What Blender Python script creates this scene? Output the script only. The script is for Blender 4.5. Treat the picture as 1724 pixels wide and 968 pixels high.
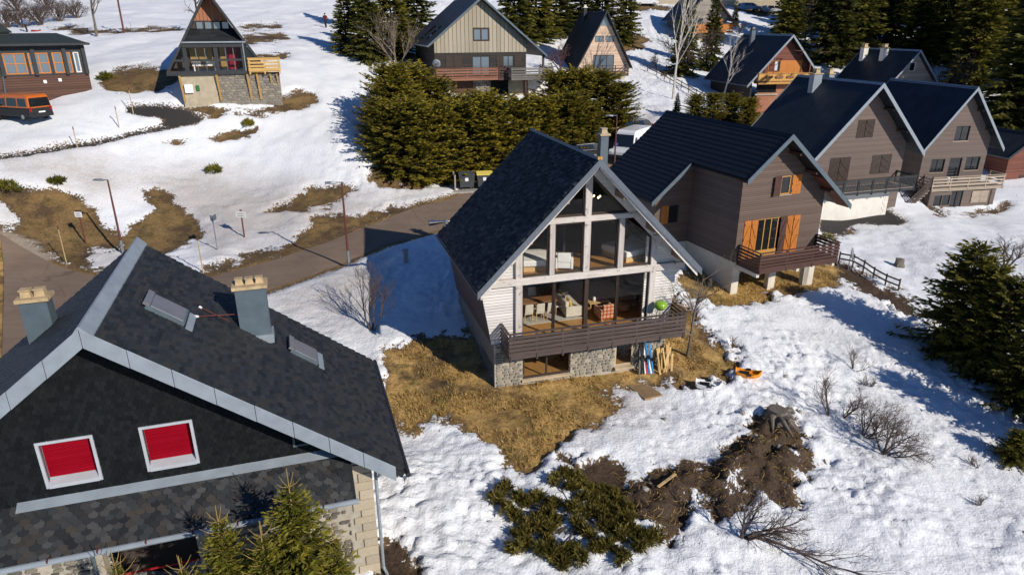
import bpy, bmesh, math, random
import numpy as np
from mathutils import Vector, Matrix
for o in list(bpy.data.objects): bpy.data.objects.remove(o)
scene = bpy.context.scene
C = scene.collection
R = math.radians
random.seed(7); RNG = np.random.default_rng(11)

# ---------------------------------------------------------------- camera
CAMZ = 16.0
F_PX = 1154.4; PITCH = R(20.967); ROLL = R(-0.124)
cp, sp, cr, sr = math.cos(PITCH), math.sin(PITCH), math.cos(ROLL), math.sin(ROLL)
FWD = np.array([0, cp, -sp]); UP0 = np.array([0, sp, cp]); RT0 = np.array([1.0, 0, 0])
RT = cr*RT0 + sr*UP0; UP = -sr*RT0 + cr*UP0
cd = bpy.data.cameras.new('camera'); cam = bpy.data.objects.new('camera', cd); C.objects.link(cam)
cd.sensor_width = 36; cd.sensor_fit = 'HORIZONTAL'; cd.lens = F_PX/1724*36; cd.clip_start = .1; cd.clip_end = 2000
cam.matrix_world = Matrix(((RT[0], UP[0], -FWD[0], 0), (RT[1], UP[1], -FWD[1], 0), (RT[2], UP[2], -FWD[2], CAMZ), (0, 0, 0, 1)))
scene.camera = cam
scene.render.resolution_x = 1024; scene.render.resolution_y = 574

# ---------------------------------------------------------------- sky and sun
SUN_AZ = R(-47); SUN_EL = R(28)          # direction in which shadows fall (from +Y), height of the sun
w = bpy.data.worlds.new('World'); scene.world = w; w.use_nodes = True
nt = w.node_tree; bg = nt.nodes['Background']; sky = nt.nodes.new('ShaderNodeTexSky')
sky.sky_type = 'NISHITA'; sky.sun_disc = False; sky.sun_elevation = SUN_EL; sky.altitude = 1300; sky.air_density = 1.0; sky.dust_density = .0; sky.ozone_density = 10
sky.sun_rotation = math.pi + SUN_AZ
nt.links.new(sky.outputs[0], bg.inputs[0]); bg.inputs[1].default_value = 0.085
sd = bpy.data.lights.new('sun', 'SUN'); sd.energy = 4.3; sd.angle = R(.5); sd.color = (1, .915, .80)
sun = bpy.data.objects.new('sun', sd); C.objects.link(sun); sun.location = (40, -40, 60)
LDIR = Vector((math.sin(SUN_AZ)*math.cos(SUN_EL), math.cos(SUN_AZ)*math.cos(SUN_EL), -math.sin(SUN_EL)))
sun.rotation_euler = LDIR.to_track_quat('-Z', 'Y').to_euler()
vs = scene.view_settings; vs.view_transform = 'Standard'; vs.look = 'None'; vs.exposure = 0.1; vs.gamma = 1; vs.use_curve_mapping = False
scene.render.engine = 'CYCLES'

# ---------------------------------------------------------------- pixels to rays
def ray(x, y): return FWD + RT*((x-862)/F_PX) - UP*((y-484)/F_PX)
def aty(x, y, Y): d = ray(x, y); p = d*(Y/d[1]); return p + np.array([0, 0, CAMZ])
def project(P):
    Q = P - np.array([0, 0, CAMZ]); d = np.maximum(Q@FWD, .5)
    return 862+F_PX*(Q@RT)/d, 484-F_PX*(Q@UP)/d, Q@FWD

# ---------------------------------------------------------------- numpy noise
def _h(ix, iy, s):
    n = (ix.astype(np.int64)*374761393 + iy.astype(np.int64)*668265263 + s*2147483) & 0xffffffff
    n = ((n ^ (n >> 13))*1274126177) & 0xffffffff
    return ((n ^ (n >> 16)) & 0xffff)/65535.0
def vnoise(x, y, s=0):
    x = np.asarray(x, float); y = np.asarray(y, float)
    ix = np.floor(x); iy = np.floor(y); fx = x-ix; fy = y-iy
    fx = fx*fx*(3-2*fx); fy = fy*fy*(3-2*fy)
    a = _h(ix, iy, s); b = _h(ix+1, iy, s); c = _h(ix, iy+1, s); d = _h(ix+1, iy+1, s)
    return (a+(b-a)*fx)*(1-fy) + (c+(d-c)*fx)*fy - .5
def fbm(x, y, s=0, n=3): return sum(vnoise(x*2**k+k*7.3, y*2**k-k*3.1, s+k)/2**k for k in range(n))

# ---------------------------------------------------------------- terrain
CTRL = []
for px, z in [((0, 620), 1.2), ((100, 500), 1.5), ((205, 425), 1.7), ((450, 480), 1.9), ((587, 447), 2.1), ((643, 378), 2.6), ((720, 375), 2.7), ((790, 320), 3.1),
              ((900, 300), 3.5), ((1050, 288), 4.0), ((600, 540), 1.5), ((560, 480), 2.0), ((700, 640), .8), ((820, 740), .45), ((700, 850), .3), ((645, 958), .27), ((900, 960), -.1),
              ((1200, 960), -.6), ((1500, 960), -1.4), ((1724, 850), -1.9), ((1250, 640), .1), ((1240, 498), .45), ((1300, 490), .3), ((1400, 475), .05), ((1490, 480), -.5),
              ((1600, 620), -1.5), ((1450, 620), -.9), ((1400, 800), -.9), ((1050, 760), .1), ((1724, 420), -.7), ((1724, 345), -.2), ((1610, 356), -.2), ((1560, 430), -.4), ((1490, 367), .38), ((1420, 372), .3),
              ((120, 400), 2.4), ((300, 340), 3.6), ((450, 345), 3.4), ((700, 330), 3.2), ((500, 300), 4.6)]:
    d = ray(*px); p = d*((z-CAMZ)/d[2]); CTRL.append((p[0], p[1], z))
for px, Y in [((1270, 188), 84), ((1000, 128), 90), ((800, 165), 74.5), ((60, 160), 64), ((30, 203), 57), ((548, 45), 100), ((150, 60), 85), ((200, 0), 120), ((600, 0), 130), ((1090, 12), 140), ((1090, 100), 105),
              ((1060, 180), 76), ((1700, 215), 85), ((400, 250), 58), ((200, 270), 54), ((60, 290), 50), ((620, 240), 59), ((1300, 250), 66), ((700, 290), 60), ((380, 182), 61.6), ((470, 182), 63.2), ((310, 180), 61), ((1250, 20), 142), ((1500, 150), 100)]:
    p = aty(*px, Y); CTRL.append(tuple(p))
CTRL += [(-.74, 27.6, .54), (5.75, 29.6, .34), (7.25, 30, .5), (8, 36, 1.6), (0, 38, 2.2), (-30, 15, .6), (-15, 8, .2), (5, 8, -.6), (25, 10, -2.5), (60, 40, -2), (60, 20, -3.5), (-60, 40, 3), (-70, 90, 15), (-90, 140, 23), (0, 170, 25), (60, 160, 20),
         (110, 110, 8), (110, 60, 0), (90, 20, -4), (110, 170, 18), (-110, 60, 8), (-60, 10, .5), (0, 0, -.8), (40, 0, -3.5), (0, 230, 34), (-120, 230, 36), (120, 230, 28)]
CT = np.array(CTRL)
def _tps(r2): return np.where(r2 > 1e-9, r2*np.log(np.maximum(r2, 1e-9)), 0)
_n = len(CT); _S = 50.0
_xy = CT[:, :2]/_S
_K = _tps(((_xy[:, None]-_xy[None])**2).sum(-1)) + np.eye(_n)*.0012
_P = np.c_[np.ones(_n), _xy]
_A = np.block([[_K, _P], [_P.T, np.zeros((3, 3))]])
_W = np.linalg.solve(_A, np.r_[CT[:, 2], 0, 0, 0])
def h0(x, y):
    x = np.asarray(x, float); y = np.asarray(y, float); sh = x.shape
    q = np.c_[x.ravel(), y.ravel()]/_S
    out = np.zeros(len(q))
    for i in range(0, len(q), 40000):
        s = q[i:i+40000]
        out[i:i+40000] = _tps(((s[:, None]-_xy[None])**2).sum(-1))@_W[:_n] + np.c_[np.ones(len(s)), s]@_W[_n:]
    return out.reshape(sh)
def hit(x, y, z_off=0):
    """world point where the pixel's ray meets the ground"""
    d = ray(x, y); t = np.linspace(8, 260, 1600); P = d[None]*t[:, None] + np.array([0, 0, CAMZ])
    g = P[:, 2]-z_off-h0(P[:, 0], P[:, 1]); k = np.argmax(g < 0)
    if k == 0: k = len(t)-1
    a, b = t[k-1], t[k]
    for _ in range(22):
        m = .5*(a+b); p = d*m+np.array([0, 0, CAMZ])
        if p[2]-z_off-float(h0(p[0], p[1])) > 0: a = m
        else: b = m
    p = d*b+np.array([0, 0, CAMZ]); return p
# ---------------------------------------------------------------- materials
MATS = {}
class NT:
    def __init__(s, m): s.t = m.node_tree; s.n = s.t.nodes; s.b = s.n['Principled BSDF']
    def node(s, typ, **k):
        n = s.n.new(typ)
        for a, v in k.items():
            if a in n.inputs: n.inputs[a].default_value = v
            else: setattr(n, a, v)
        return n
    def link(s, a, b): s.t.links.new(a, b)
    def math(s, op, a, b=None, c=None):
        n = s.n.new('ShaderNodeMath'); n.operation = op
        for i, v in enumerate((a, b, c)):
            if v is None: continue
            if isinstance(v, (int, float)): n.inputs[i].default_value = v
            else: s.link(v, n.inputs[i])
        return n.outputs[0]
    def obj(s): return s.node('ShaderNodeTexCoord').outputs['Object']
    def geo(s): return s.node('ShaderNodeNewGeometry').outputs['Position']
    def noise(s, vec, scale, detail=4, rough=.55, sc=None):
        n = s.node('ShaderNodeTexNoise'); n.inputs['Scale'].default_value = scale; n.inputs['Detail'].default_value = detail; n.inputs['Roughness'].default_value = rough
        if sc is not None:
            m = s.node('ShaderNodeMapping'); m.inputs['Scale'].default_value = sc; s.link(vec, m.inputs[0]); vec = m.outputs[0]
        s.link(vec, n.inputs['Vector']); return n.outputs['Fac']
    def ramp(s, fac, stops):
        n = s.n.new('ShaderNodeValToRGB'); e = n.color_ramp.elements
        while len(e) < len(stops): e.new(.5)
        for i, (p, c) in enumerate(stops): e[i].position = p; e[i].color = (*c, 1) if len(c) == 3 else c
        s.link(fac, n.inputs[0]); return n.outputs[0]
    def mix(s, fac, a, b, mode='MIX'):
        n = s.n.new('ShaderNodeMix'); n.data_type = 'RGBA'; n.blend_type = mode
        for i, v in ((0, fac), (6, a), (7, b)):
            if isinstance(v, (int, float)): n.inputs[i].default_value = v
            elif isinstance(v, tuple): n.inputs[i].default_value = (*v, 1)
            else: s.link(v, n.inputs[i])
        return n.outputs[2]
    def bump(s, hgt, strength=.5, dist=.02, prev=None):
        n = s.n.new('ShaderNodeBump'); n.inputs['Strength'].default_value = strength; n.inputs['Distance'].default_value = dist
        s.link(hgt, n.inputs['Height'])
        if prev is not None: s.link(prev, n.inputs['Normal'])
        return n.outputs[0]
    def attr(s, name, typ='GEOMETRY'):
        n = s.n.new('ShaderNodeAttribute'); n.attribute_name = name; n.attribute_type = typ; return n
    def sep(s, v):
        n = s.n.new('ShaderNodeSeparateXYZ'); s.link(v, n.inputs[0]); return n.outputs
    def comb(s, x, y, z=0.0):
        n = s.n.new('ShaderNodeCombineXYZ')
        for i, v in enumerate((x, y, z)):
            if isinstance(v, (int, float)): n.inputs[i].default_value = v
            else: s.link(v, n.inputs[i])
        return n.outputs[0]
    def out(s, col=None, rough=.7, nrm=None, spec=.3, metal=0):
        if col is not None:
            if isinstance(col, tuple): s.b.inputs['Base Color'].default_value = (*col, 1)
            else: s.link(col, s.b.inputs['Base Color'])
        if isinstance(rough, (int, float)): s.b.inputs['Roughness'].default_value = rough
        else: s.link(rough, s.b.inputs['Roughness'])
        s.b.inputs['Specular IOR Level'].default_value = spec; s.b.inputs['Metallic'].default_value = metal
        if nrm is not None: s.link(nrm, s.b.inputs['Normal'])
def newmat(name):
    m = bpy.data.materials.new(name); m.use_nodes = True; MATS[name] = m; return NT(m)
def dark(c, k): return tuple(x*k for x in c)
def mat_plain(name, col, rough=.6, var=.25, scale=4, bump=.15, metal=0, spec=.3):
    s = newmat(name); v = s.obj(); f = s.noise(v, scale, 5); g = s.noise(v, scale*9, 3)
    c = s.ramp(f, [(.3, dark(col, 1-var)), (.7, dark(col, 1+var*.6))])
    s.out(c, rough, s.bump(g, bump, .01), spec, metal); return MATS[name]
def mat_wood(name, c1, c2, axis='x', rough=.75, scale=3, bump=.35, blotch=None):
    s = newmat(name); v = s.obj(); st = {'x': (.25, 5, 5), 'y': (5, .25, 5), 'z': (5, 5, .25)}[axis]
    f = s.noise(v, scale, 6, .6, st); g = s.noise(v, scale*2.5, 4, .6, st); k = s.noise(v, 1.3, 3)
    inf = s.node('ShaderNodeObjectInfo').outputs['Random']
    fac = s.math('ADD', s.math('MULTIPLY', f, .7), s.math('MULTIPLY', s.math('ADD', k, inf), .22))
    c = s.ramp(fac, [(.3, c1), (.72, c2)])
    if blotch: c = s.mix(s.ramp(s.noise(v, 5, 3), [(.6, (0, 0, 0)), (.72, (1, 1, 1))]), c, blotch)
    s.out(c, rough, s.bump(g, bump, .01)); return MATS[name]
def mat_boards(name, c1, c2, axis=2, pitch=.14, rough=.7, groove=.35, grain=(.4, .4, 6), depth=.02):
    """lap boards: axis = local axis that crosses the boards"""
    s = newmat(name); v = s.obj(); a = s.sep(v)[axis]
    q = s.math('DIVIDE', a, pitch); fr = s.math('FRACT', q); idx = s.math('FLOOR', q)
    wn = s.node('ShaderNodeTexWhiteNoise', noise_dimensions='1D'); s.link(idx, wn.inputs['W'])
    gr = s.noise(v, 4, 5, .6, grain); big = s.noise(v, .5, 3)
    fac = s.math('ADD', s.math('MULTIPLY', wn.outputs[0], .35), s.math('ADD', s.math('MULTIPLY', gr, .4), s.math('MULTIPLY', big, .3)))
    c = s.ramp(fac, [(.3, c1), (.75, c2)])
    edge = s.ramp(fr, [(0, (0, 0, 0)), (.05, (0, 0, 0)), (.14, (1, 1, 1)), (1, (.9, .9, .9))])
    c = s.mix(s.math('MULTIPLY', s.math('SUBTRACT', 1, edge), groove), c, dark(c1, .35))
    nb = s.bump(edge, .9, depth); nb = s.bump(gr, .2, .006, nb)
    s.out(c, rough, nb); return MATS[name]
def mat_slates(name, c1, c2, w=.24, hgt=.14, slope=1.0, rough=.55, bumpd=.02, spec=.35):
    """courses of slates on a roof slope in house coordinates: y runs along the ridge, z climbs"""
    s = newmat(name); x, y, z = s.sep(s.obj())
    vec = s.comb(y, s.math('MULTIPLY', z, slope))
    b = s.n.new('ShaderNodeTexBrick'); s.link(vec, b.inputs['Vector']); b.offset = .5
    for k, v in (('Scale', 1.0), ('Mortar Size', .012), ('Mortar Smooth', .3), ('Brick Width', w), ('Row Height', hgt), ('Bias', 0)): b.inputs[k].default_value = v
    b.inputs['Color1'].default_value = (*c1, 1); b.inputs['Color2'].default_value = (*c2, 1); b.inputs['Mortar'].default_value = (*dark(c1, .3), 1)
    n = s.noise(s.obj(), .8, 4); n2 = s.noise(s.obj(), 14, 3)
    c = s.mix(.45, b.outputs['Color'], s.ramp(n2, [(.32, dark(c1, .35)), (.7, dark(c2, 1.8))])); st_ = s.noise(s.obj(), 1.0, 5, .65, (1, 3.5, .5)); c = s.mix(.4, c, s.ramp(n, [(.35, dark(c1, .45)), (.68, dark(c2, 1.9))])); c = s.mix(.3, c, s.ramp(st_, [(.4, dark(c1, .5)), (.72, dark(c2, 2.4))]))
    fr = s.math('FRACT', s.math('DIVIDE', s.math('MULTIPLY', z, slope), hgt))
    nb = s.bump(s.math('SUBTRACT', 1, fr), 1.0, bumpd*1.6); nb = s.bump(b.outputs['Fac'], .7, -.015, nb); nb = s.bump(n2, .5, .03, nb)
    s.out(c, rough, nb, spec); return MATS[name]
def mat_tint(name, cols, rough=.6, bump=.2, spec=.35, noise=12):
    """pieces: colour picked per piece (attribute tint in a joined mesh, or the object's own random value)"""
    s = newmat(name); t = s.attr('tint').outputs['Fac']; r = s.node('ShaderNodeObjectInfo').outputs['Random']
    f = s.math('FRACT', s.math('ADD', t, r)); v = s.geo(); n = s.noise(v, noise, 4); n2 = s.noise(v, 2.2, 3)
    st = [(i/(len(cols)-1), c) for i, c in enumerate(cols)]
    c = s.ramp(f, st); c = s.mix(.28, c, s.ramp(n, [(.25, dark(cols[0], .6)), (.8, dark(cols[-1], 1.3))])); c = s.mix(.12, c, s.ramp(n2, [(.3, dark(cols[0], .7)), (.7, cols[-1])]))
    s.out(c, rough, s.bump(n, bump, .01), spec); return MATS[name]
def mat_glass(name, tint=(.9, .95, .95), refl=1.0):
    s = newmat(name); o = s.n['Material Output']
    tr = s.node('ShaderNodeBsdfTransparent'); tr.inputs[0].default_value = (*tint, 1)
    gl = s.node('ShaderNodeBsdfGlossy'); gl.inputs['Roughness'].default_value = .01; gl.inputs['Color'].default_value = (refl, refl, refl, 1)
    fr = s.node('ShaderNodeFresnel'); fr.inputs['IOR'].default_value = 1.24
    mx = s.node('ShaderNodeMixShader'); s.link(fr.outputs[0], mx.inputs[0]); s.link(tr.outputs[0], mx.inputs[1]); s.link(gl.outputs[0], mx.inputs[2])
    s.link(mx.outputs[0], o.inputs[0]); return MATS[name]
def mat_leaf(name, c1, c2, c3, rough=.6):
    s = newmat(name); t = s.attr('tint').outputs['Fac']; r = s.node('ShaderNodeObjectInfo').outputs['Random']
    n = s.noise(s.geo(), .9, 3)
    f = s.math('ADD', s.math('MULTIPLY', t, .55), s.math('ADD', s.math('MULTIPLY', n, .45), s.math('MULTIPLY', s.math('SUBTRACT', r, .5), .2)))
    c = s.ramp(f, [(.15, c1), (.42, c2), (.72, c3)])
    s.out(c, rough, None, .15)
    b = s.b
    tl = s.node('ShaderNodeBsdfTranslucent'); s.link(c, tl.inputs[0]); mx = s.node('ShaderNodeMixShader'); mx.inputs[0].default_value = .3
    s.link(b.outputs[0], mx.inputs[1]); s.link(tl.outputs[0], mx.inputs[2]); s.link(mx.outputs[0], s.n['Material Output'].inputs[0]); return MATS[name]
def mat_stone(name, mortar, cols, scale=3.2):
    s = newmat(name); v = s.obj(); vn = s.node('ShaderNodeTexVoronoi'); vn.inputs['Scale'].default_value = scale; s.link(v, vn.inputs['Vector'])
    ve = s.node('ShaderNodeTexVoronoi', feature='DISTANCE_TO_EDGE'); ve.inputs['Scale'].default_value = scale; s.link(v, ve.inputs['Vector'])
    c = s.ramp(s.sep(vn.outputs['Color'])[0], [(i/(len(cols)-1), q) for i, q in enumerate(cols)])
    n = s.noise(v, 25, 4); c = s.mix(.3, c, s.ramp(n, [(.3, dark(cols[0], .7)), (.7, dark(cols[-1], 1.1))]))
    e = s.ramp(ve.outputs['Distance'], [(.03, (0, 0, 0)), (.09, (1, 1, 1))]); c = s.mix(e, mortar, c)
    s.out(c, .85, s.bump(n, .3, .01, s.bump(e, .8, .03))); return MATS[name]
M = MATS
# colours measured as real-world base colours
mat_tint('slate', [(.012, .015, .018), (.030, .034, .038), (.052, .054, .055), (.020, .024, .028), (.056, .05, .043), (.036, .042, .046), (.016, .019, .022)], .62, .3)
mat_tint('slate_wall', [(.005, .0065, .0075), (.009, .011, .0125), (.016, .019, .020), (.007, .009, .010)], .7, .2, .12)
mat_tint('fish_slate', [(.018, .021, .025), (.055, .060, .064), (.125, .125, .122), (.030, .034, .039), (.095, .08, .064), (.070, .074, .078), (.022, .025, .029)], .6, .3)
mat_tint('chalet_tile', [(.006, .007, .010), (.034, .036, .041), (.13, .13, .135), (.012, .014, .018), (.07, .071, .075), (.02, .022, .026)], .65, .5, .2, 20)
mat_plain('roof_deck', (.02, .022, .025), .8)
mat_slates('slates_blue', (.010, .017, .026), (.018, .028, .040), .25, .13, 1.4)
mat_slates('slates_dark', (.014, .017, .022), (.026, .029, .034), .3, .16, 1.4)
mat_slates('slates_grey', (.028, .029, .033), (.045, .046, .05), .3, .16, 1.5)
mat_plain('metal_roof', (.016, .018, .022), .5, .2, 2, .1, 0, .3)
mat_plain('zinc', (.25, .29, .33), .5, .14, 2.5, .1, 0, .5)
mat_plain('zinc_blue', (.095, .128, .155), .5, .18, 2.5, .1, 0, .5)
mat_plain('barge_grey', (.115, .135, .165), .5, .12, 2, .06, 0, .4)
mat_plain('galvanised', (.33, .36, .39), .4, .2, 6, .05, .6, .5)
mat_plain('chrome', (.75, .73, .7), .18, .15, 8, .02, 1, .5)
mat_boards('pale_cladding', (.58, .545, .51), (.86, .83, .79), 2, .135, .8, .55, (.35, .35, 5), .02)
mat_wood('pale_timber_x', (.40, .36, .325), (.74, .69, .64), 'x', .85, 3, .4, (.25, .22, .20))
mat_wood('pale_timber_z', (.34, .30, .27), (.62, .57, .53), 'z', .85, 3, .4, (.25, .22, .20))
mat_wood('soffit', (.16, .12, .09), (.28, .21, .16), 'x', .8)
mat_wood('deck_wood', (.032, .023, .021), (.11, .082, .074), 'x', .8, 3, .5)
mat_wood('deck_wood_y', (.045, .032, .030), (.12, .09, .085), 'y', .8, 3, .5)
mat_wood('dark_wood', (.03, .022, .02), (.075, .058, .05), 'x', .8)
mat_boards('brown_cladding', (.118, .083, .066), (.172, .124, .10), 2, .12, .75, .6, (.3, .3, 5), .015)
mat_boards('brown_cladding_side', (.105, .082, .073), (.15, .12, .108), 2, .12, .75, .6, (.3, .3, 5), .015)
mat_boards('taupe_cladding', (.132, .100, .086), (.178, .137, .118), 2, .11, .75, .35, (.3, .3, 5), .012)
mat_boards('tan_cladding', (.33, .29, .215), (.45, .40, .31), 0, .42, .75, .75, (4, 4, .4), .04)
mat_boards('grey_cladding', (.22, .19, .16), (.42, .38, .33), 2, .2, .85, .6, (.3, .3, 6), .02)
mat_boards('black_cladding', (.030, .026, .024), (.055, .048, .044), 2, .15, .75, .6)
mat_boards('pink_pine', (.52, .36, .25), (.74, .56, .42), 2, .16, .75, .25, (.3, .3, 5), .01)
mat_boards('orange_boards', (.33, .14, .075), (.45, .20, .11), 0, .3, .6, .7, (5, 5, .4), .03)
mat_boards('red_boards', (.14, .05, .035), (.24, .09, .06), 2, .14, .7, .5)
mat_boards('chestnut_boards', (.075, .036, .024), (.12, .06, .042), 2, .2, .6, .6)
mat_wood('orange_wood', (.34, .11, .018), (.55, .20, .04), 'z', .55, 3, .3)
mat_wood('honey_wood', (.40, .20, .045), (.60, .33, .09), 'z', .55, 3, .3)
mat_wood('yellow_timber', (.42, .25, .07), (.62, .40, .15), 'x', .7, 3, .3)
mat_wood('yellow_timber_z', (.28, .16, .05), (.45, .28, .10), 'z', .7, 3, .3)
mat_wood('mahogany', (.045, .022, .018), (.10, .052, .042), 'x', .6, 3, .3)
mat_wood('red_rail', (.16, .07, .045), (.30, .14, .09), 'x', .7, 3, .3)
mat_wood('grey_rail', (.09, .085, .08), (.20, .185, .17), 'x', .8)
mat_wood('tan_rail', (.26, .21, .16), (.46, .38, .30), 'x', .8)
mat_wood('fence_wood', (.06, .045, .035), (.14, .105, .08), 'x', .85)
mat_wood('pole_wood', (.30, .22, .12), (.50, .38, .22), 'z', .8)
mat_wood('fresh_wood', (.45, .28, .10), (.70, .50, .24), 'x', .8)
mat_plain('cream_render', (.62, .57, .48), .9, .1, 1.5, .2)
mat_plain('white_render', (.72, .69, .62), .9, .1, 1.5, .2)
mat_plain('beige_render', (.42, .36, .26), .9, .18, 2.5, .25)
mat_plain('sandstone', (.48, .38, .25), .9, .22, 2, .35)
mat_tint('quoin', [(.40, .34, .25), (.48, .41, .31), (.34, .30, .23), (.44, .38, .28)], .9, .4, .2)
mat_tint('basalt', [(.05, .05, .055), (.08, .08, .082), (.14, .125, .105), (.24, .21, .165), (.065, .065, .07), (.33, .29, .23)], .85, .6, .25, 18)
mat_tint('granite', [(.13, .125, .12), (.22, .21, .19), (.32, .28, .22), (.10, .10, .10), (.42, .36, .26)], .85, .6, .25, 18)
mat_plain('mortar', (.40, .365, .30), .95, .2, 5, .4)
mat_plain('mortar_grey', (.22, .20, .17), .95, .25, 5, .4)
mat_stone('rubble', (.34, .31, .26), [(.10, .10, .10), (.2, .18, .16), (.36, .31, .24), (.14, .13, .125)], 3.0)
mat_stone('brickwork', (.30, .2, .15), [(.42, .16, .08), (.5, .2, .1), (.36, .13, .07)], 5.0)
mat_boards('red_shutter', (.25, .002, .010), (.31, .004, .016), 2, .045, .5, .35, (1, 1, 1), .012)
M['red_shutter'].node_tree.nodes['Principled BSDF'].inputs['Specular IOR Level'].default_value = .05
mat_plain('white_metal', (.46, .49, .53), .45, .1, 3, .05, .1, .5)
mat_plain('black_frame', (.012, .012, .013), .5)
mat_plain('brown_frame', (.05, .033, .025), .6)
mat_plain('anthracite', (.035, .038, .042), .6)
mat_plain('skylight_cover', (.20, .20, .22), .4, .1, 3, .05, .2)
mat_plain('terracotta', (.50, .38, .22), .85, .3, 5, .4)
mat_plain('steel_dark', (.05, .05, .055), .4, .2, 3, .1, .5)
mat_plain('rust_paint', (.13, .045, .035), .6, .3, 3, .2)
mat_glass('glass', (.97, .965, .95))
s = newmat('glass_dark'); s.out((.012, .015, .018), .04, None, .8)
s = newmat('glass_sky'); s.out((.03, .04, .05), .03, None, 1.0); s.b.inputs['Metallic'].default_value = .35; s.b.inputs['Base Color'].default_value = (.2, .25, .3, 1)
mat_plain('curtain_white', (.66, .66, .64), .9, .12, 2)
mat_plain('curtain_red', (.26, .006, .03), .9, .2, 2)
mat_plain('ochre', (.34, .22, .08), .8, .2, 2)
mat_plain('fabric_cream', (.60, .58, .50), .95, .1, 5)
mat_plain('fabric_white', (.78, .78, .76), .95, .08, 4, .3)
mat_plain('fabric_yellow', (.60, .40, .08), .95, .1, 5)
mat_plain('fabric_grey', (.16, .16, .17), .95)
mat_plain('rug', (.50, .50, .47), 1, .2, 9, .6)
mat_wood('parquet', (.26, .13, .04), (.45, .25, .09), 'y', .45, 2, .15)
mat_wood('table_wood', (.20, .09, .03), (.34, .17, .07), 'x', .45)
mat_wood('chair_wood', (.50, .32, .13), (.66, .46, .22), 'z', .5)
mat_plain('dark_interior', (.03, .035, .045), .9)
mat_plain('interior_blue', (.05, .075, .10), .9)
mat_plain('grill_green', (.22, .42, .03), .3, .15, 3, .03, 0, .5)
mat_plain('concrete', (.36, .34, .31), .9, .2, 3, .3)
mat_plain('paving', (.30, .20, .11), .9, .2, 3, .3)
mat_plain('bark', (.075, .058, .045), .9, .4, 6, .6)
mat_plain('bark_grey', (.17, .145, .12), .9, .4, 6, .6)
mat_plain('twig', (.10, .072, .058), .9, .35, 2)
mat_plain('twig_red', (.13, .07, .065), .9, .35, 2)
mat_plain('twig_pale', (.20, .16, .12), .9, .35, 2)
mat_plain('shoot', (.30, .21, .07), .8, .3, 3)
s = newmat('birch_bark'); n = s.noise(s.obj(), 3, 4, .6, (3, 3, 14)); s.out(s.ramp(n, [(.38, (.06, .05, .045)), (.5, (.62, .58, .52))]), .8)
mat_leaf('needles', (.018, .022, .006), (.095, .095, .016), (.24, .21, .035))
mat_leaf('needles_dark', (.014, .018, .007), (.065, .072, .017), (.16, .15, .03))
mat_leaf('needles_hedge', (.024, .027, .006), (.14, .125, .016), (.34, .27, .03))
mat_leaf('needles_young', (.024, .03, .007), (.12, .122, .017), (.28, .245, .035))
mat_leaf('needles_pine', (.035, .033, .010), (.13, .11, .024), (.33, .265, .07))
mat_leaf('larch', (.06, .05, .022), (.15, .12, .05), (.27, .21, .10))
mat_leaf('dry_grass', (.16, .095, .025), (.40, .26, .085), (.62, .44, .17), .9)
mat_plain('tyre', (.012, .012, .012), .85)
for nme, col in (('paint_orange', (.55, .13, .012)), ('paint_white', (.78, .79, .80)), ('paint_black', (.010, .011, .013)), ('paint_blue', (.16, .28, .42)), ('paint_silver', (.42, .44, .46))):
    s = newmat(nme); s.out(s.ramp(s.noise(s.obj(), 3, 3), [(.3, dark(col, .9)), (.7, dark(col, 1.05))]), .28, None, .5); s.b.inputs['Coat Weight'].default_value = .4
mat_plain('plastic_dark', (.022, .023, .025), .6)
mat_plain('lamp_red', (.35, .01, .01), .3)
mat_plain('lamp_clear', (.7, .7, .7), .2)
mat_plain('bin_grey', (.055, .062, .07), .6, .15)
mat_plain('bin_yellow', (.70, .56, .12), .55, .1)
mat_plain('white_label', (.78, .78, .78), .7, .03)
mat_plain('blue_mark', (.03, .12, .4), .6, .1)
mat_plain('pink_mark', (.6, .08, .3), .6, .1)
mat_plain('sled_orange', (.80, .28, .01), .35, .1)
mat_plain('blue_paint', (.02, .22, .50), .4, .3, 9)
mat_plain('red_paint', (.45, .02, .02), .4, .2)
mat_plain('yellow_paint', (.78, .52, .02), .5)
mat_plain('green_paint', (.02, .16, .05), .5)
mat_plain('cloth_dark', (.02, .02, .025), .9)
mat_plain('cloth_maroon', (.09, .012, .02), .9)
mat_plain('cloth_blue', (.10, .16, .30), .9)
mat_plain('skin', (.5, .3, .22), .6)
mat_plain('snow_white', (.8, .82, .85), .8)
mat_plain('flower_red', (.4, .05, .03), .8)
s = newmat('bulb'); s.b.inputs['Emission Color'].default_value = (1, .72, .35, 1); s.b.inputs['Emission Strength'].default_value = 9
s = newmat('tartan')
x, y, z = s.sep(s.obj())
def _str(a): return s.math('GREATER_THAN', s.math('FRACT', s.math('MULTIPLY', a, 5.2)), .55)
g = s.math('ADD', _str(s.math('ADD', x, .03)), _str(z)); s.out(s.ramp(s.math('MULTIPLY', g, .5), [(0, (.62, .42, .30)), (.5, (.50, .17, .09)), (1, (.36, .07, .03))]), .95)

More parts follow.
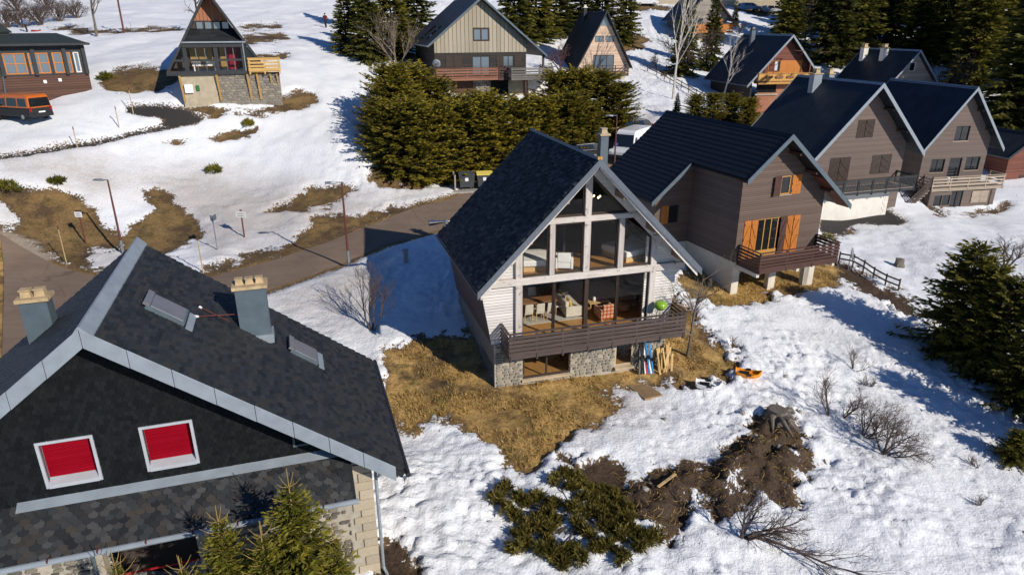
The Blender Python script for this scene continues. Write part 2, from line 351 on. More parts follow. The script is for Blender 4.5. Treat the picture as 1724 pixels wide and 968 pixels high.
# ---------------------------------------------------------------- mesh helpers
class MB:
    def __init__(s): s.v = []; s.f = []; s.t = []
    def add(s, vs, fs, tint=None):
        k = len(s.v); s.v += [tuple(map(float, p)) for p in vs]; s.f += [tuple(i+k for i in f) for f in fs]
        if tint is not None: s.t += [tint]*len(vs)
        return s
    def box(s, a, b, tint=None):
        (x0, y0, z0), (x1, y1, z1) = a, b
        if x0 > x1: x0, x1 = x1, x0
        if y0 > y1: y0, y1 = y1, y0
        if z0 > z1: z0, z1 = z1, z0
        return s.add([(x0, y0, z0), (x1, y0, z0), (x1, y1, z0), (x0, y1, z0), (x0, y0, z1), (x1, y0, z1), (x1, y1, z1), (x0, y1, z1)],
                     [(0, 3, 2, 1), (4, 5, 6, 7), (0, 1, 5, 4), (1, 2, 6, 5), (2, 3, 7, 6), (3, 0, 4, 7)], tint)
    def extr(s, pts, vec, tint=None):
        n = len(pts); vec = np.array(vec, float); P = [np.array(p, float) for p in pts]
        nrm = sum((np.cross(P[i]-P[0], P[(i+1) % n]-P[0]) for i in range(1, n-1)), np.zeros(3))
        if nrm@vec > 0: P = P[::-1]
        Q = [p+vec for p in P]
        return s.add(P+Q, [tuple(range(n)), tuple(range(2*n-1, n-1, -1))]+[(i, i+n, (i+1) % n+n, (i+1) % n) for i in range(n)], tint)
    def plate(s, pts, th, tint=None):
        P = [np.array(p, float) for p in pts]; n = np.cross(P[1]-P[0], P[2]-P[0]); n /= np.linalg.norm(n)
        if n[2] < 0: n = -n
        return s.extr(P, -n*th, tint)
    def bar(s, p, q, w, h, up=(0, 0, 1), tint=None):
        p = np.array(p, float); q = np.array(q, float); d = q-p; d /= np.linalg.norm(d)
        a = np.cross(d, up)
        if np.linalg.norm(a) < 1e-5: a = np.cross(d, (0, 1, 0))
        a /= np.linalg.norm(a); b = np.cross(a, d)
        c = [p-a*w/2-b*h/2, p+a*w/2-b*h/2, p+a*w/2+b*h/2, p-a*w/2+b*h/2]
        return s.extr(c, q-p, tint)
    def tube(s, pts, rad, n=8, cap=True, tint=None):
        pts = [(float(p[0]), float(p[1]), float(p[2])) for p in pts]
        if not hasattr(rad, '__len__'): rad = [rad]*len(pts)
        V = []; m = len(pts); cs = [(math.cos(2*math.pi*k/n), math.sin(2*math.pi*k/n)) for k in range(n)]
        for i, p in enumerate(pts):
            q0 = pts[max(i-1, 0)]; q1 = pts[min(i+1, m-1)]; x, y, z = q1[0]-q0[0], q1[1]-q0[1], q1[2]-q0[2]; l = math.sqrt(x*x+y*y+z*z)+1e-12; x /= l; y /= l; z /= l
            if abs(z) < .9: l = math.hypot(x, y) or 1e-9; a = (y/l, -x/l, 0.0)
            else: l = math.hypot(y, z) or 1e-9; a = (0.0, z/l, -y/l)
            b = (y*a[2]-z*a[1], z*a[0]-x*a[2], x*a[1]-y*a[0]); r_ = rad[i]
            V += [(p[0]+(a[0]*c+b[0]*e)*r_, p[1]+(a[1]*c+b[1]*e)*r_, p[2]+(a[2]*c+b[2]*e)*r_) for c, e in cs]
        Fc = [(i*n+k, i*n+(k+1) % n, (i+1)*n+(k+1) % n, (i+1)*n+k) for i in range(m-1) for k in range(n)]
        if cap: Fc += [tuple(range(n))[::-1], tuple(range((m-1)*n, m*n))]
        return s.add(V, Fc, tint)
    def lathe(s, prof, c=(0, 0, 0), n=16, tint=None):
        V = [(c[0]+r*math.cos(2*math.pi*k/n), c[1]+r*math.sin(2*math.pi*k/n), c[2]+z) for r, z in prof for k in range(n)]; m = len(prof)
        Fc = [(i*n+k, i*n+(k+1) % n, (i+1)*n+(k+1) % n, (i+1)*n+k) for i in range(m-1) for k in range(n)]
        return s.add(V, Fc+[tuple(range(n))[::-1], tuple(range((m-1)*n, m*n))], tint)
    def mesh(s, name, dz=0):
        m = bpy.data.meshes.new(name); m.from_pydata([(a, b, c-dz) for a, b, c in s.v] if dz else s.v, [], s.f); m.update()
        if len(s.t) == len(s.v) and s.t:
            at = m.attributes.new('tint', 'FLOAT', 'POINT'); at.data.foreach_set('value', np.array(s.t, 'f'))
        return m
def obj(name, mesh, mat=None, parent=None):
    o = bpy.data.objects.new(name, mesh); C.objects.link(o)
    if mat is not None and mesh is not None and not mesh.materials: mesh.materials.append(M[mat] if isinstance(mat, str) else mat)
    if parent is not None: o.parent = parent
    return o
def smooth(o):
    o.data.polygons.foreach_set('use_smooth', [True]*len(o.data.polygons)); return o
def bevel(o, w=.01, seg=2):
    b = o.modifiers.new('bevel', 'BEVEL'); b.width = w; b.segments = seg; b.limit_method = 'ANGLE'; return o
def tag(o, label, cat, group=None):
    o['label'] = label; o['category'] = cat
    if group: o['group'] = group
    return o
def thing(name, label, cat, loc=(0, 0, 0), rz=0, group=None):
    o = bpy.data.objects.new(name, None); C.objects.link(o); o.location = tuple(map(float, loc)); o.rotation_euler = (0, 0, rz); o.empty_display_size = .3
    return tag(o, label, cat, group)
def struct(o): o['kind'] = 'structure'; return o
def copy_tree(o, parent=None):
    c = o.copy(); C.objects.link(c); c.parent = parent
    for ch in [x for x in o.children]: copy_tree(ch, c)
    return c
def pydata(name, V, Fc, tint=None):
    m = bpy.data.meshes.new(name); V = np.asarray(V, 'f'); Fc = np.asarray(Fc, 'i'); k = Fc.shape[1]
    m.vertices.add(len(V)); m.vertices.foreach_set('co', V.ravel()); m.loops.add(Fc.size); m.loops.foreach_set('vertex_index', Fc.ravel())
    m.polygons.add(len(Fc)); m.polygons.foreach_set('loop_start', np.arange(0, Fc.size, k, dtype='i')); m.polygons.foreach_set('loop_total', np.full(len(Fc), k, 'i')); m.update(calc_edges=True)
    if tint is not None: a = m.attributes.new('tint', 'FLOAT', 'POINT'); a.data.foreach_set('value', np.asarray(tint, 'f'))
    return m
# ---------------------------------------------------------------- ground: where the snow has gone, measured on the photograph
GRASS = [
 [(640,590),(645,640),(650,700),(668,730),(690,735),(720,712),(745,712),(775,725),(800,740),(828,755),(845,785),(880,790),(915,775),(948,768),(955,745),(985,725),(1010,715),(1045,690),(1040,670),(1018,660),(1060,652),(1090,650),(1130,640),(1160,655),(1195,660),(1200,642),(1225,640),(1240,602),(1215,580),(1190,560),(1165,540),(1140,500),(840,500),(780,560),(700,568)],
 [(1140,470),(1160,440),(1235,470),(1260,450),(1400,430),(1424,465),(1415,480),(1390,490),(1340,496),(1303,497),(1277,511),(1260,519),(1225,521),(1190,514),(1160,503),(1145,490)],
 [(-40,290),(0,305),(40,320),(110,318),(150,345),(160,365),(172,382),(200,395),(207,410),(215,380),(235,380),(265,355),(268,345),(240,335),(232,325),(255,318),(290,325),(290,335),(315,355),(332,370),(345,390),(325,405),(300,425),(270,440),(230,455),(165,462),(120,450),(80,425),(30,400),(0,385),(-40,360)],
 [(330,468),(336,452),(365,445),(380,440),(397,447),(400,435),(420,430),(458,420),(470,415),(520,388),(530,368),(560,362),(600,365),(620,355),(660,350),(690,345),(703,342),(705,348),(640,372),(560,406),(460,440),(350,466)],
 [(456,355),(500,335),(520,320),(575,312),(605,318),(590,330),(560,345),(530,355),(490,360)],
 [(620,304),(640,275),(680,255),(770,270),(815,295),(800,318),(770,308),(720,316),(680,320),(640,316)],
 [(165,132),(200,118),(250,112),(285,120),(300,135),(280,150),(240,160),(200,160),(175,150)],
 [(75,50),(120,46),(170,52),(310,46),(310,56),(240,57),(170,60),(100,56)], [(395,45),(470,40),(475,50),(400,53)], [(405,62),(480,57),(488,68),(440,73),(408,73)], [(425,94),(492,91),(482,102),(440,106)],
 [(300,178),(350,200),(400,196),(480,190),(538,176),(530,160),(500,155),(472,165),(470,180),(380,185),(310,178)],
 [(275,240),(300,235),(322,240),(300,249)], [(345,230),(385,222),(432,214),(432,228),(390,241),(360,238)],
 [(1383,390),(1430,384),(1438,392),(1405,401),(1383,401)], [(1040,55),(1085,60),(1095,70),(1060,80),(1030,75)], [(1030,60),(1060,64),(1090,68),(1080,84),(1040,90)],
 [(1230,8),(1310,8),(1312,22),(1280,30),(1240,18)], [(1060,9),(1130,11),(1125,20),(1060,17)], [(1110,118),(1135,122),(1132,130),(1112,128)],
 [(1555,343),(1600,362),(1592,369),(1570,360)], [(1595,362),(1670,352),(1695,340),(1706,350),(1680,360),(1620,366)], [(1195,195),(1300,180),(1300,230),(1200,220)],
]
MUD = [
 [(1300,690),(1325,703),(1345,740),(1362,775),(1355,790),(1338,798),(1322,808),(1346,832),(1336,846),(1290,832),(1250,825),(1240,852),(1226,876),(1200,855),(1180,842),(1160,850),(1162,885),(1125,906),(1108,895),(1060,885),(1045,850),(1050,828),(1075,820),(1110,815),(1130,795),(1160,792),(1190,800),(1205,785),(1235,760),(1260,735),(1272,718),(1285,700)],
 [(1415,446),(1450,468),(1490,488),(1528,505),(1536,535),(1518,528),(1480,502),(1440,482),(1420,470)],
 [(642,915),(662,930),(680,955),(684,985),(636,985)],
 [(960,780),(1030,790),(1062,830),(1062,880),(1010,860),(985,820)],
]
SNOWHOLE = [[(-40,335),(0,342),(25,350),(38,370),(35,386),(0,378),(-40,365)], [(150,420),(205,415),(215,430),(200,444),(160,456),(143,440)], [(372,192),(400,183),(436,184),(420,190),(390,193)],
            [(1218,812),(1232,806),(1240,818),(1228,836)], [(1165,846),(1180,835),(1196,850),(1180,868)], [(1325,770),(1336,772),(1334,782),(1326,780)]]
ASPH = [[(212,181),(260,178),(310,182),(347,200),(330,212),(280,220),(225,232),(165,247),(100,258),(60,264),(-30,274),(-30,268),(80,252),(160,239),(230,223),(275,212),(272,202),(240,197),(213,192)],
        [(1380,368),(1490,352),(1527,374),(1510,381),(1440,377),(1425,386),(1420,396),(1380,392)]]
DIRTY = [[(430,490),(560,445),(650,415),(660,470),(620,560),(560,560),(480,545)], [(180,290),(330,280),(560,320),(700,320),(760,330),(560,395),(350,450),(330,400),(250,330)], [(0,260),(120,250),(200,280),(250,320),(160,350),(100,318),(0,300)], [(0,335),(45,345),(45,390),(0,385)], [(140,415),(215,410),(215,460),(140,460)], [(1030,190),(1110,190),(1110,240),(1040,240)], [(1010,650),(1120,655),(1100,690),(1000,740),(960,750)], [(645,690),(700,735),(660,760)]]
GRAVEL = [[(-20,380),(25,392),(65,418),(90,440),(75,450),(40,425),(0,402),(-20,395)]]
ROAD_UP = [(-140,330),(-60,362),(0,392),(60,428),(99,447),(162,464),(250,474),(350,467),(463,437),(560,404),(584,394),(644,371),(699,349),(755,335),(800,318),(850,296),(930,262),(1010,232),(1075,208)]
ROAD_LO = [(-300,1100),(-100,800),(0,720),(100,650),(180,606),(260,566),(340,528),(400,506),(454,488),(500,472),(560,451),(600,433),(649,413),(700,399),(742,386),(800,366),(880,345),(990,315),(1090,270)]
def sdpoly(X, Y, poly):
    P = np.array(poly, float); n = len(P); D = np.full(X.shape, 1e9); inside = np.zeros(X.shape, bool)
    for i in range(n):
        a, b = P[i], P[(i+1) % n]; e = b-a; wx = X-a[0]; wy = Y-a[1]
        t = np.clip((wx*e[0]+wy*e[1])/(e@e), 0, 1); D = np.minimum(D, (wx-t*e[0])**2+(wy-t*e[1])**2)
        c = ((a[1] <= Y) & (b[1] > Y)) | ((b[1] <= Y) & (a[1] > Y))
        with np.errstate(divide='ignore', invalid='ignore'): xi = a[0]+(Y-a[1])/(b[1]-a[1])*e[0]
        inside ^= c & (X < xi)
    return np.where(inside, 1, -1)*np.sqrt(D)
def field(polys, X, Y, mpp, width, warp=None):
    out = np.full(X.shape, -9.0)
    for p in polys:
        q = np.array(p); m = 60; sel = (X > q[:, 0].min()-m) & (X < q[:, 0].max()+m) & (Y > q[:, 1].min()-m) & (Y < q[:, 1].max()+m)
        if sel.any(): out[sel] = np.maximum(out[sel], sdpoly(X[sel], Y[sel], p)*mpp[sel]/width)
    return out
def sstep(a, b, x): t = np.clip((x-a)/(b-a), 0, 1); return t*t*(3-2*t)

gx = [8.0]; st = .125
while gx[-1] < 150: gx.append(gx[-1]+st); st = .125 if gx[-1] < 24 else min(st*1.02, 1.6)
gl = [8.0]; st = .125
while gl[-1] > -150: gl.append(gl[-1]-st); st = .125 if gl[-1] > -9 else min(st*1.02, 1.6)
GX = np.array(gl[::-1][:-1]+gx)
gy = [-12.0]
while gy[-1] < 330:
    y = gy[-1]; gy.append(y + (.9 if y < 13 else max(.115, .0048*y) if y < 140 else .0048*y*(1+(y-140)/40)))
GY = np.array(gy)
XX, YY = np.meshgrid(GX, GY); H = h0(XX, YY)
PXX, PYY, DEP = project(np.stack([XX, YY, H], -1).reshape(-1, 3)); PXX = PXX.reshape(XX.shape); PYY = PYY.reshape(XX.shape); DEP = DEP.reshape(XX.shape)
MPP = np.clip(DEP, 5, 200)/F_PX
front = DEP > 6
wx = fbm(XX*1.1, YY*1.1, 3, 4); wy = fbm(XX*1.1+40, YY*1.1, 9, 4)
rg_ = fbm(XX*3.1, YY*3.1, 13, 2); rh_ = fbm(XX*3.1+9, YY*3.1, 17, 2); WX = PXX + (wx*.7+rg_*.55)/MPP; WY = PYY + (wy*.5+rh_*.42)/MPP
bare = field(GRASS, WX, WY, MPP, .5); mud = field(MUD, WX, WY, MPP, .5)+.35; hole = field(SNOWHOLE, WX, WY, MPP, .5)
asph = field(ASPH, PXX+wx*.2/MPP, PYY+wy*.15/MPP, MPP, .5); grav = field(GRAVEL, WX, WY, MPP, .5)
dirty = field(DIRTY, WX, WY, MPP, 2.2)
road = field([ROAD_UP+ROAD_LO[::-1]], PXX, PYY, MPP, 1.0)
for a in (bare, mud, hole, asph, dirty, road, grav): a[~front] = -9
mudm = np.maximum(sstep(-.5, .5, mud), .62*sstep(-.6, .4, field(GRASS[2:], WX, WY, MPP, .5))); asm = sstep(-.25, .25, asph); grm = sstep(-.5, .5, grav)
bare_sd = np.minimum(np.maximum(np.maximum(bare, mud), np.maximum(asph, grav)), -hole)
bare_sd = np.maximum(bare_sd, road/.5+.5)
bare_v = np.clip(.5+.5*bare_sd, 0, 1)
snow = 1-sstep(-.55, .25, bare_sd)
near = sstep(75, 30, YY)
lump = np.sqrt(np.abs(fbm(XX*1.35+wx*.5, YY*1.7+wy*.5, 21, 2)))*.17 - .08 + np.abs(vnoise(XX*3.1+wx, YY*3.6, 33))*.17 + np.abs(vnoise(XX*5.3, YY*5.7+wx, 35))*.10
lump = lump*(.6+.4*near) * (.35+1.25*sstep(-.25, .3, fbm(XX*.16, YY*.16, 5, 3)))
waves = fbm(XX*.3, YY*.3, 41, 4)*.36
Z = H + snow*(.17 + lump) + waves*np.clip(1-sstep(-1, .3, road), 0, 1)*snow
Z += (1-snow)*(fbm(XX*1.6, YY*1.6, 55, 3)*.10 + fbm(XX*5, YY*5, 57, 2)*.05)*(1-asm)*(1-sstep(-.3, .1, road))
mound = sstep(-1.2, 1.6, field(MUD[:1], PXX, PYY, MPP, .5)); mound[~front] = 0
Z += mound*(.42+fbm(XX*2.2, YY*2.2, 61, 3)*.5)
# trodden tracks across the snow
def dimples(px, step=.38, side=.14, r=.14, dep=.085):
    P = np.array([hit(*q)[:2] for q in px]); L = np.r_[0, np.cumsum(np.hypot(*np.diff(P, axis=0).T))]; k = 0; s = 0
    while s < L[-1]:
        x = np.interp(s, L, P[:, 0]); y = np.interp(s, L, P[:, 1]); x2 = np.interp(min(s+.1, L[-1]), L, P[:, 0]); y2 = np.interp(min(s+.1, L[-1]), L, P[:, 1])
        d = np.array([x2-x, y2-y]); d /= np.linalg.norm(d)+1e-9; sg = 1 if k % 2 else -1
        x += -d[1]*side*sg + random.uniform(-.12, .12); y += d[0]*side*sg + random.uniform(-.12, .12)
        i0, i1 = np.searchsorted(GX, [x-.6, x+.6]); j0, j1 = np.searchsorted(GY, [y-.6, y+.6]); sl = (slice(j0, j1), slice(i0, i1))
        q = ((XX[sl]-x)**2+(YY[sl]-y)**2)/r**2; Z[sl] -= dep*np.exp(-q)*snow[sl] - .03*np.exp(-(np.sqrt(q)-1.6)**2*3)*snow[sl]
        s += step*random.uniform(.6, 1.6)*(3 if random.random() < .15 else 1); k += 1
dimples([(1375,560),(1430,600),(1480,650),(1540,700),(1600,770),(1680,850)]); dimples([(1400,560),(1460,610),(1520,670),(1600,730),(1700,800)], .42)
dimples([(1180,540),(1240,590),(1300,640),(1360,690)]); dimples([(1000,720),(1080,700),(1150,690),(1220,660)], .4); dimples([(700,968),(680,900),(700,830),(760,790),(860,800)], .4)
dimples([(1340,560),(1300,600),(1230,690),(1150,740),(1060,770)], .36); dimples([(1440,840),(1500,900),(1540,960)], .4); dimples([(420,330),(480,250),(520,160)], .5, .16, .2)
dimples([(560,250),(540,300),(520,350),(470,390)], .5, .16, .22); dimples([(620,140),(560,210),(470,235),(400,300)], .5, .16, .22); dimples([(1560,420),(1500,430),(1450,400),(1540,375)], .45); dimples([(1130,560),(1190,600),(1240,650),(1290,640),(1380,560)], .38); pass
# the ground drops a little under the road sheet
Z -= .10*sstep(-.2, .25, road)
ny, nx = XX.shape
idx = np.arange(ny*nx).reshape(ny, nx)
FQ = np.stack([idx[:-1, :-1], idx[:-1, 1:], idx[1:, 1:], idx[1:, :-1]], -1).reshape(-1, 4)
gm = pydata('ground', np.stack([XX, YY, Z], -1).reshape(-1, 3), FQ)
for nm, a in (('bare', bare_v), ('mud', mudm), ('asphalt', asm), ('dirt', np.clip(.5+.5*dirty, 0, 1)), ('gravel', grm)):
    at = gm.attributes.new(nm, 'FLOAT', 'POINT'); at.data.foreach_set('value', a.astype('f').ravel())
s = newmat('ground')
P = s.geo()
n1 = s.noise(P, 1.1, 6, .6); n2 = s.noise(P, 6, 5, .6); n3 = s.noise(P, 28, 4); n5 = s.noise(P, 10, 4, .6); n4 = s.noise(P, .25, 3)
b = s.attr('bare').outputs['Fac']; md = s.attr('mud').outputs['Fac']; asx = s.attr('asphalt').outputs['Fac']; dt = s.attr('dirt').outputs['Fac']; gv = s.attr('gravel').outputs['Fac']
e = s.math('ADD', b, s.math('MULTIPLY', s.math('SUBTRACT', n2, .5), .95))
e = s.math('ADD', e, s.math('MULTIPLY', s.math('SUBTRACT', n5, .5), .6))
fb = s.ramp(e, [(.44, (0, 0, 0)), (.53, (1, 1, 1))])
snowc = s.ramp(n1, [(.3, (.75, .78, .82)), (.7, (.84, .855, .872))])
dd = s.math('MULTIPLY', dt, s.math('MULTIPLY', s.math('ADD', n1, n2), .8)); snowc = s.mix(s.ramp(dd, [(.22, (0, 0, 0)), (.72, (.7, .7, .7))]), snowc, (.43, .375, .33))
spk = s.ramp(s.noise(P, 13, 5, .75), [(.64, (0, 0, 0)), (.72, (.8, .8, .8))]); snowc = s.mix(s.math('MULTIPLY', spk, s.math('ADD', dt, .22)), snowc, (.20, .15, .11))
gr = s.ramp(s.math('ADD', s.math('MULTIPLY', n2, .6), s.math('MULTIPLY', n1, .45)), [(.28, (.14, .084, .027)), (.5, (.46, .29, .10)), (.75, (.70, .48, .20))])
mdc = s.ramp(s.math('ADD', s.math('MULTIPLY', n3, .5), s.math('MULTIPLY', n2, .5)), [(.3, (.022, .015, .010)), (.55, (.075, .050, .032)), (.78, (.15, .105, .065))])
asc = s.ramp(n3, [(.3, (.030, .028, .028)), (.7, (.055, .05, .048))]); gvc = s.ramp(n3, [(.3, (.20, .16, .12)), (.7, (.42, .36, .29))])
gr = s.mix(s.ramp(n4, [(.46, (0, 0, 0)), (.66, (.55, .55, .55))]), gr, s.ramp(n2, [(.3, (.045, .03, .010)), (.7, (.17, .105, .035))])); gr = s.mix(s.ramp(s.noise(P, .7, 4), [(.56, (0, 0, 0)), (.66, (.6, .6, .6))]), gr, s.ramp(n2, [(.3, (.05, .055, .012)), (.7, (.16, .15, .03))])); gr = s.mix(s.math('MULTIPLY', s.ramp(b, [(.60, (1, 1, 1)), (.95, (0, 0, 0))]), .75), gr, s.ramp(n2, [(.3, (.05, .030, .013)), (.7, (.16, .095, .04))])); gr = s.mix(s.ramp(s.noise(P, .45, 5, .65), [(.5, (0, 0, 0)), (.62, (.75, .75, .75))]), gr, mdc); gr = s.mix(md, gr, mdc); gr = s.mix(gv, gr, gvc); gr = s.mix(asx, gr, asc)
c = s.mix(fb, snowc, gr)
nb = s.bump(s.math('ADD', s.math('MULTIPLY', n2, 1.0), s.math('MULTIPLY', n5, .7)), .75, .075); s.out(c, .75, nb, .2)
ground = obj('ground', gm, 'ground'); smooth(ground); struct(ground)
def hg(x, y):
    """height of the finished ground sheet (nearest sample)"""
    i = np.clip(np.searchsorted(GX, x), 1, len(GX)-1); j = np.clip(np.searchsorted(GY, y), 1, len(GY)-1)
    tx = (x-GX[i-1])/(GX[i]-GX[i-1]); ty = (y-GY[j-1])/(GY[j]-GY[j-1])
    return float((Z[j-1, i-1]*(1-tx)+Z[j-1, i]*tx)*(1-ty)+(Z[j, i-1]*(1-tx)+Z[j, i]*tx)*ty)
def gp(px, py):
    p = hit(px, py, .1); return np.array([p[0], p[1], hg(p[0], p[1])])
# ---- road sheet
def resample(px, n):
    P = np.array([hit(*q)[:2] for q in px]); L = np.r_[0, np.cumsum(np.hypot(*np.diff(P, axis=0).T))]; t = np.linspace(0, L[-1], n)
    return np.c_[np.interp(t, L, P[:, 0]), np.interp(t, L, P[:, 1])]
A = resample(ROAD_UP[2:], 260); B = resample(ROAD_LO[2:], 260)
nc = 13; V = []
for k in range(nc): t = k/(nc-1); V.append(A*(1-t)+B*t)
V = np.stack(V, 1); zz = h0(V[..., 0], V[..., 1])+.03 - .05*np.abs(np.linspace(-1, 1, nc))[None]**2
V = np.concatenate([V, zz[..., None]], -1); ii = np.arange(260*nc).reshape(260, nc)
rm = pydata('road', V.reshape(-1, 3), np.stack([ii[:-1, :-1], ii[1:, :-1], ii[1:, 1:], ii[:-1, 1:]], -1).reshape(-1, 4)[:, ::-1])
s = newmat('asphalt_road'); P = s.geo(); n1 = s.noise(P, .5, 5, .6); n2 = s.noise(P, 40, 3); n3 = s.noise(P, 1.6, 6, .7, (.5, 2.2, 1))
wv = s.node('ShaderNodeTexVoronoi', feature='DISTANCE_TO_EDGE'); wv.inputs['Scale'].default_value = .35
mp = s.node('ShaderNodeMix', data_type='VECTOR'); mp.inputs[0].default_value = .12; s.link(P, mp.inputs[4]); nn = s.node('ShaderNodeTexNoise'); nn.inputs['Scale'].default_value = 1.2; s.link(P, nn.inputs[0]); s.link(nn.outputs['Color'], mp.inputs[5]); s.link(mp.outputs[1], wv.inputs['Vector'])
c = s.ramp(s.math('ADD', s.math('MULTIPLY', n1, .6), s.math('MULTIPLY', n3, .4)), [(.3, (.185, .128, .088)), (.7, (.31, .222, .155))])
c = s.mix(.25, c, s.ramp(n2, [(.3, (.06, .05, .045)), (.7, (.2, .17, .15))])); c = s.mix(s.ramp(wv.outputs['Distance'], [(.0, (.45, .45, .45)), (.006, (0, 0, 0))]), c, (.03, .025, .02))
s.out(c, .9, s.bump(n2, .25, .02)); struct(smooth(obj('road', rm, 'asphalt_road')))
# ---- dry grass standing on the bare ground near the houses
N = 170000; gxs = RNG.uniform(-7, 24, N); gys = RNG.uniform(19, 45, N)
i = np.searchsorted(GX, gxs); j = np.searchsorted(GY, gys)
keep = (bare_v[j, i] > .7) & (fbm(gxs*.8, gys*.8, 71, 3) > -.05) & (mudm[j, i] < .5) & (asm[j, i] < .3) & (road[j, i] < -.5) & (RNG.random(N) < .8)
gxs, gys, i, j = gxs[keep], gys[keep], i[keep], j[keep]; gz = Z[j, i]-.02; n = len(gxs)
ang = RNG.uniform(0, 2*np.pi, n); ln = RNG.uniform(.06, .2, n); wd = RNG.uniform(.012, .035, n); tl = RNG.uniform(.2, 1.2, n); az2 = RNG.uniform(0, 2*np.pi, n)
dx = np.cos(ang)*wd; dy = np.sin(ang)*wd
tip = np.stack([gxs+np.cos(az2)*np.sin(tl)*ln, gys+np.sin(az2)*np.sin(tl)*ln, gz+np.cos(tl)*ln+.02], -1)
V = np.stack([np.stack([gxs-dx, gys-dy, gz], -1), np.stack([gxs+dx, gys+dy, gz], -1), tip], 1).reshape(-1, 3)
g = obj('dry_grass', pydata('dry_grass', V, np.arange(3*n).reshape(-1, 3), np.repeat(RNG.random(n), 3)), 'dry_grass'); tag(g, 'matted dry yellow grass on the bare ground around the two nearest chalets', 'grass'); g['kind'] = 'stuff'
# roots and sticks on the heap of earth
mb = MB(); N = 2600
xs = RNG.uniform(4, 13, N); ys = RNG.uniform(16, 27, N); i = np.searchsorted(GX, xs); j = np.searchsorted(GY, ys); k = mudm[j, i] > .7
for x, y, z in zip(xs[k], ys[k], Z[j, i][k]):
    a = random.uniform(0, 6.28); l = random.uniform(.08, .4); t = random.uniform(-.2, .7)
    mb.tube([(x, y, z), (x+math.cos(a)*l*.5, y+math.sin(a)*l*.5, z+.03+t*l*.5), (x+math.cos(a+.4)*l, y+math.sin(a+.4)*l, z+t*l)], [.012, .009, .004], 3, False, random.random())
g = obj('root_litter', mb.mesh('root_litter'), 'dry_grass'); tag(g, 'brown roots and sticks littering the heap of earth', 'litter'); g['kind'] = 'stuff'
# ---------------------------------------------------------------- house kit (house coordinates: u along the front, v going back, z up from the eave)
class House:
    def __init__(s, name, label, o, yaw, zg, cat='house', group=None):
        s.o = np.array(o, float); s.yaw = yaw; s.c, s.s = math.cos(yaw), math.sin(yaw); s.zg = zg
        s.root = thing(name, label, cat, (o[0], o[1], o[2]+zg), yaw, group)
    def loc(s, P): x, y, z = P[0]-s.o[0], P[1]-s.o[1], P[2]-s.o[2]; return np.array([s.c*x+s.s*y, -s.s*x+s.c*y, z])
    def wld(s, u, v, z): return np.array([s.o[0]+s.c*u-s.s*v, s.o[1]+s.s*u+s.c*v, s.o[2]+z])
    def _rd(s, px, py): d = ray(px, py); return np.array([s.c*d[0]+s.s*d[1], -s.s*d[0]+s.c*d[1], d[2]]), s.loc((0, 0, CAMZ))
    def lp(s, px, py, v): d, o = s._rd(px, py); t = (v-o[1])/d[1]; p = o+d*t; return p[0], p[2]
    def lz(s, px, py, z): d, o = s._rd(px, py); t = (z-o[2])/d[2]; p = o+d*t; return p[0], p[1]
    def onplane(s, px, py, P0, n): d, o = s._rd(px, py); n = np.array(n, float); t = ((np.array(P0)-o)@n)/(d@n); return o+d*t
    def part(s, mb, name, mat, parent=None): return obj(name, mb.mesh(name, s.zg), mat, parent or s.root)
    def rect(s, tl, br, v): u0, z1 = s.lp(*tl, v); u1, z0 = s.lp(*br, v); return u0, u1, z0, z1
def zat(top, u):
    for (a, za), (b, zb) in zip(top, top[1:]):
        if a-1e-9 <= u <= b+1e-9: return za+(zb-za)*(u-a)/(b-a)
    return top[-1][1]
def wall_front(mb, top, zb, v0, v1, holes=()):
    us = sorted({u for u, _ in top} | {min(max(x, top[0][0]), top[-1][0]) for h in holes for x in h[:2]})
    for a, b in zip(us, us[1:]):
        if b-a < 1e-4: continue
        m = .5*(a+b); z = zb
        for h in sorted([h for h in holes if h[0] < m < h[1]], key=lambda h: h[2]):
            if h[2] > z+1e-4: mb.extr([(a, v0, z), (b, v0, z), (b, v0, h[2]), (a, v0, h[2])], (0, v1-v0, 0))
            z = max(z, h[3])
        ta, tb = zat(top, a), zat(top, b)
        if max(ta, tb) > z+1e-4: mb.extr([(a, v0, z), (b, v0, z), (b, v0, max(tb, z)), (a, v0, max(ta, z))], (0, v1-v0, 0))
    return mb
def wall_side(mb, u0, u1, va, vb, zb, zt, holes=()):
    vs_ = sorted({va, vb} | {x for h in holes for x in h[:2]})
    for a, b in zip(vs_, vs_[1:]):
        m = .5*(a+b); z = zb
        for h in sorted([h for h in holes if h[0] < m < h[1]], key=lambda h: h[2]):
            if h[2] > z: mb.box((u0, a, z), (u1, b, h[2]))
            z = h[3]
        if zt > z: mb.box((u0, a, z), (u1, b, zt))
    return mb
def slope(h, name, e, r, v0, v1, th, mat, parent=None):
    mb = MB().plate([(e[0], v0, e[1]), (r[0], v0, r[1]), (r[0], v1, r[1]), (e[0], v1, e[1])], th); return h.part(mb, name, mat, parent)
def barge(h, a, b, v, dep, th, mat, parent, name='barge_board', up=.03):
    mb = MB().extr([(a[0], v, a[1]+up), (b[0], v, b[1]+up), (b[0], v, b[1]-dep), (a[0], v, a[1]-dep)], (0, -th, 0)); return h.part(mb, name, mat, parent)
def gutter(h, u, z, v0, v1, r, mat, parent): return h.part(MB().tube([(u, v0, z), (u, v1, z)], r, 8), 'gutter', mat, parent)
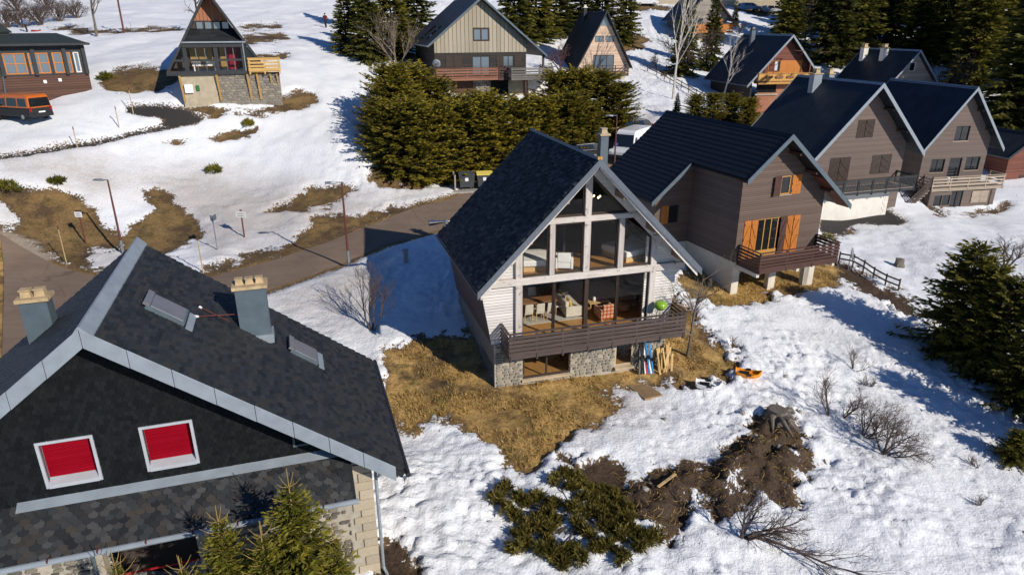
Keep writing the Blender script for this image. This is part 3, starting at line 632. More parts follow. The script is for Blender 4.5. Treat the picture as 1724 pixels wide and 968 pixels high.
def window(h, r, v, frame='black_frame', glass='glass_dark', nu=2, nz=1, fw=.07, dep=.1, curtain=None, name='window', sill=None):
    u0, u1, z0, z1 = r; mb = MB()
    mb.box((u0, v, z0), (u0+fw, v+dep, z1)).box((u1-fw, v, z0), (u1, v+dep, z1)).box((u0+fw, v, z0), (u1-fw, v+dep, z0+fw)).box((u0+fw, v, z1-fw), (u1-fw, v+dep, z1))
    cu = [u0+fw+(u1-u0-2*fw)*i/nu for i in range(nu+1)]; cz = [z0+fw+(z1-z0-2*fw)*i/nz for i in range(nz+1)]
    for x in cu[1:-1]: mb.box((x-fw*.45, v+.01, z0+fw), (x+fw*.45, v+dep-.01, z1-fw))
    for y in cz[1:-1]: mb.box((u0+fw, v+.014, y-fw*.4), (u1-fw, v+dep-.014, y+fw*.4))
    f = h.part(mb, name, frame)
    for a, b in zip(cu, cu[1:]):
        for c, d in zip(cz, cz[1:]): h.part(MB().box((a, v+dep*.5, c), (b, v+dep*.5+.012, d)), 'pane', glass, f)
    if curtain: h.part(MB().box((u0+fw, v+dep+.05, z0+fw), (u0+fw+(u1-u0)*curtain[1], v+dep+.08, z1-fw)), 'curtain', curtain[0], f)
    if sill: h.part(MB().box((u0-.08, v-.1, z0-.06), (u1+.08, v+dep, z0-.003)), 'sill', sill, f)
    return f
def shutter(h, u0, u1, z0, z1, v, mat, parent, mat2=None, ang=0, z_brace=True, flip=False):
    """ledged shutter: boards proud of each other, two ledges and a diagonal brace; ang swings it about its u0 edge"""
    mb = MB(); W = u1-u0; n = max(3, int(W/.13))
    for i in range(n): mb.box((i*W/n+.004, 0, 0), ((i+1)*W/n-.004, -.028-.004*(i % 2), z1-z0))
    H = z1-z0
    if z_brace:
        for zz in ((.12*H, .5*H) if H < 1.4 else (.08*H, .48*H, .88*H)): mb.box((.02, -.03, zz), (W-.02, -.06, zz+.1))
        a, b = (.05, .12*H+.1), (W-.05, .48*H)
        if flip: a, b = (W-.05, a[1]), (.05, b[1])
        mb.bar((a[0], -.045, a[1]), (b[0], -.045, b[1]), .03, .09, (0, 0, 1))
        if H >= 1.4:
            a, b = (a[0], .48*H+.1), (b[0], .88*H); mb.bar((a[0], -.045, a[1]), (b[0], -.045, b[1]), .03, .09, (0, 0, 1))
    o = obj('shutter', mb.mesh('shutter'), mat, parent); o.location = (u0, v, z0-h.zg); o.rotation_euler = (0, 0, ang); return o
def balcony(h, u0, u1, vf, vb, zd, rail, boards, mat, mat_side=None, post=1.3, deckmat='deck_wood', sides=(True, True), pw=.09, bt=.03, fascia=.22, post_down=.3, vbl=None, vbr=None, cap=.12, label=None, slat_gap=None):
    """boards: list of (z0, z1) below the handrail top"""
    mb = MB(); n = max(4, int((vb-vf)/.14)); ms = mat_side or mat
    for i in range(n): a = vf+(vb-vf)*i/n; mb.box((u0, a+.006, zd-.04), (u1, a+(vb-vf)/n-.006, zd))
    for k in range(int((u1-u0)/1.1)+1): x = u0+.05+k*(u1-u0-.1)/max(1, int((u1-u0)/1.1)); mb.box((x-.05, vf+.02, zd-.24), (x+.05, vb, zd-.044))
    B = h.part(mb, 'balcony', deckmat)
    T = zd+rail
    h.part(MB().box((u0-.03, vf-.07, T-.045), (u1+.03, vf-.07+cap, T)), 'handrail', mat, B)
    for a, b in boards: h.part(MB().box((u0, vf-.04, T+a), (u1, vf-.04+bt, T+b)), 'rail_board', mat, B)
    if fascia: h.part(MB().box((u0, vf-.045, zd-fascia-.03), (u1, vf-.012, zd-.03)), 'fascia_board', mat, B)
    k = max(1, round((u1-u0)/post))
    for i in range(k+1):
        x = u0+.08+(u1-u0-.16)*i/k; h.part(MB().box((x-pw/2, vf-.005, zd-post_down), (x+pw/2, vf+pw, T-.045)), 'post', mat, B)
        if post_down > .25: h.part(MB().box((x-pw*.4, vf-.075, zd-post_down), (x+pw*.4, vf-.047, zd-.05)), 'joist_end', mat, B)
    for sd, x, vv in ((sides[0], u0, vbl or vb), (sides[1], u1, vbr or vb)):
        if not sd: continue
        sg = 1 if x == u1 else -1
        h.part(MB().box((x-.06, vf+.06, T-.045), (x+.06, vv, T-.002)), 'handrail', ms, B)
        for a, b in boards: h.part(MB().box((x, vf, T+a+.002), (x+sg*bt, vv, T+b-.002)), 'rail_board', ms, B)
        h.part(MB().box((x-pw/2, vv-pw-.001, zd-.2), (x+pw/2, vv-.001, T-.05)), 'post', ms, B)
    return B
SL = {}
def slate_mesh(kind, w, l, th=.014):
    k = (kind, w, l)
    if k not in SL:
        g = .006; hw = w/2-g
        if kind == 'round': pts = [(-hw, l)]+[(-hw*math.cos(t), hw*.9*(1-math.sin(t))) for t in np.linspace(0, math.pi, 7)]+[(hw, l)]
        elif kind == 'oval': pts = [(-hw, l), (-hw, l*.22), (-hw*.55, .02), (hw*.5, 0), (hw, l*.2), (hw, l)]
        else: pts = [(-hw, l), (-hw, 0), (hw, 0), (hw, l)]
        mb = MB(); n = len(pts)
        top = [(x, y, th*2.1*(1-y/l)+.004) for x, y in pts]; bot = [(x, y, z-th) for x, y, z in top]
        mb.add(top+bot, [tuple(range(n))]+[(i, (i+1) % n, (i+1) % n+n, i+n)[::-1] for i in range(n-1)]); SL[k] = mb
    return SL[k]
def slates(h, parent, O, A, B, W, T, kind, w, e, l, mat, name='slate', nparts=300, keep=None, jit=.02, th=.014):
    O, A, B = (np.array(q, float) for q in (O, A, B)); A /= np.linalg.norm(A); B /= np.linalg.norm(B); Nn = np.cross(A, B)
    base = slate_mesh(kind, w, l, th); bv = np.array(base.v); items = []
    for r in range(int(T/e)+1):
        t = r*e
        for k in range(int(W/w)+1):
            x = (k+.5*(r % 2)+.25)*w
            if x-w*.5 < 0 or x+w*.5 > W or t+e*.7 > T or (keep and not keep(O+A*x+B*(t+e*.5))): continue
            items.append((x+random.uniform(-1, 1)*jit*w*3, t+random.uniform(-1, 1)*jit*e*3, random.uniform(-1, 1)*jit*1.5, random.uniform(0, .004)))
    cl = h.loc((0, 0, CAMZ)); items.sort(key=lambda q: np.linalg.norm(O+A*q[0]+B*q[1]-cl))
    dzv = np.array([0, 0, h.zg])
    me = base.mesh(name); me.materials.append(M[mat])
    for x, t, rot, up in items[:nparts]:
        c, s_ = math.cos(rot), math.sin(rot); a = A*c+B*s_; b = B*c-A*s_; p = O+A*x+B*t+Nn*up-dzv
        o = bpy.data.objects.new(name, me); C.objects.link(o); o.parent = parent
        o.matrix_local = Matrix(((a[0], b[0], Nn[0], p[0]), (a[1], b[1], Nn[1], p[1]), (a[2], b[2], Nn[2], p[2]), (0, 0, 0, 1)))
    rest = items[nparts:]
    if rest:
        V = []; Fc = []; tn = []
        for x, t, rot, up in rest:
            c, s_ = math.cos(rot), math.sin(rot); a = A*c+B*s_; b = B*c-A*s_; p = O+A*x+B*t+Nn*up-dzv; k = len(V)*len(bv)
            V.append(p+np.outer(bv[:, 0], a)+np.outer(bv[:, 1], b)+np.outer(bv[:, 2], Nn)); Fc += [tuple(i+k for i in f) for f in base.f]; tn += [random.random()]*len(bv)
        m = bpy.data.meshes.new(name+'_courses'); m.from_pydata(np.concatenate(V).tolist(), [], Fc); m.update(); at = m.attributes.new('tint', 'FLOAT', 'POINT'); at.data.foreach_set('value', np.array(tn, 'f'))
        o = obj(name+'_courses', m, mat, parent); o['kind'] = 'stuff'
STONES = []
def stone_meshes(mat):
    out = []
    for k in range(7):
        rr = random.Random(k*13+len(mat)); n = 8
        ring = [(.5*math.copysign(abs(math.cos(t))**.6, math.cos(t))*rr.uniform(.84, 1), .5*math.copysign(abs(math.sin(t))**.6, math.sin(t))*rr.uniform(.84, 1)) for t in np.linspace(0, 2*math.pi, n, False)+.2]
        V = [(x, .5, z) for x, z in ring]+[(x*.97, -.2, z*.97) for x, z in ring]+[(x*.78, -.5, z*.78) for x, z in ring]
        Fc = [(i, (i+1) % n, (i+1) % n+n, i+n) for i in range(n)]+[(i+n, (i+1) % n+n, (i+1) % n+2*n, i+2*n) for i in range(n)]+[tuple(range(2*n, 3*n))]
        m = bpy.data.meshes.new('stone'); m.from_pydata(V, [], Fc); m.update(); m.materials.append(M[mat]); out.append(m)
    return out
def stones(h, parent, u0, u1, z0, z1, v, mat, sz=.26, holes=(), side=None, fill=.9, nmax=300, name='stone'):
    ms = stone_meshes(mat); z = z0; n = 0
    while z < z1-.04:
        hh = min(random.uniform(.55, 1.0)*sz*.75, z1-z); u = u0+random.uniform(0, .05)
        while u < u1-.06:
            ww = min(random.uniform(.6, 1.7)*sz, u1-u); cu, cz = u+ww/2, z+hh/2; u += ww
            if any(a-.05 < cu < b+.05 and c-.05 < cz < d+.05 for a, b, c, d in holes) or random.random() > fill or n >= nmax: continue
            o = bpy.data.objects.new(name, random.choice(ms)); C.objects.link(o); o.parent = parent; n += 1
            pz = cz-h.zg
            if side is None: o.location = (cu, v, pz); o.scale = (ww*.95, .09, hh*.93)
            else: o.location = (v, cu, pz); o.scale = (ww*.95, .09, hh*.93); o.rotation_euler = (0, 0, side)
        z += hh
def chimney(h, u, v, w, d, ztop, zbot, mat, cap='terracotta', pots=2, parent=None, name='chimney'):
    c = h.part(MB().box((u-w/2, v-d/2, zbot), (u+w/2, v+d/2, ztop)), name, mat, parent)
    h.part(MB().box((u-w/2-.07, v-d/2-.07, ztop+.001), (u+w/2+.07, v+d/2+.07, ztop+.1)), 'cap', cap, c)
    for i in range(pots):
        x = u-w/2+w*(i+.5)/pots; r = min(w/pots, d)*.40
        mb = MB().extr([(x-r, v-r, ztop+.1), (x+r, v-r, ztop+.1), (x+r*.8, v-r*.8, ztop+.1+1.2*r), (x-r*.8, v-r*.8, ztop+.1+1.2*r)], (0, r*1.9, 0))
        mb.box((x-r*1.02, v-r*1.02, ztop+.1+1.35*r), (x+r*.95, v+r*.95, ztop+.1+1.6*r)); mb.box((x-r*.7, v-r*.6, ztop+.1+1.2*r), (x-r*.5, v-r*.4, ztop+.1+1.36*r)); mb.box((x+r*.4, v-r*.6, ztop+.1+1.2*r), (x+r*.6, v-r*.4, ztop+.1+1.36*r))
        h.part(mb, 'chimney_pot', cap, c)
    return c
# ================================================================ the glazed chalet in the middle
ch = House('glazed_chalet', 'chalet with tall glazed gable front, pale weathered timber frame and dark tiled roof', (3.302, 28.836, 5.698), .292, -5.12)
ZR, WE, VF, VB = 5.18, 5.19, -1.0, 7.87; sl = ZR/WE
def rz(u): return ZR-abs(u)*sl
lf = slope(ch, 'roof_slope', (-WE, 0), (0, ZR), VF, VB, .14, 'roof_deck'); rg = slope(ch, 'roof_slope', (WE, 0), (0, ZR), VF, VB, .14, 'slates_dark')
nl = math.hypot(WE, ZR); Bv = np.array([WE, 0, ZR])/nl
slates(ch, lf, (-WE-.05*Bv[0], VB, -.05*Bv[2]), (0, -1, 0), Bv, VB-VF, nl+.03, 'rect', .24, .155, .25, 'chalet_tile', 'roof_tile', 0, None, .03, .026)
ch.part(MB().extr([(-.12, VF, ZR-.02), (0, VF, ZR+.07), (.12, VF, ZR-.02)], (0, VB-VF, 0)), 'ridge_cap', 'barge_grey', lf)
ch.part(MB().box((-.1, VF-.03, ZR-.02), (.1, VF+.12, ZR+.1)), 'ridge_end', 'honey_wood', lf)
for sg, pr in ((-1, lf), (1, rg)):
    b = barge(ch, (sg*(WE+.06), -.06), (0, ZR), VF-.002, .30, .05, 'barge_grey', pr)
    mb = MB()
    for k in range(11):
        u = sg*(.35+k*.47); mb.lathe([(.022, 0), (.016, .012)], (0, 0, 0), 6); q = mb.v[-12:]; mb.v[-12:] = [(u+a, VF-.052-c, rz(u)-.13+b_) for a, b_, c in q]
    ch.part(mb, 'studs', 'chrome', pr)['kind'] = 'stuff'
    mb = MB().extr([(sg*(WE-.1), VF+.04, .1-.26), (sg*.05, VF+.04, ZR-.16), (sg*.05, VF+.04, ZR-.42), (sg*(WE-.1), VF+.04, .1-.52)], (0, .07, 0)); ch.part(mb, 'verge_timber', 'pale_timber_x', pr)
    for k, u in enumerate((1.3, 2.9, 4.3)): ch.part(MB().box((sg*u-.09, VF+.115, rz(u)-.5), (sg*u+.09, .4, rz(u)-.24)), 'purlin', 'soffit', pr)
    mb = MB().extr([(sg*(WE-.06), VF+.13, rz(WE-.06)-.143), (sg*.02, VF+.13, ZR-.16), (sg*.02, .5, ZR-.16), (sg*(WE-.06), .5, rz(WE-.06)-.143)], (0, 0, -.02)); ch.part(mb, 'soffit', 'soffit', pr)
    ch.part(MB().extr([(sg*4.75, .0, rz(4.75)-.18), (sg*.12, .0, ZR-.30), (sg*.12, .0, ZR-.78), (sg*4.75, .0, rz(4.75)-.66)], (0, .2, 0)), 'rafter', 'pale_timber_x', None)
gutter(ch, -WE-.08, -.12, VF, VB, .05, 'steel_dark', lf)
# frame
for a, b, z0, z1, w in ((-3.29, -2.98, -3.05, 1.55, .26), (-.15, .15, .001, 4.75, .24), (3.19, 3.49, -3.05, 1.42, .26), (-1.74, -1.50, .001, 2.32, .2), (1.52, 1.78, .001, 2.32, .2)):
    bevel(ch.part(MB().box((a, -.04, z0), (b, w-.04, z1)), 'post', 'pale_timber_z'), .015)
bevel(ch.part(MB().box((-4.9, -.06, -.31), (4.95, .15, -.0)), 'main_beam', 'pale_timber_x'), .015)
bevel(ch.part(MB().box((-2.42, -.05, 2.322), (2.5, .15, 2.56)), 'collar_beam', 'pale_timber_x'), .015)
top = lambda u: rz(u)-.72
def glaze(poly):
    """a pane with its dark frame"""
    f = MB(); n = len(poly); c = np.mean(np.array(poly), 0)
    for (a, b), (c_, d) in zip(poly, poly[1:]+poly[:1]): f.bar((a, .13, b), (c_, .13, d), .10, .12, (0, 1, 0))
    F_ = ch.part(f, 'glazing', 'brown_frame'); ch.part(MB().extr([(a, .12, b) for a, b in poly], (0, .012, 0)), 'pane', 'glass', F_)
xs = [-2.98, -1.47, .07, 1.62, 3.19]
for a, b in zip(xs, xs[1:]): glaze([(a+.01, -3.0), (b-.01, -3.0), (b-.01, -.33), (a+.01, -.33)])
ch.part(MB().box((-.02, .0, -3.04), (.16, .2, -.315)), 'glazing_post', 'brown_frame'); 
glaze([(-2.95, .05), (-1.77, .05), (-1.77, min(2.28, top(1.77))), (-2.95, top(2.95))]); glaze([(3.16, .05), (1.81, .05), (1.81, min(2.28, top(1.81))), (3.16, top(3.16))][::-1])
glaze([(-1.48, .05), (-.17, .05), (-.17, 2.28), (-1.48, 2.28)]); glaze([(.17, .05), (1.5, .05), (1.5, 2.28), (.17, 2.28)])
glaze([(-1.75, 2.6), (-.17, 2.6), (-.17, top(.17))]); glaze([(.17, 2.6), (1.75, 2.6), (.17, top(.17))])
# clad shoulders and leaning side walls
for sg in (-1, 1):
    pts = [(sg*4.36, .12, -3.06), (sg*3.0, .12, -3.06), (sg*3.0, .12, rz(3.0)-.18), (sg*4.9, .12, rz(4.9)-.18), (sg*4.86, .12, -.15)]
    ch.part(MB().extr(pts, (0, .1, 0)), 'cladding', 'pale_cladding')
    ch.part(MB().extr([(sg*4.36, .22, -3.06), (sg*4.86, .22, -.15), (sg*4.9, .22, .12), (sg*4.74, .22, .12), (sg*4.7, .22, -.15), (sg*4.2, .22, -3.06)], (0, VB-.7, 0)), 'side_wall', 'deck_wood_y')
    ch.part(MB().box((sg*4.28, .101, -5.6), (sg*3.9, VB-.5, -3.061)), 'basement_wall', 'mortar_grey')
ch.part(MB().extr([(-4.2, 7.3, -5.4), (4.2, 7.3, -5.4), (4.2, 7.3, -3.06), (4.7, 7.3, .3), (0, 7.3, 5.0), (-4.7, 7.3, .3), (-4.2, 7.3, -3.06)], (0, .15, 0)), 'rear_wall', 'dark_wood')
bh = [(-2.95, -.6, -4.95, -3.35), (1.66, 2.62, -5.0, -3.2)]
bw = ch.part(wall_front(MB(), [(-4.28, -3.07), (4.28, -3.07)], -5.6, .0, .1, bh), 'basement_wall', 'mortar')
stones(ch, bw, -4.26, 4.26, -5.2, -3.12, -.005, 'granite', .25, bh, None, .93)
stones(ch, bw, 0.1, 7.0, -5.2, -3.12, -4.27, 'granite', .3, (), math.pi/2, .9, 120)
window(ch, bh[0], .02, 'brown_frame', 'glass', 2, 1, .09, .09); ch.part(MB().box((-3.0, -.12, -5.06), (-.55, .0, -4.96)), 'sill', 'sandstone')
window(ch, bh[1], .03, 'sandstone', 'glass', 1, 1, .08, .07, name='basement_door'); ch.part(MB().box((1.62, -.22, -5.12), (2.66, -.01, -5.0)), 'sill', 'sandstone')
for u in (-3.2, -.35, 1.35, 3.9): ch.part(MB().box((u-.14, -.1, -3.6), (u+.14, -.008, -3.33)), 'corbel', 'sandstone')
# floors and inside
ch.part(MB().box((-4.15, .24, -3.12), (4.15, 7.25, -3.0)), 'floor', 'parquet'); ch.part(MB().box((-4.66, .24, -.16), (4.66, 7.25, -.0)), 'floor', 'parquet')
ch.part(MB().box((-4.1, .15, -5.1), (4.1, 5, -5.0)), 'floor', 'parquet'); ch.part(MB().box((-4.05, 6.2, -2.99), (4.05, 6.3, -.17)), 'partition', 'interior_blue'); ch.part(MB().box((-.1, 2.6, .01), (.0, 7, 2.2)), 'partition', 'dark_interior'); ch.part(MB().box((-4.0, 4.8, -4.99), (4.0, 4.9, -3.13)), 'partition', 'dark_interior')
balcony(ch, -3.93, 4.62, -1.12, -.002, -3.05, 1.0, [(-.28, -.15), (-.47, -.33), (-.66, -.52), (-.85, -.71), (-1.04, -.91)], 'deck_wood', 'deck_wood_y', 1.22, 'deck_wood', (True, True), .09, .03, .2, .32, .55, .45)
u, z = ch.lp(1014, 268, 6.0); uc = u; zt = ch.lp(1014, 228, 6.0)[1]
chimney(ch, uc, 6.0, .42, .42, zt, rz(uc)-.1, 'zinc_blue', 'sandstone', 1, rg)
# chrome horn lamp on a bracket at the rear corner of the eave
p = ch.onplane(752, 373, (0, 7.6, 0), (0, 1, 0)); wp = ch.wld(p[0], 7.6, p[2]); q = np.array([-ch.c, -ch.s, 0])
t = thing('horn_floodlight', 'shiny chrome horn-shaped lamp sticking out over the road behind the tiled chalet roof', 'lamp', wp)
mb = MB().tube([q*.12, q*.35, q*.95], [.06, .09, .17], 14); obj('horn', mb.mesh('horn'), 'chrome', t)
mb = MB().tube([q*.1, q*.1+np.array([0, 0, -.5])], .03, 8).tube([q*.1, -q*.6], .03, 8).tube([q*.02+np.array([0, 0, .12]), q*.02-np.array([0, 0, .12])], .1, 10); obj('bracket', mb.mesh('bracket'), 'galvanised', t)

# ================================================================ the slate-clad house in the foreground
sh = House('slate_house', 'dark slate-clad house with zinc verges and two red roller shutters in its gable', (-9.716, 14.019, 4.214), .311, -3.98)
ZR, WE, VB = 5.348, 7.03, 7.318; sl = ZR/WE
def rs(u): return ZR-abs(u)*sl
VW = .725
nl = math.hypot(WE, ZR); Bv = np.array([-WE, 0, ZR])/nl
rg = slope(sh, 'roof_slope', (WE, 0), (0, ZR), 0, VB, .16, 'roof_deck'); lf = slope(sh, 'roof_slope', (-WE, 0), (0, ZR), 0, VB, .16, 'roof_deck')
slates(sh, rg, (WE+.05, 0, -.05*sl), (0, 1, 0), Bv, VB, nl-.1, 'oval', .25, .125, .26, 'slate', 'slate', 300, None, .03, .02)
Bl = np.array([WE, 0, ZR])/nl
slates(sh, lf, (-WE-.05, VB, -.05*sl), (0, -1, 0), Bl, VB, nl-.1, 'oval', .25, .125, .26, 'slate', 'slate', 0)
cap = sh.part(MB().extr([(-.2, -.02, rs(.2)+.08), (-.02, -.02, ZR+.14), (.02, -.02, ZR+.14), (.24, -.02, rs(.24)+.08), (.24, -.02, rs(.24)+.03), (0, -.02, ZR+.06), (-.2, -.02, rs(.2)+.03)], (0, VB+.05, 0)), 'ridge_cap', 'zinc', rg)
for sg, pr in ((1, rg), (-1, lf)):
    n = 8; us = np.linspace(.0, WE-.25, n+1)
    for a, b in zip(us, us[1:]):
        g = .006; za, zb = rs(a)+.10, rs(b)+.10
        bevel(sh.part(MB().extr([(sg*(a+g), -.012, za), (sg*(b-g), -.012, zb), (sg*(b-g), -.012, zb-.47), (sg*(a+g), -.012, za-.47)], (0, -.03, 0)), 'verge_panel', 'zinc', pr), .008)
    sh.part(MB().extr([(sg*.03, .45, ZR-.2), (sg*(WE-.2), .45, rs(WE-.2)-.2), (sg*(WE-.2), .45, rs(WE-.2)-.26), (sg*.03, .45, ZR-.26)], (0, -.45, 0)), 'soffit', 'dark_wood', pr)
    gutter(sh, sg*(WE+.08), -.05, -.05, VB, .075, 'steel_dark', pr)
W1 = (-1.66, -.55, 1.143, 2.287); W2 = (.616, 1.718, 1.143, 2.287)
zS = .5*(sh.lp(100, 836, VW)[1]+sh.lp(500, 770, VW)[1]); VG = -.75; zG = .5*(sh.lp(100, 938, VG)[1]+sh.lp(560, 846, VG)[1])
uPL = sh.lp(28, 842, VW)[0]; uPR = sh.lp(600, 838, VG)[0]
tp = [(-WE+.5, rs(WE-.5)-.2), (0, ZR-.2), (6.16, rs(6.16)-.2)]
gw = sh.part(wall_front(MB(), tp, zS-.3, VW, VW+.3, [W1, W2]), 'gable_wall', 'roof_deck')
def kp(p): return p[2] < rs(p[0])-.3 and not any(a-.08 < p[0] < b+.08 and c-.1 < p[2] < d+.08 for a, b, c, d in (W1, W2))
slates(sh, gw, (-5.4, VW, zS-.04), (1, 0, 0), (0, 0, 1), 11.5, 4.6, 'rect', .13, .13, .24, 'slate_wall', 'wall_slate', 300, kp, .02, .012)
for wn in (W1, W2):
    a, b, c, d = wn; mb = MB(); o_ = .07; iv = VW+.2
    mb.box((a-o_, VW-.06, c-.1), (a, iv, d+o_)).box((b, VW-.06, c-.1), (b+o_, iv, d+o_)).box((a, VW-.06, d), (b, iv, d+o_))
    mb.extr([(a, VW-.08, c-.1), (a, iv, c-.1), (a, iv, c+.12), (a, VW-.08, c)], (b-a, 0, 0)); f = sh.part(mb, 'window', 'white_metal')
    sh.part(MB().box((a, iv-.06, c+.1), (b, iv-.02, d)), 'roller_shutter', 'red_shutter', f); sh.part(MB().box((a, iv+.0, c), (b, iv+.06, d)), 'pane', 'glass_dark', f)
u, z = sh.lp(492, 738, VW); window(sh, (u, u+.6, z-.22, z+.5), VW-.1, 'zinc_blue', 'glass_dark', 1, 1, .06, .08)
# pent roof with fish-scale slates
pent = sh.part(MB().plate([(uPL, VW, zS), (uPR, VW, zS), (uPR, VG, zG), (uPL-1.6, VG, zG)], .1), 'pent_roof', 'roof_deck')
Bp = np.array([0, VW-VG, zS-zG]); lpn = np.linalg.norm(Bp); ex = 1.6
def kp2(p): t = (p[1]-VG)/(VW-VG); return p[0] > uPL-ex*(1-t)
slates(sh, pent, (uPL-ex, VG-.02, zG-.02), (1, 0, 0), Bp, uPR-uPL+ex, lpn, 'round', .235, .145, .3, 'fish_slate', 'scale_slate', 300, kp2, .03, .022)
sh.part(MB().extr([(uPL, VW-.25, zS-.25*(zS-zG)/(VW-VG)+.045), (uPL, VW, zS+.045), (uPL, VW, zS+.08), (uPL, VW-.02, zS+.08), (uPL, VW-.25, zS-.25*(zS-zG)/(VW-VG)+.06)], (uPR-uPL-.02, 0, 0)), 'flashing', 'zinc', pent)
sh.part(MB().tube([(uPL-1.7, VG-.06, zG-.04), (uPR+.05, VG-.06, zG-.04)], .075, 10), 'gutter', 'zinc', pent)
for k in range(9): x = uPL-1.2+k*1.05; sh.part(MB().box((x-.015, VG-.14, zG-.02), (x+.015, VG+.05, zG+.045)), 'gutter_hook', 'rust_paint', pent)
sh.part(MB().box((uPL-1.6, VW-.5, zG-.28), (uPR-.02, VW-.02, zG-.12)), 'soffit', 'beige_render', pent)
# stone storey
hg_ = [(sh.lp(170, 930, VW)[0], sh.lp(335, 930, VW)[0], -6, zG-.35)]
st_ = sh.part(wall_front(MB(), [(-6.5, zS-.3), (6.16, zS-.3)], sh.zg-.8, VW+.02, VW+.4, hg_), 'stone_wall', 'mortar')
sh.part(wall_front(MB(), [(uPR-.3, zS-.29), (5.2, rs(5.2)-.22), (6.16, rs(6.16)-.22)], zS-.3, VW+.015, VW+.3), 'stone_wall', 'mortar')
stones(sh, st_, .6, 5.45, -4.0, zS-.4, VW+.01, 'basalt', .24, hg_, None, .62); stones(sh, st_, -3.2, hg_[0][0]-.15, -3.5, zG-.3, VW+.01, 'basalt', .24, hg_, None, .62, 80)
z = sh.zg-.2; k = 0
while z < rs(5.9)-.35:
    hh = random.uniform(.24, .36); ln = .62 if k % 2 else .4
    for a, b in ((6.17-ln, 6.17),): bevel(sh.part(MB().box((a, VW-.03, z+.008), (b, VW+.2, z+hh-.008)), 'quoin', 'quoin', st_), .015)
    z += hh; k += 1
sh.part(MB().box((6.0, VW+.1, sh.zg-.8), (6.15, VB-.4, .7)), 'side_wall', 'mortar'); sh.part(MB().box((-6.5, VW+.1, sh.zg-.8), (-6.35, VB-.4, .4)), 'side_wall', 'mortar'); sh.part(MB().extr([(-6.4, VB-.5, sh.zg), (6.1, VB-.5, sh.zg), (6.1, VB-.5, .6), (0, VB-.5, 5.1), (-6.4, VB-.5, .4)], (0, .1, 0)), 'rear_wall', 'mortar')
sh.part(MB().tube([(6.55, VW+.1, .25), (6.3, VW+.1, -.1), (6.27, VW-.02, -.4), (6.27, VW-.02, sh.zg+.25), (6.36, VW-.2, sh.zg+.05)], .05, 8), 'downpipe', 'zinc')
sh.part(MB().box((hg_[0][0]-.1, 2.4, sh.zg-.5), (hg_[0][1]+.1, 2.5, zG)), 'garage_door', 'dark_wood'); u, z = sh.lp(230, 966, VW-.1); sh.part(MB().box((hg_[0][0], VW+.02, z-.06), (hg_[0][1], VW+.06, z-.02)), 'guard_rail', 'red_paint'); sh.part(MB().box((hg_[0][0]-.1, VW+.1, sh.zg-.5), (hg_[0][1]+.1, 2.4, sh.zg+.3)), 'garage_floor', 'plastic_dark'); sh.part(MB().box((hg_[0][0]-.1, VW-1.4, sh.zg-.5), (hg_[0][1]+.1, VW+.1, sh.zg+.28)), 'garage_apron', 'steel_dark')
u0, _ = sh.lp(158, 940, VW); sh.part(MB().tube([(u0, VW-.05, zG-.1), (u0, VW-.05, sh.zg)], .05, 8), 'downpipe', 'zinc_blue')
# chimneys
chimney(sh, 3.34, 4.63, .87, .56, 4.40, 1.9, 'zinc_blue', 'terracotta', 3, rg)
sh.part(MB().box((2.86, 4.3, rs(2.86)-.3), (3.84, 4.95, rs(3.84)+.16)), 'chimney_flashing', 'zinc', rg)
best = min(np.linspace(1, 7, 121), key=lambda v: abs(sh.lp(49, 584, v)[1]-rs(sh.lp(49, 584, v)[0])))
ul = sh.lp(49, 584, best)[0]; ur = sh.lp(83, 558, best)[0]; zt = sh.lp(30, 512, best)[1]; w_ = min(max(sh.lp(77, 503, best)[0]-sh.lp(30, 512, best)[0], .5), 1.1)
chimney(sh, ul+w_/2, best+.3, w_, .5, zt, rs(ul)-.4, 'zinc_blue', 'terracotta', 2, lf)
# roof windows with closed covers
nR = (sl, 0, 1)
for q in (((255.5, 489.8), (246.5, 514.3), (312.7, 545.3), (316.7, 524)), ((491.6, 566.4), (488.8, 586.9), (534.3, 611), (536, 592.5))):
    P4 = [sh.onplane(x, y, (0, 0, ZR+.16), nR) for x, y in q]; u0, u1 = sorted((.5*(P4[0][0]+P4[1][0]), .5*(P4[2][0]+P4[3][0]))); v0, v1 = sorted((.5*(P4[1][1]+P4[2][1]), .5*(P4[0][1]+P4[3][1])))
    v0 = v1-max(v1-v0, .55)
    f = sh.part(MB().plate([(u0, v0, rs(u0)+.16), (u1, v0, rs(u1)+.16), (u1, v1, rs(u1)+.16), (u0, v1, rs(u0)+.16)], .18), 'roof_window', 'zinc_blue', None)
    bevel(sh.part(MB().plate([(u0+.1, v0+.05, rs(u0+.1)+.20), (u1-.03, v0+.05, rs(u1-.03)+.20), (u1-.03, v1-.05, rs(u1-.03)+.20), (u0+.1, v1-.05, rs(u0+.1)+.20)], .04), 'blind', 'skylight_cover', f), .01)
    sh.part(MB().plate([(u0-.04, v0+.03, rs(u0-.04)+.24), (u0+.1, v0+.03, rs(u0+.1)+.24), (u0+.1, v1-.03, rs(u0+.1)+.24), (u0-.04, v1-.03, rs(u0-.04)+.24)], .08), 'blind_box', 'skylight_cover', f)
    sh.part(MB().plate([(u1+.003, v0-.1, rs(u1)+.07), (u1+.16, v0-.1, rs(u1+.16)+.07), (u1+.16, v1+.06, rs(u1+.16)+.07), (u1+.003, v1+.06, rs(u1)+.07)], .015), 'flashing', 'zinc', f)
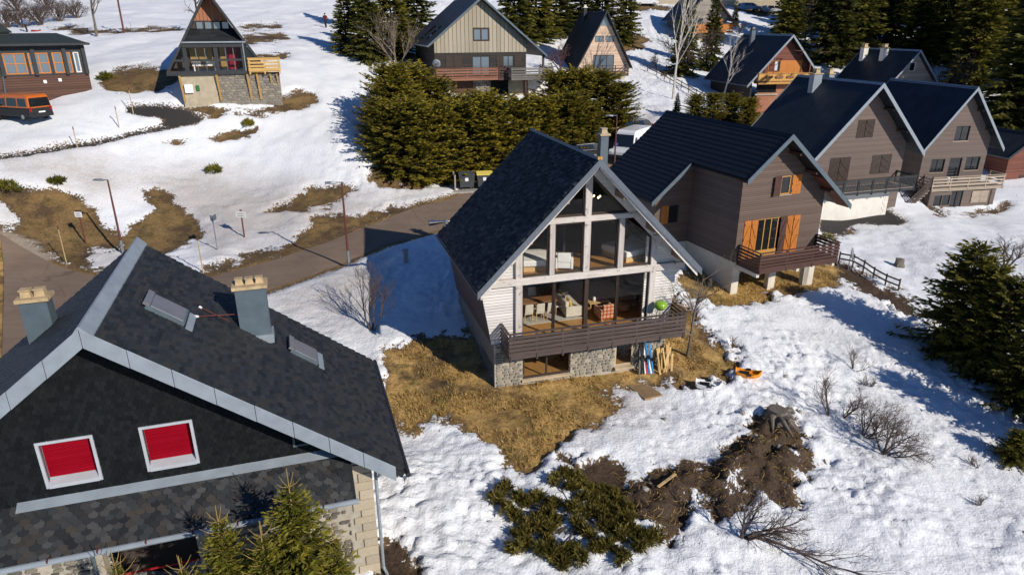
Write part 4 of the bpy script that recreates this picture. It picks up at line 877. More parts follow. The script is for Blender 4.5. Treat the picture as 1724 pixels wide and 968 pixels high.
for a, b in (((328, 533), (397, 529)), ((336, 517), (386, 541))):
    A_, B_ = sh.onplane(*a, (0, 0, ZR+.05), nR), sh.onplane(*b, (0, 0, ZR+.35), nR); sh.part(MB().tube([A_, B_], .018, 6), 'stay_rod', 'rust_paint', rg); sh.part(MB().tube([A_, A_+(B_-A_)*.08], [.05, .03], 8), 'insulator', 'white_label', rg)
# ================================================================ brown boarded house on pillars
br = House('brown_house', 'brown boarded house on cream pillars with orange shutters and a ribbed black roof', (15.42, 39.882, 7.811), .374, -7.35)
ZR = 2.312; sl = ZR/2.725
def rb(u): return ZR-abs(u)*sl
VF, VB, VN, WL, WN, WR = -1.0, 11.65, 4.386, 2.725, 5.372, 5.249
lf = br.part(MB().plate([(-WL, VF, rb(WL)-.05), (0, VF, ZR-.05), (0, VB, ZR-.05), (-WL, VB, rb(WL)-.05)], .12), 'roof_slope', 'roof_deck')
lb = br.part(MB().plate([(-WN, VN, rb(WN)-.05), (-WL, VN, rb(WL)-.05), (-WL, VB, rb(WL)-.05), (-WN, VB, rb(WN)-.05)], .12), 'roof_slope', 'roof_deck')
rgt = br.part(MB().plate([(WR, VF, rb(WR)), (0, VF, ZR), (0, VB, ZR), (WR, VB, rb(WR))], .16), 'roof_slope', 'metal_roof')
cs = math.hypot(1, sl); st = .345/cs; u = 0; k = 0
while u < WN-.02:
    u2 = min(u+st, WN); v0 = VF if u2 < WL+.08 else VN; u2 = min(u2, WL) if v0 == VF and u2 > WL-.1 else u2
    z0, z1 = rb(u), rb(u2); up = .055
    mb = MB().extr([(-u, v0, z0+.0), (-u2-.02, v0, z1+up-.02), (-u2-.02, v0, z1-.02), (-u, v0, z0-.04)], (0, VB-v0, 0)); bevel(br.part(mb, 'roof_course', 'metal_roof', lf if v0 == VF else lb), .012, 2); u = u2; k += 1
br.part(MB().extr([(-.15, VF, rb(.15)+.05), (0, VF, ZR+.1), (.15, VF, rb(.15)+.05)], (0, VB-VF, 0)), 'ridge_cap', 'metal_roof', lf)
barge(br, (-WL-.06, rb(WL+.06)), (0, ZR+.02), VF, .22, .05, 'zinc_blue', lf, up=.1); barge(br, (WR+.05, rb(WR+.05)), (0, ZR+.02), VF, .22, .05, 'zinc_blue', rgt, up=.1); barge(br, (-WN-.05, rb(WN+.05)), (-WL-.05, rb(WL+.05)), VN, .22, .05, 'zinc_blue', lb, up=.1)
br.part(MB().extr([(.05, VF+.06, ZR-.2), (WR-.05, VF+.06, rb(WR-.05)-.18), (WR-.05, VF+.06, rb(WR-.05)-.22), (.05, VF+.06, ZR-.24)], (0, 1.0, 0)), 'soffit', 'red_boards', rgt)
br.part(MB().extr([(-.05, VF+.06, ZR-.2), (-WL+.05, VF+.06, rb(WL-.05)-.2), (-WL+.05, VF+.06, rb(WL-.05)-.24), (-.05, VF+.06, ZR-.24)], (0, 1.0, 0)), 'soffit', 'red_boards', lf)
for uu in (.9, 2.3, 3.7): br.part(MB().box((uu-.07, VF+.1, rb(uu)-.42), (uu+.07, .1, rb(uu)-.25)), 'purlin', 'mahogany', rgt)
uL, uR = -2.227, 4.077
r1 = br.rect((1317, 297), (1335, 326), 0); r2 = br.rect((1278, 369), (1338, 432), 0)
r1 = (r1[0], r1[0]+.75, r1[2], r1[3]); zf = -5.09; r2 = (r2[0]-.05, r2[0]+2.1, zf+.02, br.lp(1290, 368, 0)[1])
br.part(wall_front(MB(), [(uL, rb(uL)-.2), (0, ZR-.2), (uR, rb(uR)-.2)], zf-.12, 0, .14, [r1, r2]), 'front_wall', 'brown_cladding')
br.part(wall_side(MB(), uL, uL+.14, .141, VB-.4, zf-.12, rb(uL)-.16), 'side_wall', 'brown_cladding_side')
br.part(wall_side(MB(), uR-.14, uR, .141, VB-.4, -5.3, rb(uR)-.2), 'side_wall', 'brown_cladding_side')
r3 = br.rect((1126, 346), (1141, 374), VN+.4)
br.part(wall_front(MB(), [(-4.9, rb(4.9)-.15), (uL-.001, rb(uL)-.18)], zf-.12, VN+.4, VN+.54, [r3]), 'wing_wall', 'brown_cladding'); br.part(wall_side(MB(), -4.9, -4.76, VN+.541, VB-.4, zf-.1, rb(4.9)-.1), 'side_wall', 'brown_cladding_side')
br.part(wall_front(MB(), [(-4.9, rb(4.9)-.15), (0, ZR-.2), (uR, rb(uR)-.2)], zf-2, VB-.54, VB-.41), 'rear_wall', 'brown_cladding')
f = window(br, r3, VN+.42, 'brown_frame', 'glass_dark', 1); shutter(br, r3[0]-.55, r3[0], r3[2], r3[3], VN+.39, 'orange_wood', f)
# plinth, pillars, floor slab
br.part(MB().extr([(uL+.03, .02, zf-.121), (uL+.03, 10.8, zf-.121), (uL+.03, 10.8, -6.2), (uL+.03, .42, -7.9), (uL+.03, .02, -7.9)], (.3, 0, 0)), 'plinth', 'cream_render')
br.part(MB().box((-4.88, VN+.42, -8), (-4.6, VB-.5, zf-.121)), 'plinth', 'cream_render'); br.part(MB().box((-4.6, VN+.42, -8), (uL, VN+.6, zf-.121)), 'plinth', 'cream_render')
br.part(MB().box((uL+.34, .5, zf-.36), (uR-.02, VB-.6, zf-.125)), 'floor_slab', 'cream_render'); br.part(MB().box((-2.05, .03, -7.9), (uL+.55, .38, zf-.125)), 'pillar', 'cream_render')
for (a, b, vv) in (((1293, 1304, .2)), ((1351, 1367, .2))):
    p0 = br.lp(a, 476, vv)[0]; p1 = br.lp(b, 476, vv)[0]; br.part(MB().box((p0, vv, -8.2), (p1, vv+.35, zf-.365)), 'pillar', 'cream_render')
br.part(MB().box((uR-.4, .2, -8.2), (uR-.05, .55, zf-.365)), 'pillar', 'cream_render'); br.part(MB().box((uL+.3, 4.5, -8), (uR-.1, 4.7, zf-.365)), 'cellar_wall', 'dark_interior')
for uu in (-1.95, 1.0, 3.75): br.part(MB().box((uu-.1, -1.85, zf-.5), (uu+.1, .6, zf-.262)), 'beam', 'cream_render')
f = window(br, r1, .03, 'honey_wood', 'glass_dark', 1, 1, .07, .08, sill='tan_rail'); w_ = .62
shutter(br, r1[0], r1[0]+w_, r1[2]-.02, r1[3]+.03, -.03, 'mahogany', f, None, R(180+12)); shutter(br, r1[1]+.06, r1[1]+.06+w_+.08, r1[2]-.02, r1[3]+.03, -.01, 'orange_wood', f)  # left shutter coloured dark to paint in the shade of its turned-away face
f = window(br, r2, .05, 'honey_wood', 'glass_dark', 4, 1, .07, .09, name='french_window'); br.part(MB().box((r2[0]+.02, .03, zf+.03), (r2[1]-.5, .05, zf+.42)), 'lower_panel', 'honey_wood', f)
for k in range(2): shutter(br, r2[0]-.98+k*.49, r2[0]-.51+k*.49, r2[2], r2[3], -.01-.03*k, 'orange_wood', f, None, 0, True, k == 1)
shutter(br, r2[1]-.45, r2[1], r2[2], r2[3], -.02, 'mahogany', f)
for k in range(2): shutter(br, r2[1]+.03+k*.5, r2[1]+.51+k*.5, r2[2], r2[3], -.01-.03*k, 'orange_wood', f, None, 0, True, k == 0)
balcony(br, -1.986, 3.951, -1.9, -.002, zf, 1.0, [(-.28, -.14), (-.48, -.34), (-.68, -.54), (-.88, -.74), (-1.04, -.94)], 'mahogany', None, 1.75, 'mahogany', (True, True), .1, .035, .24, .3)

# ================================================================ two taupe gabled houses
def gable_house(h, We, zr, L, of, wl, wr, zb, wallmat, roofmat, bargemat, holes=(), th=.16, bd=.24, Wr=None, gutm='zinc_blue', soff='dark_wood', sidemat=None, up=.05, vwall=0, ridge=True):
    """gabled box: walls, two slopes with verge boards, gutters, soffits; returns the slopes"""
    s_ = zr/We; Wr = Wr or We; rf = lambda u: zr-abs(u)*s_
    a = slope(h, 'roof_slope', (-We, 0), (0, zr), -of, L, th, roofmat); b = slope(h, 'roof_slope', (Wr, rf(Wr)), (0, zr), -of, L, th, roofmat)
    barge(h, (-We-.05, -.05), (0, zr), -of-.002, bd, .05, bargemat, a, up=up); barge(h, (Wr+.05, rf(Wr+.05)), (0, zr), -of-.002, bd, .05, bargemat, b, up=up)
    barge(h, (-We-.05, -.05), (0, zr), L+.052, bd, .05, bargemat, a, up=up); barge(h, (Wr+.05, rf(Wr+.05)), (0, zr), L+.052, bd, .05, bargemat, b, up=up)
    if ridge: h.part(MB().extr([(-.16, -of, rf(.16)+.02), (0, -of, zr+.06), (.16, -of, rf(.16)+.02)], (0, L+of, 0)), 'ridge_cap', bargemat, a)
    gutter(h, -We-.07, -.1, -of, L, .06, gutm, a); gutter(h, Wr+.07, rf(Wr)-.1, -of, L, .06, gutm, b)
    for sg, W, p in ((-1, We, a), (1, Wr, b)):
        if of > .3:
            h.part(MB().extr([(sg*.04, -of+.05, zr-th-.04), (sg*(W-.04), -of+.05, rf(W-.04)-th-.03), (sg*(W-.04), -of+.05, rf(W-.04)-th-.06), (sg*.04, -of+.05, zr-th-.07)], (0, of-.05, 0)), 'soffit', soff, p)
            for fr_ in (.3, .62): h.part(MB().box((sg*W*fr_-.07, -of+.1, rf(W*fr_)-.5), (sg*W*fr_+.07, .02, rf(W*fr_)-.3)), 'purlin', soff, p)
    h.part(wall_front(MB(), [(wl, rf(wl)-th-.02), (0, zr-th-.02), (wr, rf(wr)-th-.02)], zb, vwall, vwall+.16, holes), 'front_wall', wallmat)
    h.part(wall_front(MB(), [(wl, rf(wl)-th-.02), (0, zr-th-.02), (wr, rf(wr)-th-.02)], zb, L-.5, L-.34), 'rear_wall', wallmat)
    h.part(wall_side(MB(), wl, wl+.16, vwall+.161, L-.501, zb, rf(wl)-th-.05), 'side_wall', sidemat or wallmat); h.part(wall_side(MB(), wr-.16, wr, vwall+.161, L-.501, zb, rf(wr)-th-.05), 'side_wall', sidemat or wallmat)
    return a, b, rf
ta = House('taupe_house', 'larger taupe house with closed dark shutters and white basement wall', (29.367, 58.019, 5.775), .31, -5.6)
q1 = (-.76, 1.0, 1.3, 2.8); q2 = ta.rect((1398, 267), (1425, 309), 0); q3 = ta.rect((1469, 262), (1496, 291), 0); q2 = (q2[0], q2[1], -2.62, q2[3])
a, b, rf = gable_house(ta, 5.703, 5.783, 8.945, 1.18, -4.9, 4.807, -2.75, 'taupe_cladding', 'slates_blue', 'zinc', [q1, q2, q3], bd=.34)
for q in (q1, q2, q3):
    f = window(ta, q, .06, 'brown_frame', 'glass_dark', 2, 1, .06, .08); m_ = .5*(q[0]+q[1])
    for k in (0, 1): shutter(ta, (q[0], m_)[k]+.02, (m_, q[1])[k]-.02, q[2]+.02, q[3]-.02, .05, 'brown_frame' if q is not q3 else 'dark_wood', f, None, 0, True, k == 1)
ta.part(MB().box((-4.85, .03, 1.0), (4.6, -.02, 1.06)) if 0 else MB().box((-4.4, -.03, .02), (4.3, 0, .1)), 'trim_board', 'taupe_cladding')
ta.part(MB().box((-4.85, -.95, -6.2), (2.95, 7.5, -2.9)), 'basement_wall', 'white_render')
z = -5.6; k = 0
while z < -3.1:
    hh = .26; bevel(ta.part(MB().box((2.95-(.5 if k % 2 else .3), -.98, z+.01), (2.99, -.9, z+hh-.01)), 'quoin', 'white_render'), .01); z += hh; k += 1
ta.part(MB().box((2.96, -.2, -6.2), (4.75, 8, -2.76)), 'basement_wall', 'taupe_cladding')
B = balcony(ta, -4.6, 4.355, -2.1, -.002, -2.68, 1.02, [(-.16, -.08), (-.98, -.9)], 'anthracite', None, 1.55, 'tan_rail', (True, True), .1, .03, .22, .36)
n = 62
for k in range(n): x = -4.55+8.85*k/(n-1); ta.part(MB().box((x-.035, -2.135, -2.64), (x+.035, -2.112, -1.78)), 'baluster', 'anthracite', B)
for (x0, x1, yb, yt) in ((1367, 1382, 157, 128), (1392, 1402, 156, 128)):
    best = min(np.linspace(0, 8.5, 86), key=lambda v: abs(ta.lp(x0, yb, v)[1]-rf(ta.lp(x0, yb, v)[0]))); ul, _ = ta.lp(x0, yb, best); zt = ta.lp(x0+3, yt-2, best)[1]; w_ = (x1-x0)/ (F_PX/66)
    chimney(ta, ul+w_*.5, best+.3, w_, .6, zt, rf(ul)-.9, 'zinc', 'terracotta', 1, a)
tb = House('taupe_house', 'narrower taupe house with open windows and wooden terrace above its basement', (41.324, 64.0, 5.216), .206, -5.45)
R_ = lambda a, b, v=0: tb.rect(a, b, v)
q = [R_((1611, 213), (1629, 237)), R_((1569, 269), (1587, 290)), R_((1600, 267), (1613, 300)), R_((1628, 265), (1646, 286))]; q[2] = (q[2][0], q[2][1], -3.35, q[2][3])
a, b, rf = gable_house(tb, 4.35, 4.919*4.35/3.9, 10.1, .8, -3.5, 3.45, -3.42, 'taupe_cladding', 'slates_blue', 'zinc', q, bd=.3)
tb.root.location.z += 0
for i, r_ in enumerate(q): window(tb, r_, .07, 'black_frame', 'glass_dark', 1 if i == 2 else 2, 1, .06, .08, ('curtain_white', .35) if i in (0, 1) else None, 'door' if i == 2 else 'window', 'tan_rail' if i != 2 else None)
lo = [R_((1574, 330), (1583, 346), -1.6), R_((1588, 329), (1597, 345), -1.6), R_((1603, 323), (1614, 358), -1.6)]; l4 = R_((1637, 322), (1660, 340), -1.6)
tb.part(wall_front(MB(), [(-3.4, -3.43), (3.8, -3.43)], -6.4, -1.6, -1.46, lo), 'basement_wall', 'taupe_cladding'); tb.part(MB().box((-3.4, -1.459, -6.4), (-3.25, 9, -3.43)), 'basement_wall', 'taupe_cladding'); tb.part(MB().box((3.65, -1.459, -6.4), (3.8, 9, -3.43)), 'basement_wall', 'taupe_cladding')
for i, r_ in enumerate(lo): window(tb, r_, -1.55, 'black_frame', 'glass_dark', 1, 1, .05, .06, None, 'door' if i == 2 else 'window')
f = tb.part(MB().box((l4[0]-.02, -1.62, l4[2]), (l4[1]+.02, -1.601, l4[3])), 'window', 'brown_frame'); m_ = .5*(l4[0]+l4[1])
for k in (0, 1): shutter(tb, (l4[0], m_)[k]+.01, (m_, l4[1])[k]-.01, l4[2], l4[3], -1.625, 'tan_rail', f)
for x in (-.35, 3.3): tb.part(MB().box((x-.04, -1.63, -6), (x+.04, -1.602, -3.5)), 'trim_board', 'brown_frame')
balcony(tb, -3.5, 4.3, -1.75, -.002, -3.3, 1.05, [(-.28, -.14), (-.56, -.42), (-.86, -.70)], 'tan_rail', None, 2.0, 'tan_rail', (True, True), .1, .03, .24, .3)
# outside stair between the two houses
t = thing('outside_stair', 'sloping wooden stair with board railing between the two taupe houses', 'stair', tb.wld(-4.6, -1.2, -5.3), tb.yaw)
for k in range(9): obj('tread', MB().box((-1.1+k*.24, -.5, -.05+k*.23), (-.8+k*.24, .5, k*.23)).mesh('tread'), 'tan_rail', t)
for k in range(3):
    for y in (-.52, .52): obj('rail_board', MB().bar((-1.2, y, .3+k*.28), (1.15, y, 2.45+k*.28), .03, .13).mesh('rail_board'), 'deck_wood', t)
for x, y in ((-1.15, -.52), (1.1, -.52), (-1.15, .52), (1.1, .52)): obj('post', MB().box((x-.05, y-.05, -.5), (x+.05, y+.05, 1.0 if x < 0 else 3.1)).mesh('post'), 'deck_wood', t)
obj('stringer', MB().bar((-1.2, -.46, -.05), (1.15, -.46, 2.1), .05, .24).mesh('stringer'), 'deck_wood', t); obj('stringer', MB().bar((-1.2, .46, -.05), (1.15, .46, 2.1), .05, .24).mesh('stringer'), 'deck_wood', t)

# ================================================================ houses further back
h6 = House('timber_gable_house', 'dark-roofed house with grey timber gable and two white chimneys among the spruces', (52, 92, 7.914), .255, -3.2)
w6 = h6.rect((1533, 111), (1544, 119), .5)
a, b, rf = gable_house(h6, 4.6, 4.474*4.6/4.18, 10.2, .0, -3.6, 3.6, -5, 'grey_cladding', 'slates_blue', 'zinc', [(w6[0], w6[0]+.9, w6[2]-.1, w6[2]+1.0)], vwall=.6)
window(h6, (w6[0], w6[0]+.9, w6[2]-.1, w6[2]+1.0), .65, 'curtain_white', 'glass_dark', 1); h6.part(MB().box((-3.2, .3, .45), (3.2, .9, .6)), 'balcony_slab', 'tan_rail')
for k in range(4): h6.part(MB().box((-2.6+k*1.5, .45, -1.2), (-1.7+k*1.5, .6, .3)), 'window', 'glass_dark')
h6.part(MB().tube([(3.3, .3, -.3), (3.3, .3, 1.2)], .05, 6), 'downpipe', 'zinc')
for x, y0, y1 in ((1456, 99, 81), (1490, 98, 82)):
    best = min(np.linspace(0, 10, 101), key=lambda v: abs(h6.lp(x, y0, v)[1]-rf(h6.lp(x, y0, v)[0]))); ul = h6.lp(x, y0, best)[0]; zt = h6.lp(x, y1, best)[1]
    chimney(h6, ul, best+.35, .72, .7, zt, rf(ul)-.6, 'white_render', 'terracotta', 1, a)
og = House('red_wood_chalet', 'red-brown chalet with orange flower balcony, brick ground floor and round plaque', (32.0, 84.0, 9.395), .193, -3.9)
wu = [og.rect((1304, 104), (1314, 119), 0), og.rect((1324, 104), (1334, 119), 0)]; wl_ = og.rect((1275, 142), (1306, 156), 0)
a, b, rf = gable_house(og, 4.976, 5.441, 10.352, .8, -4.3, 4.3, .3, 'red_boards', 'slates_dark', 'zinc', [], bd=.26, soff='red_boards')
og.part(wall_front(MB(), [(-3.2, .30), (4.3, .30)], -5, .001, .16, [wl_]), 'lower_wall', 'brickwork'); og.part(wall_side(MB(), -4.3, -4.15, -.3, 9.8, -5, .29), 'lower_side_wall', 'black_cladding'); og.part(wall_side(MB(), 4.15, 4.3, .17, 9.8, -5, .29), 'lower_side_wall', 'brickwork')
window(og, (wl_[0], wl_[1], wl_[2]-.1, wl_[3]+.05), .02, 'black_frame', 'glass_dark', 2, 1, .07, .1); og.part(MB().box((wl_[0]-.2, -.15, wl_[2]-.3), (wl_[1]+.2, -.0, wl_[2]-.12)), 'sill', 'tan_rail')
og.part(MB().box((-2.2, -.02, wu[0][2]-.3), (2.1, .0, wu[0][3]+.1)), 'orange_panel', 'orange_wood')
for r_ in wu:
    f = window(og, (r_[0], r_[0]+.75, r_[2]-.1, r_[3]+.05), -.09, 'red_boards', 'glass_dark', 1, 1, .06, .06, None); og.part(MB().box((r_[0]+.06, -.075, r_[2]), (r_[0]+.42, -.065, r_[3])), 'curtain', 'curtain_white', f)
    s0 = r_[0]-.62 if r_ is wu[0] else r_[0]+.8; shutter(og, s0, s0+.58, r_[2]-.1, r_[3]+.05, -.03, 'red_boards', f, None, 0, True, r_ is wu[0])
og.part(MB().lathe([(.30, 0), (.30, .05), (.2, .07)], (0, 0, 0), 18), 'plaque', 'tan_rail'); pl = og.root.children[-1]; u, z = og.lp(1323, 84, 0); pl.location = (u, -.03, z-og.zg); pl.rotation_euler = (R(90), 0, 0); pl.data.transform(Matrix.Translation((0, 0, og.zg)))
B = balcony(og, -3.775, 3.4, -.95, -.002, .35, .95, [(-.88, -.1)], 'honey_wood', None, 1.45, 'red_rail', (True, True), .1, .05, .25, .25)
for k in range(5): x = -2.6+k*1.38; og.part(MB().box((x-.45, -1.14, .75), (x+.45, -.995, .95)), 'flower_box', 'red_rail', B)
for k in range(5):
    x = -2.6+k*1.38; mb = MB()
    for j in range(60): c_ = np.array([x+random.uniform(-.5, .5), -1.06+random.uniform(-.12, .1), .98+random.uniform(-.18, .2)]); d_ = RNG.normal(size=3)*.07; e_ = RNG.normal(size=3)*.07; mb.add([c_, c_+d_, c_+e_], [(0, 1, 2)], random.random())
    og.part(mb, 'flowers', 'needles_young', B)
for x in (-2.0, 2.6): og.part(MB().tube([(x, -.9, 1.3), (x, -.9, rf(x)-.25)], .06, 6), 'balcony_post', 'red_rail', B)
u, z = og.lp(1279, 65, 6.5); chimney(og, -1.0, 6.5, .5, .5, 5.9, 3.8, 'zinc_blue', 'steel_dark', 1, a)
ar = House('a_frame_chalet', 'pale pink-boarded A-frame chalet with black roof and small front terrace', (11.482, 90.025, 11.085), .213, -1.5)
We, zr = 3.558, 6.477; s_ = zr/We; rf = lambda u: zr-abs(u)*s_
a = slope(ar, 'roof_slope', (-We-.35, rf(We+.35)), (0, zr), -.6, 9.7, .14, 'slates_dark'); b = slope(ar, 'roof_slope', (We+.1, rf(We+.1)), (0, zr), -.6, 9.7, .14, 'slates_dark')
barge(ar, (-We-.35, rf(We+.35)), (0, zr), -.602, .2, .05, 'anthracite', a); barge(ar, (We+.1, rf(We+.1)), (0, zr), -.602, .2, .05, 'anthracite', b)
dr = (-1.371, 1.371, -.77, 1.346); wa = ar.rect((1002, 61), (1016, 71), 0); wb = ar.rect((1020, 61), (1034, 71), 0)
ar.part(wall_front(MB(), [(-We+.05, rf(We-.05)-.3), (0, zr-.35), (We-.05, rf(We-.05)-.3)], -1.2, 0, .15, [dr, wa, wb, ]), 'front_wall', 'pink_pine')
ar.part(wall_front(MB(), [(-We+.05, rf(We-.05)-.3), (0, zr-.35), (We-.05, rf(We-.05)-.3)], -1.2, 9.2, 9.35), 'rear_wall', 'pink_pine')
ar.part(MB().extr([(-.75, -.03, 4.75), (.75, -.03, 4.75), (0, -.03, 6.05)], (0, .02, 0)), 'gable_glass', 'glass_sky')
window(ar, dr, .03, 'brown_frame', 'glass_sky', 3, 1, .07, .08, name='glazed_door'); window(ar, wa, .03, 'black_frame', 'glass_sky', 2, 1, .05, .08, ('curtain_white', .9)); window(ar, wb, .03, 'black_frame', 'glass_sky', 2, 1, .05, .08)
balcony(ar, -2.3, 2.9, -1.3, -.002, -.78, .95, [(-.45, -.32), (-.8, -.66)], 'deck_wood', None, 1.7, 'tan_rail', (True, True), .1, .04, .3, .3); ar.part(MB().box((-2.9, -.3, -3), (2.9, 9, -1.21)), 'plinth', 'beige_render'); ar.part(MB().box((1.9, -1.25, -3), (2.3, -.9, -1.0)), 'terrace_pier', 'beige_render')
chimney(ar, -.5, 6.6, .42, .42, 6.9, 5.0, 'steel_dark', 'white_render', 1, a)
tn = House('tan_gable_house', 'large house with tan vertical-board gable, dark lower storey and reddish balcony', (-3.165, 74.554, 14.11), .303, -5.8)
uL, uR = -4.84, 4.919; gw_ = (-.83, .95, .28, 1.585)
s_ = 4.497/5.583; rf = lambda u: 4.497-abs(u)*s_
a = slope(tn, 'roof_slope', (-5.583, 0), (0, 4.497), -.8, 11.4, .2, 'slates_grey'); b = slope(tn, 'roof_slope', (6.942, rf(6.942)), (0, 4.497), -.8, 11.4, .2, 'slates_grey')
barge(tn, (-5.63, -.04), (0, 4.497), -.802, .2, .05, 'zinc_blue', a); barge(tn, (6.99, rf(6.99)), (0, 4.497), -.802, .2, .05, 'zinc_blue', b); gutter(tn, -5.66, -.12, -.8, 11.4, .07, 'zinc', a)
for k, vv in enumerate((2.2, 5.0)): tn.part(MB().plate([(-4.9, vv, rf(4.9)+.08), (-3.5, vv, rf(3.5)+.08), (-3.5, vv+1.0, rf(3.5)+.08), (-4.9, vv+1.0, rf(4.9)+.08)], .1), 'roof_window', 'glass_dark', a)
tn.part(wall_front(MB(), [(uL, max(rf(uL)-.25, -.7)), (0, 4.25), (uR, rf(uR)-.25)], -.799, -.05, .1, [gw_]), 'gable_wall', 'tan_cladding')
lw = [tn.rect((755, 95), (773, 114), 0), tn.rect((795, 95), (825, 116), 0), tn.rect((847, 94), (865, 112), 0)]; lw[1] = (lw[1][0], lw[1][1], -3.15, lw[1][3])
tn.part(wall_front(MB(), [(uL, -.801), (uR, -.801)], -3.4, .0, .15, lw[1:]), 'lower_wall', 'black_cladding'); tn.part(wall_front(MB(), [(-3.6, -3.401), (uR, -3.401)], -6.5, .3, .45), 'basement_wall', 'beige_render')
for u_ in (uL, uR-.15): tn.part(wall_side(MB(), u_, u_+.15, .151, 10.8, -6.5, rf(u_)-.25), 'side_wall', 'black_cladding')
tn.part(wall_front(MB(), [(uL, rf(uL)-.25), (0, 4.25), (uR, rf(uR)-.25)], -6, 10.8, 10.95), 'rear_wall', 'black_cladding')
f = window(tn, gw_, -.02, 'brown_frame', 'glass_sky', 2, 1, .16, .08, None); tn.part(MB().box((gw_[0]+.16, .12, gw_[2]+.16), (gw_[1]-.16, .14, gw_[3]-.16)), 'blind', 'curtain_white', f)
for k in (0, 1): m_ = .5*(lw[0][0]+lw[0][1]); tn.part(MB().box((lw[0][0]-.3 if k == 0 else m_+.02, -.04, lw[0][2]), (m_-.02 if k == 0 else lw[0][1]+.3, -.005, lw[0][3])), 'shutter', 'brown_frame')
window(tn, lw[1], .03, 'brown_frame', 'glass_sky', 2, 1, .08, .1, name='french_window'); f = window(tn, lw[2], .03, 'brown_frame', 'glass_sky', 2, 1, .07, .1, None, 'window', None)
shutter(tn, lw[2][0]-.75, lw[2][0]-.03, lw[2][2], lw[2][3], -.01, 'brown_frame', f); shutter(tn, lw[2][1]+.05, lw[2][1]+.85, lw[2][2], lw[2][3], -.01, 'brown_frame', f)
balcony(tn, -4.97, 1.5, -1.2, -.002, -3.2, 1.0, [(-.26, -.1), (-.52, -.36), (-.78, -.62), (-1.0, -.86)], 'red_rail', None, 1.6, 'deck_wood', (True, False), .1, .03, .22, .25)
balcony(tn, 2.6, 7.2, -2.2, 2.0, -3.22, 1.0, [(-.26, -.1), (-.52, -.36), (-.78, -.62), (-1.0, -.86)], 'grey_rail', None, 1.6, 'deck_wood', (True, True), .1, .03, .22, .25)
balcony(tn, 1.5, 2.6, -1.25, -.002, -3.24, 1.0, [(-.26, -.1), (-.52, -.36), (-.78, -.62), (-1.0, -.86)], 'mahogany', None, 1.6, 'deck_wood', (False, False), .1, .03, .22, .25)
tn.part(MB().box((-.6, -.1, -6), (.9, .29, -3.45)), 'stone_pier', 'rubble'); tn.part(MB().box((-3.2, .2, -6), (-.8, .28, -3.5)), 'garage_door', 'chestnut_boards'); tn.part(MB().box((1.1, .2, -6), (3, .28, -3.6)), 'garage_door', 'glass_dark')
for x in (4.2, 6.8): tn.part(MB().box((x-.1, -2.1, -6.5), (x+.1, -1.9, -3.5)), 'balcony_post', 'mahogany')
tn.part(MB().box((6.6, -.5, -3.2), (6.8, -.3, rf(6.7)-.2)), 'roof_post', 'mahogany'); tn.part(MB().box((5.2, -.2, -6.5), (7.0, 2, -3.5)), 'basement_wall', 'white_render')
u, z = tn.lp(734, 108, -.3); d = tn.part(MB().lathe([(.02, 0), (.3, .05), (.42, .14), (.43, .15)], (0, 0, 0), 18), 'satellite_dish', 'zinc'); d.data.transform(Matrix.Translation((0, 0, tn.zg))); d.location = (u, -.35, z-tn.zg); d.rotation_euler = (R(-80), 0, R(-30))
# ================================================================ A-frame with conservatory on the left hill
al = House('a_frame_chalet', 'A-frame chalet with glazed veranda, orange gable and stone basement on snowy slope', (-25.297, 61.905, 12.323), .36, -3.05)
We, zr = 4.014, 6.49; s_ = zr/We; rf = lambda u: zr-abs(u)*s_; L = 8.5
a = slope(al, 'roof_slope', (-We, 0), (0, zr), -.25, L, .14, 'slates_dark'); b = slope(al, 'roof_slope', (We, 0), (0, zr), -.25, L, .14, 'slates_dark')
barge(al, (-We-.03, -.05), (0, zr), -.252, .34, .05, 'anthracite', a); barge(al, (We+.03, -.05), (0, zr), -.252, .34, .05, 'anthracite', b)
VU = 1.25; zw = al.lp(380, 36.5, VU)[1]; zv = al.lp(380, 71, 0)[1]; zu = al.lp(380, 48, VU)[1]
al.part(MB().extr([(-We+.4, VU, .1), (We-.4, VU, .1), (0, VU, zr-.3)], (0, .15, 0)), 'gable_wall', 'dark_wood'); kk = (zr-zw-.3)/s_
al.part(MB().extr([(-kk, VU-.05, zw+.05), (kk, VU-.05, zw+.05), (0, VU-.05, zr-.35)], (0, .04, 0)), 'orange_boarding', 'orange_boards')
for k in range(4):
    u0 = -1.25+k*.68; f = window(al, (u0, u0+.56, zw-.62, zw-.02), VU-.09, 'brown_frame', 'glass_sky', 1, 1, .04, .05); 
    if k < 3: al.part(MB().box((u0+.05, VU-.06, zw-.58), (u0+.51, VU-.052, zw-.06)), 'curtain', 'curtain_white', f)
ue = (zr-zu)/s_; uf = (zr-zv)/s_
al.part(MB().plate([(-uf+.1, -.2, zv), (uf-.1, -.2, zv), (ue-.05, VU, zu), (-ue+.05, VU, zu)], .12), 'veranda_roof', 'slates_dark'); al.part(MB().tube([(-uf+.05, -.28, zv-.02), (uf-.05, -.28, zv-.02)], .07, 8), 'gutter', 'zinc'); al.part(MB().box((-uf, -.18, zv-.42), (uf, .05, zv-.13)), 'veranda_beam', 'anthracite')
al.part(MB().box((-We, -.2, -.32), (uf*.93, .1, -.0)), 'sill_beam', 'anthracite'); al.part(MB().box((-We+.1, .0, -.3), (We-.1, L-.3, -.05)), 'floor', 'parquet')
zm = (zv-.43)*.46; zt = zv-.43
for x in (-2.4, .02, 2.2): al.part(MB().box((x-.16, -.12, .001), (x+.16, .06, zt)), 'veranda_post', 'anthracite')
G = al.part(MB().box((-We+.6, -.06, zm-.09), (2.2, .0, zm+.09)), 'transom', 'anthracite')
